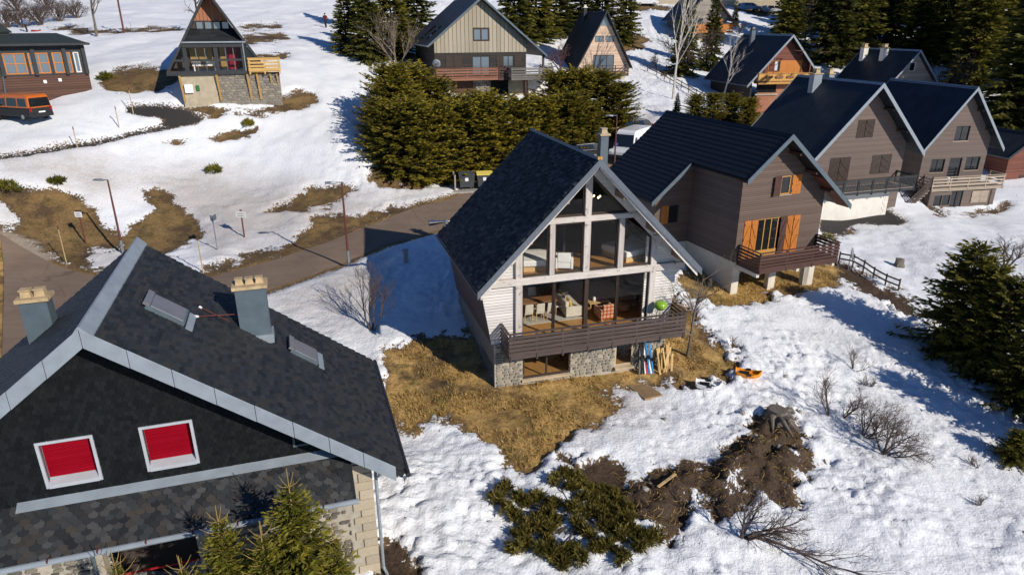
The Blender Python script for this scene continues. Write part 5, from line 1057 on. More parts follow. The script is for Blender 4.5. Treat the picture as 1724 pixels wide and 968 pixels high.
for x0, x1 in ((-2.24, -.14), (.18, 2.04)):
    for c, d_ in ((.02, zm-.09), (zm+.09, zt)):
        w_ = (x1-x0)/3
        for k in range(3): al.part(MB().box((x0+k*w_+.03, -.03, c), (x0+(k+1)*w_-.03, -.018, d_)), 'pane', 'glass', G)
        for k in (1, 2): al.part(MB().box((x0+k*w_-.03, -.05, c), (x0+k*w_+.03, .0, d_)), 'glazing_bar', 'zinc_blue', G)
al.part(MB().extr([(-We+.25, -.03, .02), (-2.56, -.03, .02), (-2.56, -.03, zt), (-(zr-zt)/s_+.15, -.03, zt)], (0, .012, 0)), 'pane', 'glass', G); al.part(MB().extr([(We-.25, -.03, .02), (2.36, -.03, .02), (2.36, -.03, zt), ((zr-zt)/s_-.15, -.03, zt)], (0, .012, 0)), 'pane', 'glass_dark', G)
al.part(MB().box((-2.1, VU-.08, .1), (-.3, VU-.01, zt+.2)), 'inner_panel', 'ochre'); al.part(MB().box((.3, VU-.08, .1), (1.0, VU-.01, zt+.2)), 'inner_panel', 'ochre'); al.part(MB().box((.9, .9, .05), (1.8, 1.0, zt)), 'curtain', 'curtain_red')
t = thing('veranda_table', 'white-clothed table standing in the glazed veranda of the left A-frame', 'table', al.wld(-1.05, .8, -.04), al.yaw)
obj('tablecloth', MB().extr([(-.95, -.4, .42), (.95, -.4, .42), (.9, -.4, .76), (-.9, -.4, .76)], (0, .8, 0)).mesh('tablecloth'), 'fabric_white', t)
for x in (-.8, .8):
    for y in (-.33, .33): obj('leg', MB().box((x-.05, y-.05, 0), (x+.05, y+.05, .42)).mesh('leg'), 'fabric_white', t)
obj('runner', MB().box((-.25, -.41, .45), (.25, .41, .775)).mesh('runner'), 'fabric_grey', t)
al.part(MB().box((-3.05, .02, -4), (-.3, 7.5, -.33)), 'basement_wall', 'beige_render'); sw = al.part(MB().box((-.299, .04, -4), (5.0, 2.0, -.33)), 'stone_wall', 'mortar_grey')
stones(al, sw, -.25, 4.95, -3.0, -.4, .03, 'granite', .34, (), None, .95)
for x in (-3.1, -.2, 2.3, 3.1): al.part(MB().bar((x, -.22, -.33), (x+.12, .0, -2.5), .17, .17, (0, 1, 0)), 'raking_strut', 'yellow_timber_z')
al.part(MB().box((-2.85, -.22, -1.75), (-2.2, .0, -1.05)), 'meter_box', 'white_label'); al.part(MB().box((-1.95, -.1, -1.6), (-1.68, .01, -1.15)), 'letter_box', 'green_paint')
al.part(MB().tube([(2.25, -.2, zv), (2.27, -.16, -.1)], .05, 6), 'downpipe', 'zinc')
B = balcony(al, 2.5, 5.1, -.45, 1.6, -.12, 1.15, [(-.22, -.05), (-.5, -.33), (-.8, -.6), (-1.12, -.86)], 'yellow_timber', None, 1.35, 'yellow_timber', (True, True), .12, .04, 0, .2)
for x in (4.2, 4.75): al.part(MB().bar((x, -.3, -.35), (x+.05, .03, -1.2), .12, .12, (0, 1, 0)), 'raking_strut', 'yellow_timber_z')
# ================================================================ low dark building with timber windows at the left edge
P = aty(141, 72, 63); ld = House('dark_pavilion', 'low dark pavilion with timber windows, green roof and brown boarded base', (P[0], P[1], P[2]), .62, -4.6, 'building')
lz0 = ld.lp(60, 120, .1)[1]
ws = [(ld.lp(a, 95, .05)[0], ld.lp(b, 95, .05)[0]) for a, b in ((2, 43), (45, 82), (86, 120), (122, 134))]
zt_, zb_ = ld.lp(100, 88, .05)[1], ld.lp(100, 124, .05)[1]
holes = [(a_+.05, b_-.05, zb_+.02, zt_-.02) for a_, b_ in ws]
ld.part(wall_front(MB(), [(-14, -.22), (-.1, -.22)], zb_-.1, .05, .3, holes), 'front_wall', 'anthracite'); ld.part(wall_front(MB(), [(-14, zb_-.1), (-.1, zb_-.1)], -6.5, .08, .3), 'base_wall', 'chestnut_boards'); ld.part(MB().box((-.35, .3, -6), (-.1, 7, -.22)), 'side_wall', 'anthracite')
for i, r_ in enumerate(holes): window(ld, r_, .08, 'orange_wood' if i < 3 else 'curtain_white', 'glass_sky', 2 if i < 3 else 1, 2 if i < 3 else 1, .1, .12)
ld.part(MB().plate([(-15, -.6, -.05), (.3, -.6, -.05), (-1.6, 4.0, .75), (-15, 4.0, .75)], .14), 'roof_slope', 'roof_green') if 'roof_green' in M else None
mat_plain('roof_green', (.035, .045, .042), .7, .2, 3); ld.part(MB().plate([(-15, -.6, -.05), (.3, -.6, -.05), (-1.6, 4.0, .75), (-15, 4.0, .75)], .14), 'roof_slope', 'roof_green'); ld.part(MB().plate([(.3, -.6, -.05), (.3, 8.5, -.05), (-1.6, 4.0, .75)], .14), 'roof_slope', 'roof_green')
ld.part(MB().plate([(-15, 3.2, .9), (-4.9, 3.2, .9), (-7.2, 7, 3.2), (-15, 7, 3.2)], .14), 'upper_roof', 'roof_green'); ld.part(MB().plate([(-4.9, 3.2, .9), (-4.9, 10, .9), (-7.2, 7, 3.2)], .14), 'upper_roof', 'roof_green'); ld.part(MB().box((-15, 3.4, -.2), (-5.1, 9, .85)), 'upper_wall', 'anthracite')
ld.part(MB().box((-15, -.66, -.2), (.33, -.601, -.02)), 'eave_board', 'anthracite'); ld.part(MB().box((.305, -.66, -.2), (.36, 8.4, -.02)), 'eave_board', 'anthracite')
for x in (-8.9, -6.2, -3.9, -1.65, -.2): ld.part(MB().box((x-.14, -.16, zb_-.1), (x+.14, .049, -.23)), 'pilaster', 'anthracite')
for x, y in ((76, 138), (101, 135)): u, z = ld.lp(x, y, .0); ld.part(MB().box((u-.12, -.05, z-.13), (u+.12, .079, z+.13)), 'wall_lamp', 'white_label')
ld.part(MB().tube([(ld.lp(5, 130, 0)[0], -.1, zb_), (ld.lp(7, 155, 0)[0], -.1, -4.4)], .06, 6), 'downpipe', 'zinc_blue')
# ================================================================ far house at the top, and the hut at the right edge
P = aty(1190, 34, 118); fh = House('far_chalet', 'distant grey-boarded chalet with orange balcony above the red-brown chalet roof', (P[0], P[1], P[2]), .15, -4.6)
a, b, rf = gable_house(fh, 4.2, 4.6, 9, .7, -3.4, 3.4, -1.6, 'grey_cladding', 'slates_grey', 'mahogany', []); fh.part(MB().box((-3.3, .02, -5), (3.3, 7, -1.61)), 'base_wall', 'beige_render')
balcony(fh, -3.3, 4.0, -1.3, -.002, -1.6, 1.0, [(-.9, -.1)], 'orange_wood', None, 1.6, 'tan_rail', (True, True), .1, .04, .3, .2); fh.part(MB().box((1.2, -.04, -1.5), (2.6, .0, .3)), 'door', 'orange_wood'); fh.part(MB().box((-2, -.04, -.9), (-.6, .0, .2)), 'window', 'glass_dark')
P = aty(1708, 262, 69); ht = House('roadside_hut', 'red-brown hut with dark roof cut by the right edge of the view', (P[0]+2.2, P[1]+1, P[2]-.2), .2, -4.2, 'hut')
gable_house(ht, 2.9, 2.2, 6, .5, -2.3, 2.3, -4.6, 'red_boards', 'slates_dark', 'anthracite', [], sidemat='red_boards'); ht.part(MB().box((-.5, -.04, -4.1), (.5, .0, -2.0)), 'door', 'dark_wood')
# retaining wall and car park edge at the top
p0, p1 = aty(1080, 6, 142), aty(1330, 6, 148)
w_ = obj('retaining_wall', MB().bar((p0[0], p0[1], p0[2]-.6), (p1[0], p1[1], p1[2]-.6), .5, 2.4).mesh('retaining_wall'), 'beige_render'); tag(w_, 'beige retaining wall along the upper car park at the top edge', 'wall')
# ---------------------------------------------------------------- vegetation
def norm(a): return a/(np.linalg.norm(a, axis=-1, keepdims=True)+1e-9)
def diamonds(P, D, Nn, L, Wd):
    S = norm(np.cross(D, Nn)); P2 = P+D*(L*.42)[:, None]
    V = np.stack([P, P2+S*Wd[:, None], P+D*L[:, None], P2-S*Wd[:, None]], 1).reshape(-1, 3); return V, np.arange(len(V)).reshape(-1, 4)
CON = {}
def conifer(seed, H=10., Rb=2.4, dens=1., blunt=.9, z0=.05, spray=.42, leaf='needles', trunk_r=.14, droop=.25, gap=.33, leader=False, wid=.16, lumpy=.25):
    """one conifer: trunk mesh and crown mesh of many small flat sprays set along drooping branches"""
    key = (seed, H, Rb, dens, leaf)
    if key in CON: return CON[key]
    g = np.random.default_rng(seed); P = []; D = []; Nn = []; L = []; Wd = []; T = []; tb = MB()
    tb.tube([(0, 0, -1.0), (0, 0, H*.5), (0, 0, H*.97)], [trunk_r, trunk_r*.6, .01], 7)
    z = z0*H; k = 0
    while z < H*.985:
        t = z/H; rad = Rb*max((1-t)**blunt, 0)*(1 if t > .12 else .75+2*t) + .05
        n = int(g.integers(6, 10)); a0 = g.uniform(0, 6.28)
        for i in range(n):
            az = a0+6.283*i/n+g.normal()*.22; bl = rad*g.uniform(1-lumpy, 1+lumpy*.6); el = .5*t-.12-droop*(1-t)+g.normal()*.1
            d = np.array([math.cos(az)*math.cos(el), math.sin(az)*math.cos(el), math.sin(el)]); side = np.array([-math.sin(az), math.cos(az), 0])
            m = max(2, int(bl/(.19/dens))); s = np.linspace(.18, 1, m)+g.normal(size=m)*.03
            base = np.array([0, 0, z])+d*(bl*s)[:, None]; base[:, 2] += -droop*.35*bl*s**2+.12*bl*s**4
            if bl > .6: tb.tube([(0, 0, z), tuple(base[m//2]), tuple(base[-1])], [.02+.012*bl, .012+.006*bl, .004], 3, False)
            for sd in (-1, 0, 1):
                ang = sd*(.75+g.normal(size=m)*.25); dd = d*np.cos(ang)[:, None]+side*np.sin(ang)[:, None] if sd else np.repeat(d[None], m, 0)
                dd = norm(dd+g.normal(size=(m, 3))*.18+np.array([0, 0, -.12 if sd else .02])); l = spray*(1.25-.55*s)*g.uniform(.7, 1.25, m)*min(1, .45+bl/1.6)
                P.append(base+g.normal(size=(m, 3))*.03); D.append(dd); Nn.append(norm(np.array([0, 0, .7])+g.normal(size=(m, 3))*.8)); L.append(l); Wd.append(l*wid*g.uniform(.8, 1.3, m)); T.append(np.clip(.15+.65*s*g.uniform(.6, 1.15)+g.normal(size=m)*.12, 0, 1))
        z += gap*g.uniform(.8, 1.2)*(1 if t < .8 else .8)/max(.8, dens**.4); k += 1
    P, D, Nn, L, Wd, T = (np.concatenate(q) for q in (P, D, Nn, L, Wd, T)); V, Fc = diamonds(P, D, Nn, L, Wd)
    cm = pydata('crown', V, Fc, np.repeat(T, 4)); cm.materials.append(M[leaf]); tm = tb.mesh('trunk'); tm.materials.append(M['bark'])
    CON[key] = (tm, cm, V); return CON[key]
def plant(name, label, cat, base, meshes, sc=(1, 1, 1), rz=0, group=None, names=('trunk', 'crown')):
    t = thing(name, label, cat, base, rz, group)
    for nme, m in zip(names, meshes):
        o = bpy.data.objects.new(nme, m); C.objects.link(o); o.parent = t; o.scale = sc
    return t
def hgt(base, top_px):
    d = ray(*top_px); t = (base[0]*d[0]+base[1]*d[1])/(d[0]**2+d[1]**2); return CAMZ+d[2]*t-base[2]
SPR = [dict(seed=s, H=12., Rb=2.9, dens=1.0, leaf=l, spray=.66, gap=.36, wid=.17) for s, l in ((1, 'needles'), (2, 'needles_dark'), (3, 'needles'), (4, 'needles_dark'))]
LAR = dict(seed=9, H=12., Rb=2.5, dens=.7, leaf='larch', spray=.6, gap=.5, wid=.10)
def spruce_at(bpx, tpx, kind, label, wide=1.0, group=None, name='spruce_tree', Y=None):
    b = gp(*bpx) if Y is None else aty(*bpx, Y)
    if name == 'hedge_conifer': tpx = (tpx[0], tpx[1]-5)
    if Y is not None: b[2] = hg(b[0], b[1])
    h = hgt(b, tpx); k = dict(kind); m = conifer(**k); s = h/k['H']
    return plant(name, label, 'tree', (b[0], b[1], b[2]-.1), m[:2], (s*wide, s*wide, s), random.uniform(0, 6.28), group)
random.seed(21)
far = [((1322, 100), (1322, -45), 1.0), ((1395, 112), (1392, -95), 1.05), ((1432, 100), (1440, -130), .95), ((1478, 82), (1480, -110), 1.05), ((1540, 105), (1538, -60), 1.1), ((1578, 108), (1572, -95), .9), ((1628, 150), (1622, -70), 1.0),
       ((1712, 216), (1690, -55), 1.3), ((1748, 205), (1740, -110), 1.1), ((1410, 55), (1412, -150), 1.0), ((1500, 50), (1505, -150), 1.0), ((1590, 85), (1588, -150), 1.0), ((1650, 110), (1640, -160), 1.1), ((1735, 150), (1730, -140), 1.1), ((1365, 45), (1368, -120), 1.0), ((1552, 40), (1552, -150), 1.1), ((1690, 60), (1690, -170), 1.2), ((1455, 30), (1456, -140), 1.2), ((1325, 60), (1328, -90), .9), ((1620, 60), (1622, -150), 1.1)]
nm_ = ['first', 'second', 'third', 'fourth', 'fifth', 'sixth', 'seventh', 'eighth', 'ninth', 'tenth', 'eleventh', 'twelfth', 'thirteenth', 'fourteenth', 'fifteenth', 'sixteenth', 'seventeenth', 'eighteenth', 'nineteenth', 'twentieth']
order = sorted(range(len(far)), key=lambda i: far[i][0][0])
for r_, i in enumerate(order):
    b, t_, w_ = far[i]; spruce_at(b, t_, SPR[i % 4], 'tall dark spruce in the wood at upper right, %s from its left end' % nm_[r_], w_*1.15, 'spruces of the wood behind the taupe houses')
spruce_at((1352, 92), (1350, -35), LAR, 'brown larch tree right of the red-brown chalet gable', 1.1, None, 'larch_tree')
spruce_at((1150, 128), (1148, -30), SPR[1], 'dark spruce behind the white birch left of the red-brown chalet', .9); spruce_at((1195, 118), (1188, -20), SPR[3], 'dark spruce hiding the far chalet behind the birches', .8)
spruce_at((1236, 45), (1236, 8), SPR[2], 'small dark spruce below the upper car park', 1.2); spruce_at((1138, 200), (1138, 154), SPR[1], 'small spruce in front of the ribbed black roof ridge', 1.0)
for k, (b, t_, w_, lb) in enumerate([((585, 90), (582, -25), 1.2, 'leftmost spruce of the clump left of the tan-gabled house'), ((622, 104), (620, -50), 1.1, 'spruce second from the left beside the tan-gabled house'), ((662, 98), (664, -70), 1.2, 'spruce behind the bare tree left of the tan-gabled house'), ((700, 70), (704, -90), 1.2, 'spruce right behind the roof of the tan-gabled house'), ((606, 50), (604, -80), 1.1, 'hindmost spruce of the clump at the top left of centre'),
        ((866, 80), (868, -70), 1.3, 'spruce just right of the tan-gabled house roof'), ((902, 72), (905, -100), 1.2, 'spruce between tan-gabled house and pink A-frame, left one'), ((935, 62), (938, -90), 1.1, 'spruce between tan-gabled house and pink A-frame, right one'), ((976, 48), (978, -95), 1.2, 'spruce behind the roof of the pink A-frame'), ((1012, 70), (1016, -70), 1.1, 'spruce right behind the pink A-frame gable'), ((1050, 72), (1046, -60), 1.0, 'rightmost spruce beside the pink A-frame, next to open snow')]):
    spruce_at(b, t_, SPR[k % 4], lb, w_*1.15, 'spruces around the tan house and the pink A-frame')
# ---- tall clipped hedge of conifers
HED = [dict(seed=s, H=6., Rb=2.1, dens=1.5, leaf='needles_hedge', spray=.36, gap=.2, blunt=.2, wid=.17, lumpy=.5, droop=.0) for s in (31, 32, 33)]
hp = [((662, 240), (664, 118)), ((696, 236), (692, 116)), ((735, 240), (725, 140)), ((648, 264), (650, 172)), ((664, 292), (666, 180)), ((694, 302), (694, 176)), ((738, 306), (738, 184)), ((784, 300), (782, 176)), ((828, 290), (826, 166)), ((872, 280), (870, 172)), ((914, 268), (912, 168)), ((955, 258), (952, 165)), ((990, 246), (988, 178)), ((938, 222), (930, 126)), ((972, 222), (968, 124)), ((1008, 224), (1004, 126)), ((1040, 226), (1036, 145)), ((760, 258), (770, 168)), ((800, 268), (812, 164)), ((668, 262), (676, 138))]
for k, (b, t_) in enumerate(hp):
    if k in (13, 14, 15, 16): lb = 'conifer of the clump under the pink A-frame terrace, %s from left' % nm_[k-13]
    elif k in (0, 1, 2, 19): lb = 'sunlit conifer of the hedge left of the tan house balcony, %s from left' % {0: 'first', 19: 'second', 1: 'third', 2: 'fourth'}[k]
    else: lb = 'conifer of the long hedge below the tan house, %s from left' % nm_[sorted([3, 4, 5, 6, 7, 8, 9, 10, 11, 12, 17, 18], key=lambda q: hp[q][0][0]).index(k)]
    spruce_at(b, t_, HED[k % 3], lb, random.uniform(1.15, 1.35), 'conifers of the tall hedge', 'hedge_conifer')
for k, (b, t_) in enumerate([((1168, 208), (1168, 164)), ((1198, 212), (1198, 162)), ((1228, 212), (1228, 164)), ((1258, 210), (1256, 170))]): spruce_at(b, t_, HED[k % 3], 'rounded conifer in front of the red-brown chalet, %s from left' % nm_[k], 1.3, 'rounded conifers before the red-brown chalet', 'hedge_conifer')
# ---- big bushy conifers at the right edge
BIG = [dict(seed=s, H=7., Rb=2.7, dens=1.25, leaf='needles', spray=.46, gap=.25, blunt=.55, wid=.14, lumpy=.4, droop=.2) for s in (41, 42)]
for b, t_, k, w_, lb in [((1602, 598), (1600, 398), 0, 1.12, 'big bushy conifer nearest the fence at the right edge'), ((1668, 640), (1662, 452), 1, 1.0, 'bushy conifer behind the big one at the right edge'), ((1722, 690), (1720, 520), 0, 1.1, 'bushy conifer cut by the right edge of the view'), ((1640, 618), (1632, 430), 1, .9, 'conifer between two bigger ones at the right edge')]:
    spruce_at(b, t_, BIG[k], lb, w_, None, 'bushy_conifer')
for x, y, h_, lb in ((1800, 690, 7, 'conifer just outside the right edge shading the snow'), (1860, 790, 6.5, 'conifer outside the lower right edge shading the snow')):
    p = hit(x, y); plant('bushy_conifer', lb, 'tree', (p[0], p[1], hg(p[0], p[1])-.1), conifer(**BIG[0])[:2], (h_/7,)*3, 1.0+x)
spruce_at((1706, 775), (1704, 716), BIG[1], 'low dark conifer at the lower right edge', 1.6, None, 'bushy_conifer')
# ---- young spruces before the slate house
YNG = [dict(seed=s, H=5., Rb=1.35, dens=2.2, leaf='needles_young', spray=.24, gap=.15, blunt=.72, wid=.15, lumpy=.3, droop=.12, trunk_r=.07) for s in (51, 52)]
def sapling(tpx, v, label, k, w_):
    u, z = sh.lp(*tpx, v); b = sh.wld(u, v, z); g_ = hg(b[0], b[1]); H_ = b[2]-g_; s = H_*.93/5.
    t = plant('young_spruce', label, 'tree', (b[0], b[1], g_-.1), conifer(**YNG[k])[:2], (s*w_, s*w_, s), tpx[0]*.7)
    mb = MB(); mb.tube([(0, 0, H_*.45), (.02, .01, H_*.8), (0, 0, H_+.1)], [.035, .022, .008], 6)
    for zz, n, l in ((.93, 5, .28), (.86, 6, .42), (.78, 6, .5), (.70, 5, .55)):
        for i in range(n): a_ = i*6.28/n+zz*9; q = np.array([math.cos(a_), math.sin(a_), .55]); mb.tube([(0, 0, H_*zz), tuple(np.array([0, 0, H_*zz])+q*l*.6), tuple(np.array([0, 0, H_*zz])+q*l+np.array([0, 0, .08]))], [.012, .009, .004], 4, False)
    obj('leader_shoot', mb.mesh('leader_shoot'), 'shoot', t)
sapling((482, 788), -2.2, 'tallest young spruce in front of the stone wall, its tip over the slates', 0, 1.15); sapling((362, 850), -2.1, 'young spruce left of the tallest one before the stone wall', 1, 1.0)
sapling((436, 876), -2.6, 'low young spruce between the two taller ones', 0, .8); sapling((560, 888), -2.4, 'young spruce at the right before the stone corner', 1, .75); sapling((186, 925), -2.4, 'small young spruce below the left window of the slate house', 1, .6); sapling((300, 935), -2.4, 'young spruce top at the bottom edge left of the others', 0, .7)
# ---- bare trees and shrubs
def bare_mesh(seed, H=5., r=.06, n0=6, levels=3, spread=.6, up=.5, stems=1, mat='twig', twist=.35, split=(4, 6), ratio=.56):
    g = random.Random(seed); mb = MB()
    def grow(p, d, l, r_, lv):
        pts = [p]; q = p; dd = d; seg = 4 if lv == levels else 3
        for i in range(seg):
            dd = dd+np.array([g.gauss(0, twist*.35), g.gauss(0, twist*.35), g.gauss(0, twist*.2)+up*.06]); dd = dd/np.linalg.norm(dd); q = q+dd*l/seg; pts.append(q)
        rr = [r_*(1-.75*i/seg) for i in range(seg+1)]; mb.tube(pts, rr, 5 if lv == levels else 3, False)
        if lv == 0: return
        k = n0 if lv == levels else g.randint(*split)
        for j in range(k):
            f = g.uniform(.3, 1.0); i = min(int(f*seg), seg-1); s_ = f*seg-i; pp = pts[i]*(1-s_)+pts[i+1]*s_; base_d = pts[i+1]-pts[i]; base_d = base_d/np.linalg.norm(base_d)
            a = g.uniform(0, 6.28); o_ = np.cross(base_d, np.array([math.cos(a), math.sin(a), .3])); o_ = o_/(np.linalg.norm(o_)+1e-9)
            nd = base_d*(1-spread*.5)+o_*spread*g.uniform(.6, 1.2)+np.array([0, 0, up*.25]); nd = nd/np.linalg.norm(nd); grow(pp, nd, l*ratio*g.uniform(.7, 1.15)*(1.15-.5*f), max(rr[i]*.6, .004), lv-1)
    for sx in range(stems):
        a = g.uniform(0, 6.28); t = 0 if stems == 1 else g.uniform(.25, .8); grow(np.array([g.gauss(0, .06)*(stems > 1), g.gauss(0, .06)*(stems > 1), -.15]), np.array([math.cos(a)*math.sin(t), math.sin(a)*math.sin(t), math.cos(t)]), H*g.uniform(.75, 1)*(1 if stems == 1 else .7), r, levels)
    m = mb.mesh('branches'); m.materials.append(M[mat]); return m
def bare_at(bpx, H, label, name='bare_shrub', cat='shrub', tpx=None, trunkmat=None, lean=None, group=None, **k):
    b = gp(*bpx); 
    if tpx: H = hgt(b, tpx)
    t = plant(name, label, cat, (b[0], b[1], b[2]), [bare_mesh(H=H, **k)], (1, 1, 1), 0, group, ('branches',))
    if lean == 'lie': t.rotation_euler = Vector(gp(1405, 966)-gp(1262, 914)+np.array([0, 0, .25])).to_track_quat('Z', 'Y').to_euler()
    elif lean: t.rotation_euler = lean
    return t
bare_at((628, 556), 5, 'leafless sapling on the dirty snow beside the chalet shadow', 'bare_sapling', 'tree', (618, 425), seed=3, r=.05, n0=9, levels=3, spread=.45, stems=4, mat='twig')
bare_at((1158, 596), 5, 'small leafless tree beside the right end of the glazed chalet balcony', 'bare_tree', 'tree', (1168, 448), seed=5, r=.10, n0=12, levels=3, spread=.8, stems=1, mat='twig_pale', up=.3)
bare_at((1396, 706), 2.9, 'slender leafless shrub, leftmost of the row on the right-hand snow', seed=7, r=.035, n0=9, levels=3, spread=.6, stems=3, group='leafless shrubs on the right-hand snow')
bare_at((1421, 707), 2.1, 'leaning leafless shrub between the slender one and the bushy ones', seed=8, r=.035, n0=9, levels=3, spread=.7, stems=3, group='leafless shrubs on the right-hand snow', lean=(.3, .7, 0))
bare_at((1455, 738), 2.6, 'dense dark leafless shrub in the middle of the row', seed=9, r=.035, n0=12, levels=3, spread=.8, stems=7, group='leafless shrubs on the right-hand snow', lean=(.1, .5, 0))
bare_at((1488, 768), 3.0, 'widest dense leafless shrub at the lower end of the row', seed=10, r=.04, n0=12, levels=3, spread=.85, stems=8, group='leafless shrubs on the right-hand snow', lean=(.0, .5, 0))
bare_at((1437, 624), 1.7, 'small leafless shrub, upper left of a pair on the snow', seed=11, r=.025, n0=9, levels=2, spread=.6, stems=5, lean=(0, .4, 0)); bare_at((1464, 648), .9, 'small leafless shrub, lower right of a pair on the snow', seed=12, r=.025, n0=9, levels=2, spread=.7, stems=6)
bare_at((1250, 915), 2.9, 'leafless shrub with splayed stems below the heap of earth', seed=13, r=.06, n0=11, levels=3, spread=.7, stems=5, lean=(.2, .55, 0))
bare_at((1268, 912), 3.6, 'fallen leafless branch lying on the snow beside the splayed shrub', 'fallen_branch', 'branch', seed=14, r=.06, n0=9, levels=3, spread=.45, stems=1, lean='lie', up=.0)
bare_at((1230, 588), .9, 'tiny leafless shrub at the edge of the grass right of the chalet', seed=15, r=.02, n0=8, levels=2, stems=5); bare_at((1646, 784), .9, 'small leafless shrub low on the snow near the right edge', seed=16, r=.02, n0=8, levels=2, stems=6); bare_at((1650, 852), .8, 'small twiggy shrub at the lower right edge', seed=17, r=.02, n0=8, levels=2, stems=5); bare_at((1160, 798), .8, 'thin twigs rising from the top of the earth heap', seed=18, r=.015, n0=7, levels=2, stems=5); bare_at((1298, 680), .9, 'single bent twig above the old stump', seed=19, r=.012, n0=3, levels=1, stems=2)
bare_at((1690, 452), 4, 'leafless tree behind the conifers at the right edge', 'bare_tree', 'tree', (1692, 365), seed=20, r=.09, n0=10, levels=3, spread=.7, stems=3, mat='twig')
bare_at((670, 120), 9, 'tall leafless tree at the left corner of the tan-gabled house', 'bare_tree', 'tree', (668, -15), seed=21, r=.13, n0=12, levels=3, spread=.5, stems=4, mat='twig_pale')
bare_at((163, 64), 8, 'leafless tree on the slope between dark pavilion and A-frame', 'bare_tree', 'tree', (156, -40), seed=22, r=.17, n0=12, levels=3, spread=.6, mat='bark_grey'); bare_at((342, 58), 8, 'leafless tree behind the left A-frame roof', 'bare_tree', 'tree', (335, -45), seed=23, r=.2, n0=9, levels=3, spread=.9, mat='twig', up=.2)
bare_at((1133, 170), 12, 'tall white birch left of the red-brown chalet', 'birch_tree', 'tree', (1158, -30), seed=24, r=.17, n0=14, levels=2, spread=.5, mat='birch_bark', twist=.2); bare_at((1160, 128), 9, 'brown leafless tree behind the white birch', 'bare_tree', 'tree', (1168, 10), seed=25, r=.14, n0=14, levels=3, spread=.6, stems=3, mat='twig'); bare_at((1216, 172), 9, 'white birch in front of the red-brown chalet roof', 'birch_tree', 'tree', (1222, 72), seed=26, r=.12, n0=11, levels=3, spread=.5, mat='birch_bark')
bare_at((945, 122), 5.5, 'reddish leafless bush at the left foot of the pink A-frame', 'bare_tree', 'tree', (955, 52), seed=27, r=.12, n0=12, levels=3, spread=.75, stems=3, mat='twig_red'); bare_at((1602, 175), 9, 'grey leafless tree among the spruces behind the taupe houses', 'bare_tree', 'tree', (1606, 40), seed=28, r=.12, n0=13, levels=3, spread=.6, stems=3, mat='twig'); bare_at((1245, 60), 5, 'leafless bush below the small spruce at the upper car park', 'bare_shrub', 'shrub', (1240, 22), seed=29, r=.08, n0=10, levels=3, stems=4, mat='twig')
bare_at((1105, 118), 4.0, 'low dark pine beside the rail fence', 'bare_shrub', 'shrub', (1106, 80), seed=30, r=.08, n0=10, levels=3, stems=3, mat='twig')
for k, (x, y, t_) in enumerate([(12, 48, -5), (40, 46, -8), (70, 42, -10), (100, 36, -12), (130, 30, -14), (30, 22, -30), (80, 18, -30)]): bare_at((x, y), 5, 'brown leafless bush of the thicket at top left, %s from left' % nm_[sorted(range(7), key=lambda q: [12, 40, 70, 100, 130, 30, 80][q]).index(k)], 'bare_bush', 'shrub', (x, t_), seed=60+k % 3, r=.08, n0=12, levels=3, spread=.8, stems=9, mat='twig', group='leafless bushes at the top left')
# ---- spreading dwarf pine lying in the snow
cl = [(70,370),(150,290),(160,460),(240,510),(320,380),(420,340),(260,360),(400,540),(470,480),(340,590),(270,620),(550,410),(560,230),(640,150),(740,170),(690,280),(780,240),(850,280),(940,270),(1020,310),(800,360),(880,400),(960,400),(1060,380),(700,470),(840,480),(950,500),(1040,480),(1130,450),(540,560),(740,590),(820,660),(960,620),(1050,600),(1140,570),(1200,640),(1100,700),(480,720),(310,720),(230,770),(440,800),(540,830),(700,800),(760,870),(620,900),(900,800),(980,790),(1110,880),(1330,730),(1380,690),(1250,800),(1290,700),(430,590),(500,620),(900,340),(1000,560),(640,810),(1010,440),(1080,530)]
def tuft_cloud(g, c, rad, ntuft, nl, ln, flat=.7):
    a = g.uniform(0, 6.283, ntuft); rr = rad*np.sqrt(g.random(ntuft)); p = np.stack([np.cos(a)*rr, np.sin(a)*rr, (1-(rr/rad)**2)*rad*flat*g.uniform(.5, 1, ntuft)], -1)+c
    ax = norm(np.stack([np.cos(a)*rr/rad, np.sin(a)*rr/rad, np.full(ntuft, .8)], -1)+g.normal(size=(ntuft, 3))*.35)
    P = np.repeat(p, nl, 0)+np.repeat(ax, nl, 0)*g.uniform(-.14, .1, (ntuft*nl, 1)); D = norm(np.repeat(ax, nl, 0)*.8+g.normal(size=(ntuft*nl, 3))*.55); L = g.uniform(.6, 1.2, ntuft*nl)*ln
    V, Fc = diamonds(P, D, norm(g.normal(size=D.shape)), L, L*.09); return V, np.repeat(np.clip(g.normal(.5, .2, ntuft), 0, 1), nl*4)
g = np.random.default_rng(5); VV = []; TT = []; c0 = gp(820+760/4.888, 770+480/4.888); mb = MB()
for x, y in cl:
    p = gp(820+x/4.888, 770+y/4.888)-c0; r_ = g.uniform(.15, .29); V, T = tuft_cloud(g, p+np.array([0, 0, .06]), r_, 30, 18, .22, 1.0); VV.append(V); TT.append(T)
    mb.tube([(p[0]*.35, p[1]*.35, -.05), (p[0]*.75, p[1]*.75, p[2]*.75+.05), (p[0], p[1], p[2]+.1)], [.035, .025, .012], 4, False)
V = np.concatenate(VV); dp = pydata('foliage', V, np.arange(len(V)).reshape(-1, 4), np.concatenate(TT)); dp.materials.append(M['needles_pine']); bm_ = mb.mesh('branches'); bm_.materials.append(M['bark'])
plant('dwarf_pine', 'spreading olive-green dwarf pine pressed down in the snow', 'shrub', c0, [bm_, dp], names=('branches', 'foliage'))
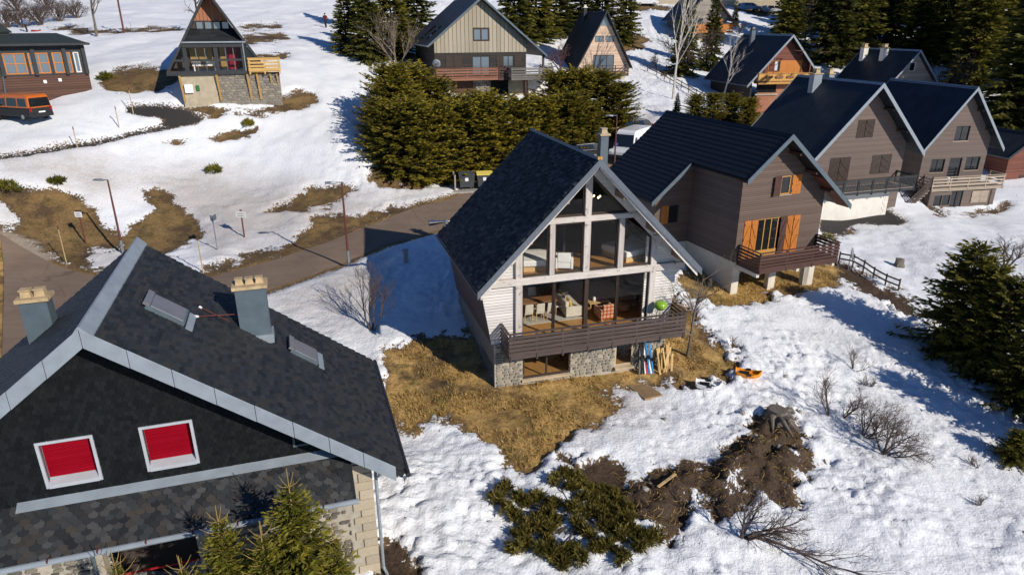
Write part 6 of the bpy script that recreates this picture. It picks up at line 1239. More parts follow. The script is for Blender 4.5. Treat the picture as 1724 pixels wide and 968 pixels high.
for k, (x, y, s_, lb) in enumerate([(360, 292, .55, 'lone small juniper on the snow slope below the left A-frame'), (12, 318, .8, 'juniper at the left edge above the bare bank'), (98, 310, .45, 'small juniper at the top of the bare bank'), (178, 132, .7, 'light green juniper at the left end of the bare patch'), (418, 214, .4, 'juniper tuft at the right end of a bare strip')]):
    p = gp(x, y); V, T = tuft_cloud(g, np.zeros(3), s_, 60, 14, .3, .9); m = pydata('foliage', V, np.arange(len(V)).reshape(-1, 4), T); m.materials.append(M['needles_young']); plant('juniper', lb, 'shrub', p, [m], names=('foliage',))
p = gp(1392, 408); V, T = tuft_cloud(g, np.zeros(3), .6, 60, 10, .25, 1.1); m = pydata('foliage', V, np.arange(len(V)).reshape(-1, 4), T); m.materials.append(M['needles_young']); plant('laurel_bush', 'pale green bush at the right corner of the brown house balcony', 'shrub', p, [m], names=('foliage',))
# ---------------------------------------------------------------- street furniture
random.seed(5)
def lamp(bpx, tpx, label, arm, lower=None):
    b = gp(*bpx) if not isinstance(bpx, np.ndarray) else bpx; H_ = hgt(b, tpx); t = thing('street_lamp', label, 'street lamp', b, 0, 'street lamps along the road')
    obj('pole', MB().tube([(0, 0, 1.0), (0, 0, H_)], [.075, .05], 10).mesh('pole'), 'rust_paint', t); obj('pole_base', MB().tube([(0, 0, -.3), (0, 0, 1.0)], [.09, .085], 10).mesh('pole_base'), 'galvanised', t)
    a = np.array(arm, float); a /= np.linalg.norm(a); top = np.array([0, 0, H_]); obj('arm', MB().tube([top, top+a*.35], .035, 8).mesh('arm'), 'galvanised', t)
    n = np.array([-a[1], a[0], 0]); hd = obj('lamp_head', MB().extr([top+a*.3+n*.06+[0, 0, .03], top+a*.3-n*.06+[0, 0, .03], top+a*.6-n*.15+[0, 0, .06], top+a*.95-n*.11+[0, 0, .05], top+a*.95+n*.11+[0, 0, .05], top+a*.6+n*.15+[0, 0, .06]], (0, 0, -.11)).mesh('lamp_head'), 'galvanised', t); bevel(hd, .02)
lamp((208, 428), (183, 303), 'street lamp with rusty pole on the bare bank behind the slate roof ridge', (-1, .1, 0)); lamp((588, 448), (574, 307), 'street lamp with rusty pole at the snowy road edge left of the glazed chalet', (-1, -.2, 0))
b = aty(1034, 285, 58.5); b[2] = hg(b[0], b[1]); lamp(b, (1037, 195), 'street lamp standing behind the glazed chalet beside the white van', (-1, .1, 0))
def pole(bpx, tpx, label, r=.03, mat='pole_wood', cap=None, name='snow_pole', cat='pole', group='wooden snow poles'):
    b = gp(*bpx); H_ = hgt(b, tpx); t = thing(name, label, cat, b, 0, group); obj('shaft', MB().tube([(0, 0, -.3), (0, 0, H_)], [r, r*.85], 7).mesh('shaft'), mat, t)
    obj('tip', MB().tube([(0, 0, H_-.22), (0, 0, H_+.01)], r*1.08, 7).mesh('tip'), cap or 'rust_paint', t); return t, H_
for b, t_, lb in [((225, 194), (219, 148), 'snow pole at the head of the A-frame driveway'), ((201, 217), (193, 180), 'snow pole on the inner side of the driveway bend'), ((131, 252), (121, 214), 'snow pole along the driveway nearest the left edge'), ((112, 443), (104, 380), 'snow pole at the road edge on the bare bank'), ((342, 458), (337, 398), 'pale snow pole beside the road right of the slate roof ridge')]: pole(b, t_, lb, .035)
for b, t_, lb in [((222, 54), (220, 33), 'thin white marker stick near the utility pole'), ((441, 50), (439, 31), 'thin white marker stick right of the left A-frame')]: pole(b, t_, lb, .03, 'galvanised', 'white_label', 'marker_stick', 'pole', 'marker sticks on the hill')
t, H_ = pole((209, 57), (196, -12), 'tall rusty utility pole on the hill behind the left A-frame', .11, 'rust_paint', 'galvanised', 'utility_pole', 'pole', None)
def sign(bpx, tpx, label, w_, h_, col='white_label'):
    b = gp(*bpx); H_ = hgt(b, tpx); t = thing('sign_post', label, 'sign', b, R(-10)); obj('post', MB().tube([(0, 0, -.3), (0, 0, H_)], .05, 8).mesh('post'), 'rust_paint', t); bevel(obj('board', MB().box((-w_/2, -.09, H_-h_), (w_/2, -.055, H_-.05)).mesh('board'), col, t), .01)
    for k in (0, 1): obj('lettering', MB().box((-w_*.28, -.096, H_-h_*.45-.14*k*h_/.45), (w_*.28, -.092, H_-h_*.45+.03-.14*k*h_/.45)).mesh('lettering'), 'fabric_grey', t)
    obj('bracket', MB().box((-.06, -.054, H_-.1), (.06, .06, H_+.02)).mesh('bracket'), 'rust_paint', t)
sign((144, 408), (133, 355), 'small white notice board on rusty post on the bare bank', .55, .42); sign((412, 402), (405, 354), 'cream notice board on rusty post in the snow above the road', .75, .5, 'curtain_white')
b = gp(367, 425); H_ = hgt(b, (361, 363)); t = thing('direction_sign', 'grey pole with two narrow direction arms in the snow above the road', 'sign', b, .3); obj('post', MB().tube([(0, 0, -.3), (0, 0, H_)], .035, 8).mesh('post'), 'galvanised', t)
for k, (a_, z_) in enumerate(((1.25, .1), (1.9, .15), (1.5, 1.35))): q = np.array([math.cos(a_), math.sin(a_), 0])*(.55 if k < 2 else .15); obj('sign_arm', MB().bar(np.array([0, 0, H_-z_-.1])-q*.3, np.array([0, 0, H_-z_-.1])+q, .03, .35 if k < 2 else .2).mesh('sign_arm'), 'zinc_blue', t)
b = gp(684, 446); t = thing('meter_post', 'grey service cabinet post standing in the shadow on the snow', 'cabinet', b, .3); bevel(obj('body', MB().box((-.14, -.1, -.2), (.14, .1, .72)).mesh('body'), 'concrete', t), .02); obj('cover', MB().box((-.18, -.13, .721), (.18, .13, .8)).mesh('cover'), 'concrete', t)
# ---- bins behind their slatted screens
b = gp(785, 318); yaw = .16
sl_ = obj('bin_pad', MB().box((-1.6, -.9, -.3), (3.4, 1.3, .06)).mesh('bin_pad'), 'concrete'); sl_.location = b; sl_.rotation_euler = (0, 0, yaw); sl_['kind'] = 'structure'
def wbin(dx, label, lid):
    p = b+np.array([math.cos(yaw)*dx-math.sin(yaw)*.25, math.sin(yaw)*dx+math.cos(yaw)*.25, .06]); t = thing('wheeled_bin', label, 'bin', p, yaw)
    bevel(obj('body', MB().extr([(-.56, -.46, .18), (.56, -.46, .18), (.66, -.52, 1.15), (-.66, -.52, 1.15)], (0, .95, 0)).mesh('body'), 'bin_grey', t), .03)
    bevel(obj('lid', MB().extr([(-.69, -.56, 1.16), (-.69, .5, 1.16), (-.69, .5, 1.36), (-.69, .1, 1.42), (-.69, -.56, 1.24)], (1.38, 0, 0)).mesh('lid'), lid, t), .04); obj('label_sticker', MB().box((-.15, -.526, .72), (.12, -.512, 1.0)).mesh('label_sticker'), 'white_label', t)
    for x in (-.45, .45):
        for y in (-.36, .36): o_ = obj('wheel', MB().lathe([(.09, -.03), (.1, -.02), (.1, .02), (.09, .03)], (0, 0, 0), 10).mesh('wheel'), 'tyre', t); o_.rotation_euler = (0, R(90), 0); o_.location = (x, y, .1)
    obj('handle', MB().tube([(-.5, -.56, 1.05), (.5, -.56, 1.05)], .02, 6).mesh('handle'), 'bin_grey', t)
wbin(.05, 'grey wheeled bin with dark lid beside the left slatted screen', 'bin_grey'); wbin(1.55, 'grey wheeled bin with yellow lid behind the chalet roof', 'bin_yellow')
for dx, lb in ((-.95, 'slatted wooden screen left of the bins'), (2.6, 'slatted wooden screen right of the yellow-lidded bin')):
    p = b+np.array([math.cos(yaw)*dx, math.sin(yaw)*dx, .05]); t = thing('bin_screen', lb, 'screen', p, yaw)
    for k in range(9): obj('slat', MB().box((-.03+.0*k, -.55+k*.16, 0), (.0, -.43+k*.16, 1.25)).mesh('slat'), 'grey_rail', t)
    for y in (-.58, .92): obj('post', MB().box((-.06, y, -.1), (.05, y+.09, 1.35)).mesh('post'), 'tan_rail', t)
    for z in (.2, 1.0): obj('rail', MB().box((.001, -.5, z), (.04, .9, z+.09)).mesh('rail'), 'grey_rail', t)
# ---- rail fences
def fence(px, label, n, hgt_=.95, rails=(.45, .85)):
    P = [gp(*q) for q in px]; t = thing('rail_fence', label, 'fence', P[0]); Q = np.array(P)-P[0]; L_ = np.r_[0, np.cumsum(np.linalg.norm(np.diff(Q, axis=0), axis=1))]; T_ = np.linspace(0, L_[-1], n)
    W = np.stack([np.interp(T_, L_, Q[:, k]) for k in range(3)], -1)
    for p in W: obj('post', MB().tube([p+[0, 0, -.4], p+[0, 0, hgt_]], .055, 7).mesh('post'), 'fence_wood', t)
    for a, c_ in zip(W, W[1:]):
        for z in rails: obj('rail', MB().bar(a+[0, 0, z], c_+[0, 0, z], .04, .1).mesh('rail'), 'fence_wood', t)
fence([(1412, 442), (1440, 452), (1466, 468), (1495, 482), (1512, 490)], 'low dark rail fence running from the brown house to the big conifer', 6, .85, (.35, .72)); fence([(1090, 122), (1115, 132), (1150, 155), (1185, 172)], 'dark rail fence on the snow left of the red-brown chalet', 9, 1.0); fence([(1246, 222), (1262, 230), (1280, 240)], 'short rail fence between red-brown chalet and taupe roof', 4, 1.0)
# ---- vehicles
def wheel(t, x, y, r, w_, sg, rim='galvanised'):
    o_ = obj('wheel', MB().lathe([(r*.62, -w_/2), (r, -w_/2+.02), (r, w_/2-.02), (r*.62, w_/2)], (0, 0, 0), 18).mesh('wheel'), 'tyre', t); o_.rotation_euler = (R(90), 0, 0); o_.location = (x, y, r)
    obj('rim', MB().lathe([(r*.6, -w_/2-.004), (r*.5, -w_/2+.02), (r*.15, -w_/2-.01), (r*.15, w_/2+.01), (r*.5, w_/2-.02), (r*.6, w_/2+.004)], (0, 0, 0), 18).mesh('rim'), rim, o_)
def vehicle(name, label, cat, loc, heading, L_, W_, H_, lower, upper, paint, wins, low_paint=None, r=.31, group=None, logo=False, belt=.95):
    """x forward. lower/upper: side outlines; wins: side windows; the cabin leans in towards the roof"""
    t = thing(name, label, cat, loc, heading, group)
    def lean(o_, k):
        for v_ in o_.data.vertices:
            if v_.co.z > belt: v_.co.y *= 1-k*(v_.co.z-belt)/(H_-belt)
        return o_
    def ext(pts, w_): return MB().extr([(x, -w_/2, z) for x, z in pts], (0, w_, 0))
    b_ = obj('body', ext(lower, W_).mesh('body'), low_paint or paint, t); bevel(b_, .06, 3); c_ = lean(obj('cabin', ext(upper, W_-.02).mesh('cabin'), paint, t), .12); bevel(c_, .07, 3)
    for pts in wins:
        for sg in (-1, 1):
            P_ = [(x, sg*(W_/2-.01)*(1-.12*max(0, z-belt)/(H_-belt))+sg*.004, z) for x, z in pts]; obj('window', MB().extr(P_, (0, sg*.012, 0)).mesh('window'), 'glass_dark', t)
    # glass at both ends follows the outline of the cabin
    fr_ = sorted(upper, key=lambda p: p[0]); 
    for a_, z_ in (((fr_[0], fr_[1]), -1), ((fr_[-1], fr_[-2]), 1)):
        (x0, z0), (x1, z1) = sorted(a_, key=lambda p: p[1]); 
        A_ = np.array([x0+(x1-x0)*.12, 0, z0+(z1-z0)*.12]); B_ = np.array([x0+(x1-x0)*.86, 0, z0+(z1-z0)*.86]); w0, w1 = (W_-.2)/2, (W_-.36)/2; off = np.array([z_*.022, 0, .016])
        obj('windscreen' if z_ > 0 else 'rear_window', MB().extr([A_+[0, -w0, 0]+off, A_+[0, w0, 0]+off, B_+[0, w1, 0]+off, B_+[0, -w1, 0]+off], (z_*.01, 0, .005)).mesh('windscreen'), 'glass_dark', t)
    x0, x1 = min(p[0] for p in lower), max(p[0] for p in lower)
    for x in (x0+.85*L_/4.4, x1-.85*L_/4.4):
        for sg in (-1, 1): wheel(t, x, sg*(W_/2-.09), r, .2, sg)
    for sg in (-1, 1):
        obj('tail_lamp', MB().box((x0-.02, sg*(W_/2-.04), .75), (x0+.05, sg*(W_/2-.2), 1.05)).mesh('tail_lamp'), 'lamp_red', t); obj('headlamp', MB().box((x1-.06, sg*(W_/2-.06), .68), (x1+.02, sg*(W_/2-.38), .84)).mesh('headlamp'), 'lamp_clear', t)
        bevel(obj('mirror', MB().box((x1-1.35*L_/4.6, sg*(W_/2+.02), 1.05), (x1-1.2*L_/4.6, sg*(W_/2+.2), 1.22)).mesh('mirror'), 'plastic_dark', t), .02)
    for x, s_ in ((x0, -1), (x1, 1)): bevel(obj('bumper', MB().box((x-.06, -W_/2+.03, .3), (x+.06, W_/2-.03, .56)).mesh('bumper'), 'plastic_dark', t), .03)
    obj('number_plate', MB().box((x0-.075, -.26, .62), (x0-.03, .26, .73)).mesh('number_plate'), 'white_label', t)
    return t
def VAN(L_, H_): a = L_/2; return [(-a, .32), (a, .32), (a, .8), (a-.12, .98), (-a, .98)], [(-a+.02, .97), (a-.9, .97), (a-1.35, H_-.2), (a-1.7, H_-.02), (-a+.35, H_), (-a+.1, H_-.15)]
def CAR(L_, H_): a = L_/2; return [(-a, .3), (a, .3), (a, .62), (a-.15, .8), (a-1.0, .95), (-a+.1, .97), (-a, .8)], [(-a+.12, .94), (a-1.05, .94), (a-1.75, H_-.04), (-a+.9, H_), (-a+.45, H_-.1)]
p = gp(40, 204); a_ = R(90+68); l_, u_ = VAN(4.8, 2.0)
vehicle('passenger_van', 'orange van with dark lower body parked in front of the dark pavilion', 'van', p, a_, 4.8, 1.9, 2.0, l_, u_, 'paint_orange', [[(-2.15, 1.1), (-1.15, 1.1), (-1.15, 1.72), (-2.05, 1.72)], [(-1.0, 1.1), (.15, 1.1), (.1, 1.72), (-1.0, 1.72)], [(.3, 1.1), (1.25, 1.1), (.95, 1.66), (.3, 1.7)]], 'plastic_dark')
def on_road(px, py, Y): q = aty(px, py, Y); q[2] = hg(q[0], q[1]); return q
l_, u_ = VAN(5.6, 2.55); p = on_road(1062, 262, 63)
wv_ = vehicle('delivery_van', 'white high-roofed van parked behind the glazed chalet', 'van', p, R(-122), 5.6, 2.0, 2.55, l_, u_, 'paint_white', [[(1.0, 1.25), (1.75, 1.25), (1.4, 1.95), (1.0, 1.95)]], 'paint_white', .34)
q = obj('logo', MB().lathe([(.16, 0), (.16, .01)], (0, 0, 0), 16).mesh('logo'), 'blue_mark', wv_); q.location = (2.12, -.55, 1.35); q.rotation_euler = (0, R(62), 0); q = obj('logo', MB().lathe([(.08, 0), (.08, .016)], (0, 0, 0), 16).mesh('logo'), 'pink_mark', wv_); q.location = (2.125, -.55, 1.35); q.rotation_euler = (0, R(62), 0)
l_, u_ = CAR(4.4, 1.5); cw = [[(-1.3, .98), (-.1, .98), (-.1, 1.4), (-1.1, 1.4)], [(.0, .98), (.95, .98), (.5, 1.38), (.0, 1.4)]]
vehicle('parked_car', 'black car parked behind the ridge of the glazed chalet', 'car', on_road(972, 262, 63), R(200), 4.4, 1.8, 1.5, l_, u_, 'paint_black', cw); vehicle('parked_car', 'dark car half hidden behind the white van', 'car', on_road(1056, 246, 68), R(200), 4.4, 1.8, 1.55, l_, u_, 'paint_black', cw)
for x, Y, pt, lb in ((1088, 141, 'paint_white', 'small white car on the upper car park left of the far chalet'), (1262, 143, 'paint_blue', 'pale blue car on the upper car park at the top edge'), (1302, 143, 'paint_silver', 'silver car beside the pale blue one on the upper car park')): vehicle('parked_car', lb, 'car', on_road(x, 4, Y), R(4), 4.3, 1.8, 1.5, l_, u_, pt, cw, None, .31, 'cars on the upper car park')
# ---- people far off on the hill
def person(px, H_, label, mats, rz, stride=.25):
    b = gp(*px); t = thing('person', label, 'person', b, rz); s = H_/1.75; me = bpy.data.meshes.new('body')
    J = [(0, 0, .95), (0, 0, 1.2), (0, .02, 1.42), (0, .03, 1.52), (0, .05, 1.64), (.1, 0, .9), (.11, stride*.6, .5), (.11, stride*.2, .08), (.11, stride*.2+.14, .04), (-.1, 0, .9), (-.11, -stride*.3, .5), (-.11, -stride, .08), (-.11, -stride+.14, .04), (.2, .02, 1.4), (.27, -.08, 1.13), (.27, .08, .92), (-.2, .02, 1.4), (-.27, .1, 1.13), (-.25, .25, .95)]
    E_ = [(0, 1), (1, 2), (2, 3), (3, 4), (0, 5), (5, 6), (6, 7), (7, 8), (0, 9), (9, 10), (10, 11), (11, 12), (2, 13), (13, 14), (14, 15), (2, 16), (16, 17), (17, 18)]; rd = [.15, .15, .17, .07, .115, .1, .075, .055, .05, .1, .075, .055, .05, .07, .055, .045, .07, .055, .045]
    me.from_pydata([tuple(c*s for c in j) for j in J], E_, []); o_ = bpy.data.objects.new('body', me); C.objects.link(o_); sk = o_.modifiers.new('skin', 'SKIN')
    for d_, r_ in zip(me.skin_vertices[0].data, rd): d_.radius = (r_*s, r_*s)
    me.skin_vertices[0].data[0].use_root = True; sb = o_.modifiers.new('sub', 'SUBSURF'); sb.levels = 1; sb.render_levels = 1
    dg = bpy.context.evaluated_depsgraph_get(); nm = bpy.data.meshes.new_from_object(o_.evaluated_get(dg)); bpy.data.objects.remove(o_)
    for m_ in mats: nm.materials.append(M[m_])
    for p_ in nm.polygons: z = p_.center[2]/s; p_.material_index = 0 if z > .92 and z < 1.5 else (2 if z >= 1.5 else 1)
    o_ = obj('body', nm, None, t); smooth(o_); h_ = obj('hair', MB().lathe([(.04, .1), (.1, .07), (.115, 0), (.1, -.05)][::-1], (0, .02*s, 1.68*s), 10).mesh('hair'), 'cloth_dark', t)
person((549, 50), 1.8, 'person in dark maroon jacket walking on the snow near the spruces', ('cloth_maroon', 'cloth_dark', 'skin'), .6); person((46, 56), 1.7, 'person in pale blue jacket standing on the hill behind the dark pavilion', ('cloth_blue', 'cloth_dark', 'skin'), 2.0, .1)
b = gp(61, 55); o_ = obj('toboggan', MB().extr([(-.45, -.22, .02), (.4, -.22, .02), (.55, -.22, .22), (.4, -.22, .12), (-.45, -.22, .18)], (0, .44, 0)).mesh('toboggan'), 'red_paint'); o_.location = b; tag(o_, 'small red toboggan on the hill beside the standing person', 'toboggan')
# ---- things round the glazed chalet
u, z = ch.lp(1112, 514, -.4); t = thing('kettle_barbecue', 'lime green kettle barbecue on the chalet balcony', 'barbecue', ch.wld(u, -.4, -3.05), .3)
zb = max(z-(-3.05), .75); smooth(obj('bowl', MB().lathe([(.05, zb-.24), (.2, zb-.18), (.28, zb-.06), (.3, zb)], (0, 0, 0), 20).mesh('bowl'), 'grill_green', t)); smooth(obj('lid', MB().lathe([(.305, zb+.003), (.3, zb+.07), (.22, zb+.17), (.1, zb+.21), (.02, zb+.22)], (0, 0, 0), 20).mesh('lid'), 'grill_green', t)); obj('lid_handle', MB().tube([(-.07, 0, zb+.2), (-.06, 0, zb+.27), (.06, 0, zb+.27), (.07, 0, zb+.2)], .012, 6).mesh('lid_handle'), 'black_frame', t)
for k in range(3): a_ = k*2.1; obj('leg', MB().tube([(math.cos(a_)*.12, math.sin(a_)*.12, zb-.2), (math.cos(a_)*.3, math.sin(a_)*.3, .01)], .014, 6).mesh('leg'), 'chrome', t)
cols = ['fabric_grey', 'paint_black', 'zinc_blue', 'paint_black', 'white_label', 'red_paint', 'fabric_grey', 'blue_paint', 'white_label', 'blue_paint']
words = ['leftmost grey', 'left black', 'steel-blue', 'inner black', 'inner white', 'red', 'inner grey', 'inner blue', 'right-hand white', 'rightmost blue']
for k in range(10):
    u = 2.74+k*.08+random.uniform(-.03, .03); L_ = random.uniform(1.35, 1.85); P0 = np.array([0, 0, 0]); P1 = np.array([random.uniform(-.22, .22), .36, L_*.97]); wp = ch.wld(u, -.52-.02*(k % 2), -5.12); g_ = hg(wp[0], wp[1])-ch.o[2]
    t = thing('ski', '%s ski of the row of skis leaning against the chalet basement wall' % words[k], 'ski', (wp[0], wp[1], ch.o[2]+g_), ch.yaw, 'skis leaning on the basement wall')
    obj('blade', MB().bar(P0, P1, .075, .02, (0, 1, 0)).bar(P1, P1+np.array([0, -.06, .13]), .065, .016, (0, 1, 0)).mesh('blade'), cols[k], t); obj('binding', MB().box((-.03, .10, L_*.42), (.03, .16, L_*.42+.18)).mesh('binding'), 'paint_black', t)
for k in range(16):
    u = random.uniform(3.65, 4.35); wp = ch.wld(u, random.uniform(-.75, -.25), 0); g_ = hg(wp[0], wp[1]); q = np.array([random.uniform(-.25, .25), random.uniform(.1, .3), random.uniform(.8, 1.3)])
    o_ = obj('timber_offcut', MB().bar((0, 0, 0), q, random.uniform(.06, .12), random.uniform(.03, .05), (0, 1, 0)).mesh('timber_offcut'), 'fresh_wood'); o_.location = (wp[0], wp[1], g_); o_.rotation_euler = (0, 0, ch.yaw); tag(o_, 'fresh timber offcut in the pile leaning right of the skis', 'timber', 'offcuts piled beside the skis')
u0, v0 = ch.lz(1048, 630, -5.12); wp = ch.wld(2.35, -1.35, 0); o_ = obj('paving_slab', MB().box((-.45, -1.1, -.3), (.5, 1.0, .05)).mesh('paving_slab'), 'paving'); o_.location = (wp[0], wp[1], hg(wp[0], wp[1])); o_.rotation_euler = (R(-2), 0, ch.yaw+.12); tag(o_, 'brown paving slab outside the basement door of the chalet', 'paving')
def sled(px, label, col, seat, rz, L_=1.15):
    p = gp(*px); t = thing('sledge', label, 'sledge', p+[0, 0, .02], rz); V = []; n = 12
    pr = [(-1, .32, .10), (-.9, .4, .03), (-.3, .46, .0), (.4, .42, .0), (.8, .28, .05), (1, .1, .16)]
    mb = MB()
    for (a, wa, za), (b_, wb, zb_) in zip(pr, pr[1:]):
        xa, xb = a*L_/2, b_*L_/2
        mb.add([(xa, -wa*.55, za), (xa, wa*.55, za), (xb, wb*.55, zb_), (xb, -wb*.55, zb_)], [(0, 3, 2, 1)]); 
        for sg in (-1, 1): mb.add([(xa, sg*wa*.55, za), (xb, sg*wb*.55, zb_), (xb, sg*wb*.72, zb_+.16), (xa, sg*wa*.72, za+.16)], [(0, 1, 2, 3)])
    o_ = obj('hull', mb.mesh('hull'), col, t); so = o_.modifiers.new('solid', 'SOLIDIFY'); so.thickness = .03; bevel(obj('seat', MB().box((-.42, -.17, .03), (.05, .17, .14)).mesh('seat'), seat, t), .03); obj('brake', MB().box((-.1, -.34, .1), (.12, -.28, .2)).mesh('brake'), seat, t); obj('brake', MB().box((-.1, .28, .1), (.12, .34, .2)).mesh('brake'), seat, t)
sled((1258, 642), 'orange plastic sledge with black seat on the snow edge', 'sled_orange', 'paint_black', -.3); sled((1192, 657), 'white plastic sledge with black seat at the grass edge', 'white_label', 'paint_black', -.25)
def stump(px, label, r, h_, roots):
    p = gp(*px); t = thing('tree_stump', label, 'stump', p); g_ = random.Random(int(px[0])); n = 16; prof = [g_.uniform(.85, 1.15) for _ in range(n)]; V = []
    for k, (z, s_) in enumerate(((-.3, 1.5), (.08, 1.2), (h_*.5, 1.0), (h_, .95))): V += [(math.cos(6.283*i/n)*r*s_*prof[i], math.sin(6.283*i/n)*r*s_*prof[i], z+(.06*prof[(i*3) % n] if k == 3 else 0)) for i in range(n)]
    obj('wood', MB().add(V, [(k*n+i, k*n+(i+1) % n, (k+1)*n+(i+1) % n, (k+1)*n+i) for k in range(3) for i in range(n)]+[tuple(range(3*n, 4*n))]).mesh('wood'), 'bark_grey', t)
    for k in range(roots): a = g_.uniform(-2.4, .6); l = g_.uniform(.6, 1.3); obj('root', MB().tube([(math.cos(a)*r*.6, math.sin(a)*r*.6, h_*.4), (math.cos(a)*l*.6, math.sin(a)*l*.6, .15), (math.cos(a+.2)*l, math.sin(a+.2)*l, -.25)], [.14, .1, .04], 7).mesh('root'), 'bark_grey', t)
stump((1305, 712), 'big old grey stump with roots on top of the earth heap', .42, .26, 9); stump((1512, 452), 'small sawn tree stump on the snow above the fence', .28, .5, 0)
# satellite dish beside the brown house
b = gp(1428, 452); H_ = hgt(b, (1427, 428)); t = thing('satellite_dish', 'grey satellite dish on a post at the end of the brown house balcony', 'satellite dish', b); obj('post', MB().tube([(0, 0, -.3), (0, 0, H_)], .035, 8).mesh('post'), 'galvanised', t)
o_ = smooth(obj('dish', MB().lathe([(.02, .0), (.28, .04), (.48, .13), (.49, .14), (.3, .05), (.02, .015)], (0, 0, 0), 24).mesh('dish'), 'galvanised', t)); o_.location = (0, 0, H_); o_.rotation_euler = (R(75), 0, R(58)); obj('arm', MB().tube([(.1, -.1, H_-.3), (.45, -.42, H_)], .015, 6).mesh('arm'), 'galvanised', t)
u, z = br.lp(1247, 490, .5); p = br.wld(-1.55, .6, -7.3); o_ = obj('yellow_crate', MB().box((-.12, -.2, 0), (.12, .2, .75)).mesh('yellow_crate'), 'yellow_paint'); o_.location = (p[0], p[1], hg(p[0], p[1])); o_.rotation_euler = (0, 0, br.yaw); bevel(o_, .03); tag(o_, 'yellow container standing behind the front pillar of the brown house', 'container')
u, z = tb.lp(1597, 296, -.9); p = tb.wld(u, -.9, -3.3); t = thing('terrace_pot', 'white planter on the terrace of the narrower taupe house', 'planter', p); obj('pot', MB().lathe([(.14, 0), (.2, .35), (.2, .42)], (0, 0, 0), 12).mesh('pot'), 'terracotta', t); obj('cover', MB().lathe([(.2, .421), (.22, .6), (.12, .85)], (0, 0, 0), 12).mesh('cover'), 'white_label', t)
for k, (x, y) in enumerate([(1085, 835), (1322, 640), (1250, 700), (1120, 705), (1270, 748), (1310, 765), (1345, 700), (1160, 650)]):
    p = gp(x, y); mb = MB(); r_ = random.uniform(.08, .16); V = [(math.cos(6.28*i/7)*r_*random.uniform(.7, 1.2)*s_, math.sin(6.28*i/7)*r_*random.uniform(.7, 1.2)*s_, z) for z, s_ in ((-.05, 1), (.05, .95), (.11, .5)) for i in range(7)]
    mb.add(V, [(k2*7+i, k2*7+(i+1) % 7, (k2+1)*7+(i+1) % 7, (k2+1)*7+i) for k2 in range(2) for i in range(7)]+[tuple(range(14, 21))]); o_ = obj('rock', mb.mesh('rock'), 'concrete'); o_.location = p; tag(o_, 'small loose stone on the snow and earth in front of the chalet', 'stone', 'loose stones near the earth heap')
o_ = obj('plank', MB().bar((0, 0, .05), (.75, .55, .22), .1, .03).mesh('plank'), 'fresh_wood'); o_.location = gp(1106, 838)+np.array([0, 0, .05]); tag(o_, 'pale splintered plank sticking out of the earth heap', 'plank')
# ---------------------------------------------------------------- furniture seen through the glazing
def chair(px, z0, rz, label):
    u, v = ch.lz(*px, z0); t = thing('dining_chair', label, 'chair', ch.wld(u, max(v, .75), z0), ch.yaw+rz, 'dining chairs in the glazed chalet')
    bevel(obj('seat', MB().box((-.21, -.2, .42), (.21, .22, .5)).mesh('seat'), 'fabric_cream', t), .02); bevel(obj('backrest', MB().extr([(-.21, -.2, .5), (.21, -.2, .5), (.2, -.27, .98), (-.2, -.27, .98)], (0, -.05, 0)).mesh('backrest'), 'fabric_cream', t), .02)
    for x in (-.18, .18):
        for y in (-.18, .19): obj('leg', MB().tube([(x, y, .42), (x*1.08, y*1.1, 0)], [.022, .016], 6).mesh('leg'), 'chair_wood', t)
    return u, v
F0, F1 = -3.0, 0.0
for px, lb in (((888, 541), 'cream dining chair at the near side of the table, leftmost'), ((907, 539), 'cream dining chair at the near side of the table, middle'), ((925, 537), 'cream dining chair at the near side of the table, rightmost')): cu, cv = chair(px, F0, 0, lb)
chair((940, 528), F0, R(90), 'cream dining chair at the right head of the table'); ut, vt = ch.lz(907, 528, F0); vt = max(vt, 1.7)
t = thing('dining_table', 'long wooden dining table behind the glass of the chalet', 'table', ch.wld(ut-.1, vt+.1, F0), ch.yaw); bevel(obj('top', MB().box((-1.0, -.45, .71), (.95, .45, .76)).mesh('top'), 'table_wood', t), .008)
for x in (-.9, .85):
    for y in (-.36, .36): obj('leg', MB().box((x-.035, y-.035, 0), (x+.035, y+.035, .709)).mesh('leg'), 'table_wood', t)
for dx, lb in ((-.6, 'cream dining chair at the far side of the table, left one'), (.1, 'cream dining chair at the far side of the table, right one')):
    p = ch.wld(ut-.1+dx, vt+.85, F0); src = chair((888, 541), F0, R(180), lb); C.objects[-1] if 0 else None; [o for o in bpy.data.objects if o.get('label') == lb][0].location = tuple(p)
o_ = obj('rug', MB().box((-1.6, -.9, 0), (1.6, .9, .02)).mesh('rug'), 'rug'); p = ch.wld(ut+.3, max(.62+.9, vt-.25), F0+.002); o_.location = p; o_.rotation_euler = (0, 0, ch.yaw); tag(o_, 'pale grey rug under the dining table of the chalet', 'rug')
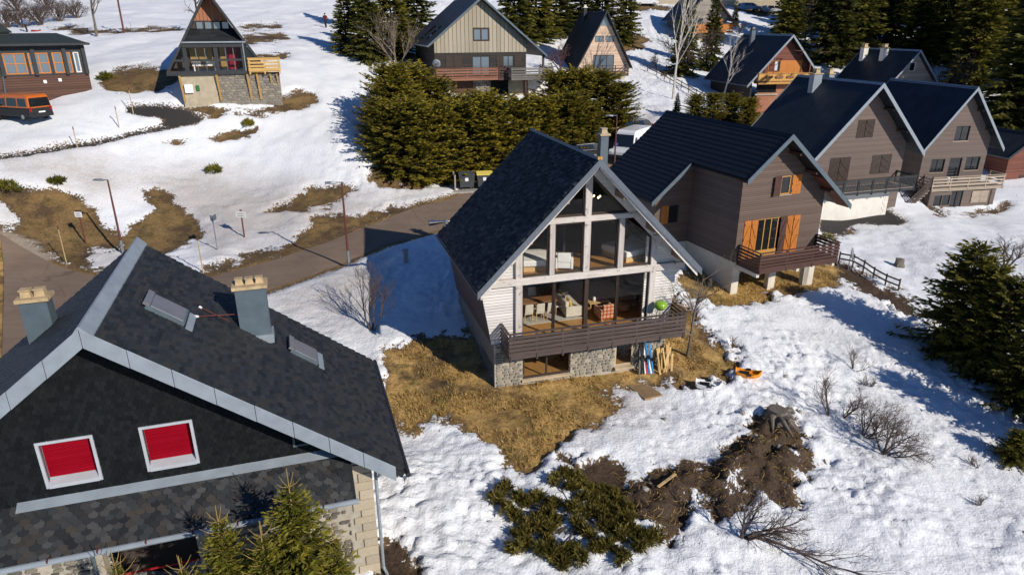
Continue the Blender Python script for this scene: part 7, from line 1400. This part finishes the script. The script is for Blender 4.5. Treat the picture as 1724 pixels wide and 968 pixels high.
def sofa(u, v, z0, rz, label, L_, mat, name='sofa', cush=True):
    t = thing(name, label, name.replace('_', ' '), ch.wld(u, v, z0), ch.yaw+rz)
    bevel(obj('base', MB().box((-L_/2, -.42, .1), (L_/2, .42, .38)).mesh('base'), mat, t), .03); bevel(obj('backrest', MB().box((-L_/2, .25, .381), (L_/2, .44, .82)).mesh('backrest'), mat, t), .04)
    for x in (-L_/2-.12, L_/2-.0): bevel(obj('armrest', MB().box((x, -.42, .08), (x+.12, .44, .6)).mesh('armrest'), mat, t), .03)
    bevel(obj('seat_cushion', MB().box((-L_/2+.02, -.43, .382), (L_/2-.02, .24, .47)).mesh('seat_cushion'), mat, t), .03)
    for x in (-L_/2, L_/2):
        for y in (-.36, .36): obj('foot', MB().box((x-.03, y-.03, 0), (x+.03, y+.03, .1)).mesh('foot'), 'chair_wood', t)
    if cush:
        for k in range(3): o2 = bevel(obj('cushion', MB().box((-.2, -.07, -.2), (.2, .07, .2)).mesh('cushion'), ('fabric_yellow', 'fabric_grey', 'fabric_yellow')[k], t), .05); o2.location = (-L_*.32+k*L_*.3, .12, .66); o2.rotation_euler = (R(-18), 0, .1*k)
u, v = ch.lz(975, 534, F0); sofa(u-.25, max(v, .6)+1.0, F0, R(90), 'cream sofa with yellow and grey cushions behind the glass', 1.8, 'fabric_cream'); u, v = ch.lz(1020, 536, F0); sofa(u, max(v, .8)+.1, F0, R(180), 'tartan armchair in orange and cream seen from behind through the glass', .62, 'tartan', 'armchair', False)
t = thing('coffee_table', 'small wooden table with ornaments beside the tartan armchair', 'table', ch.wld(u+.1, max(v, .8)+1.25, F0), ch.yaw); bevel(obj('top', MB().box((-.55, -.3, .4), (.55, .3, .44)).mesh('top'), 'chair_wood', t), .005)
for x in (-.48, .48):
    for y in (-.24, .24): obj('leg', MB().box((x-.02, y-.02, 0), (x+.02, y+.02, .399)).mesh('leg'), 'chair_wood', t)
obj('vase', MB().lathe([(.06, .441), (.09, .55), (.05, .66)], (-.2, 0, 0), 12).mesh('vase'), 'white_label', t); obj('bowl', MB().lathe([(.06, .441), (.13, .5), (.14, .53)], (.15, .05, 0), 12).mesh('bowl'), 'pink_mark', t)
u, v = ch.lz(1054, 526, F0); o_ = obj('pouffe', MB().lathe([(.24, 0), (.3, .08), (.3, .3), (.24, .38)], (0, 0, 0), 20).mesh('pouffe'), 'ochre'); o_.location = ch.wld(u, max(v, .9)+.3, F0); tag(smooth(o_), 'round ochre pouffe right of the tartan armchair', 'pouffe')
def bed(px, rz, label, off=(0, 0)):
    u, v = ch.lz(*px, F1); t = thing('bed', label, 'bed', ch.wld(u+off[0], max(v, 1.3)+off[1], F1), ch.yaw+rz); bevel(obj('mattress', MB().box((-.8, -1, .2), (.8, 1, .46)).mesh('mattress'), 'fabric_white', t), .06); bevel(obj('duvet', MB().extr([(-.86, -1.04, .25), (.86, -1.04, .25), (.86, -1.04, .52), (.3, -1.04, .6), (-.3, -1.04, .58), (-.86, -1.04, .52)], (0, 1.6, 0)).mesh('duvet'), 'fabric_white', t), .05); obj('frame', MB().box((-.8, -1, .0), (.8, 1, .199)).mesh('frame'), 'chair_wood', t)
    for x in (-.4, .4): bevel(obj('pillow', MB().box((x-.3, .6, .47), (x+.3, .95, .62)).mesh('pillow'), 'fabric_white', t), .06)
bed((1052, 432), R(-70), 'bed with white duvet behind the upper right panes', (.3, .2)); bed((898, 450), R(80), 'bed with white cover behind the upper left pane', (-.2, .2)); u, v = ch.lz(955, 458, F1); sofa(u+.05, max(v, .7)+.1, F1, R(160), 'white armchair behind the upper middle pane', .6, 'fabric_white', 'armchair', False)
wp = ch.wld(1.05, 1.6, 2.95); t = thing('hanging_lamp', 'small lit hanging lamp with bulbs behind the top right pane', 'lamp', wp)
obj('cord', MB().tube([(0, 0, .12), (0, 0, 1.0)], .008, 5).mesh('cord'), 'black_frame', t); obj('hub', MB().lathe([(.03, .0), (.05, .06), (.03, .12)], (0, 0, 0), 10).mesh('hub'), 'black_frame', t)
for k in range(4): a_ = k*1.57+.4; obj('bulb', MB().lathe([(.02, -.04), (.045, 0), (.02, .04)], (math.cos(a_)*.2, math.sin(a_)*.2, .02), 10).mesh('bulb'), 'bulb', t); obj('arm', MB().tube([(0, 0, .06), (math.cos(a_)*.2, math.sin(a_)*.2, .06)], .008, 5).mesh('arm'), 'black_frame', t)
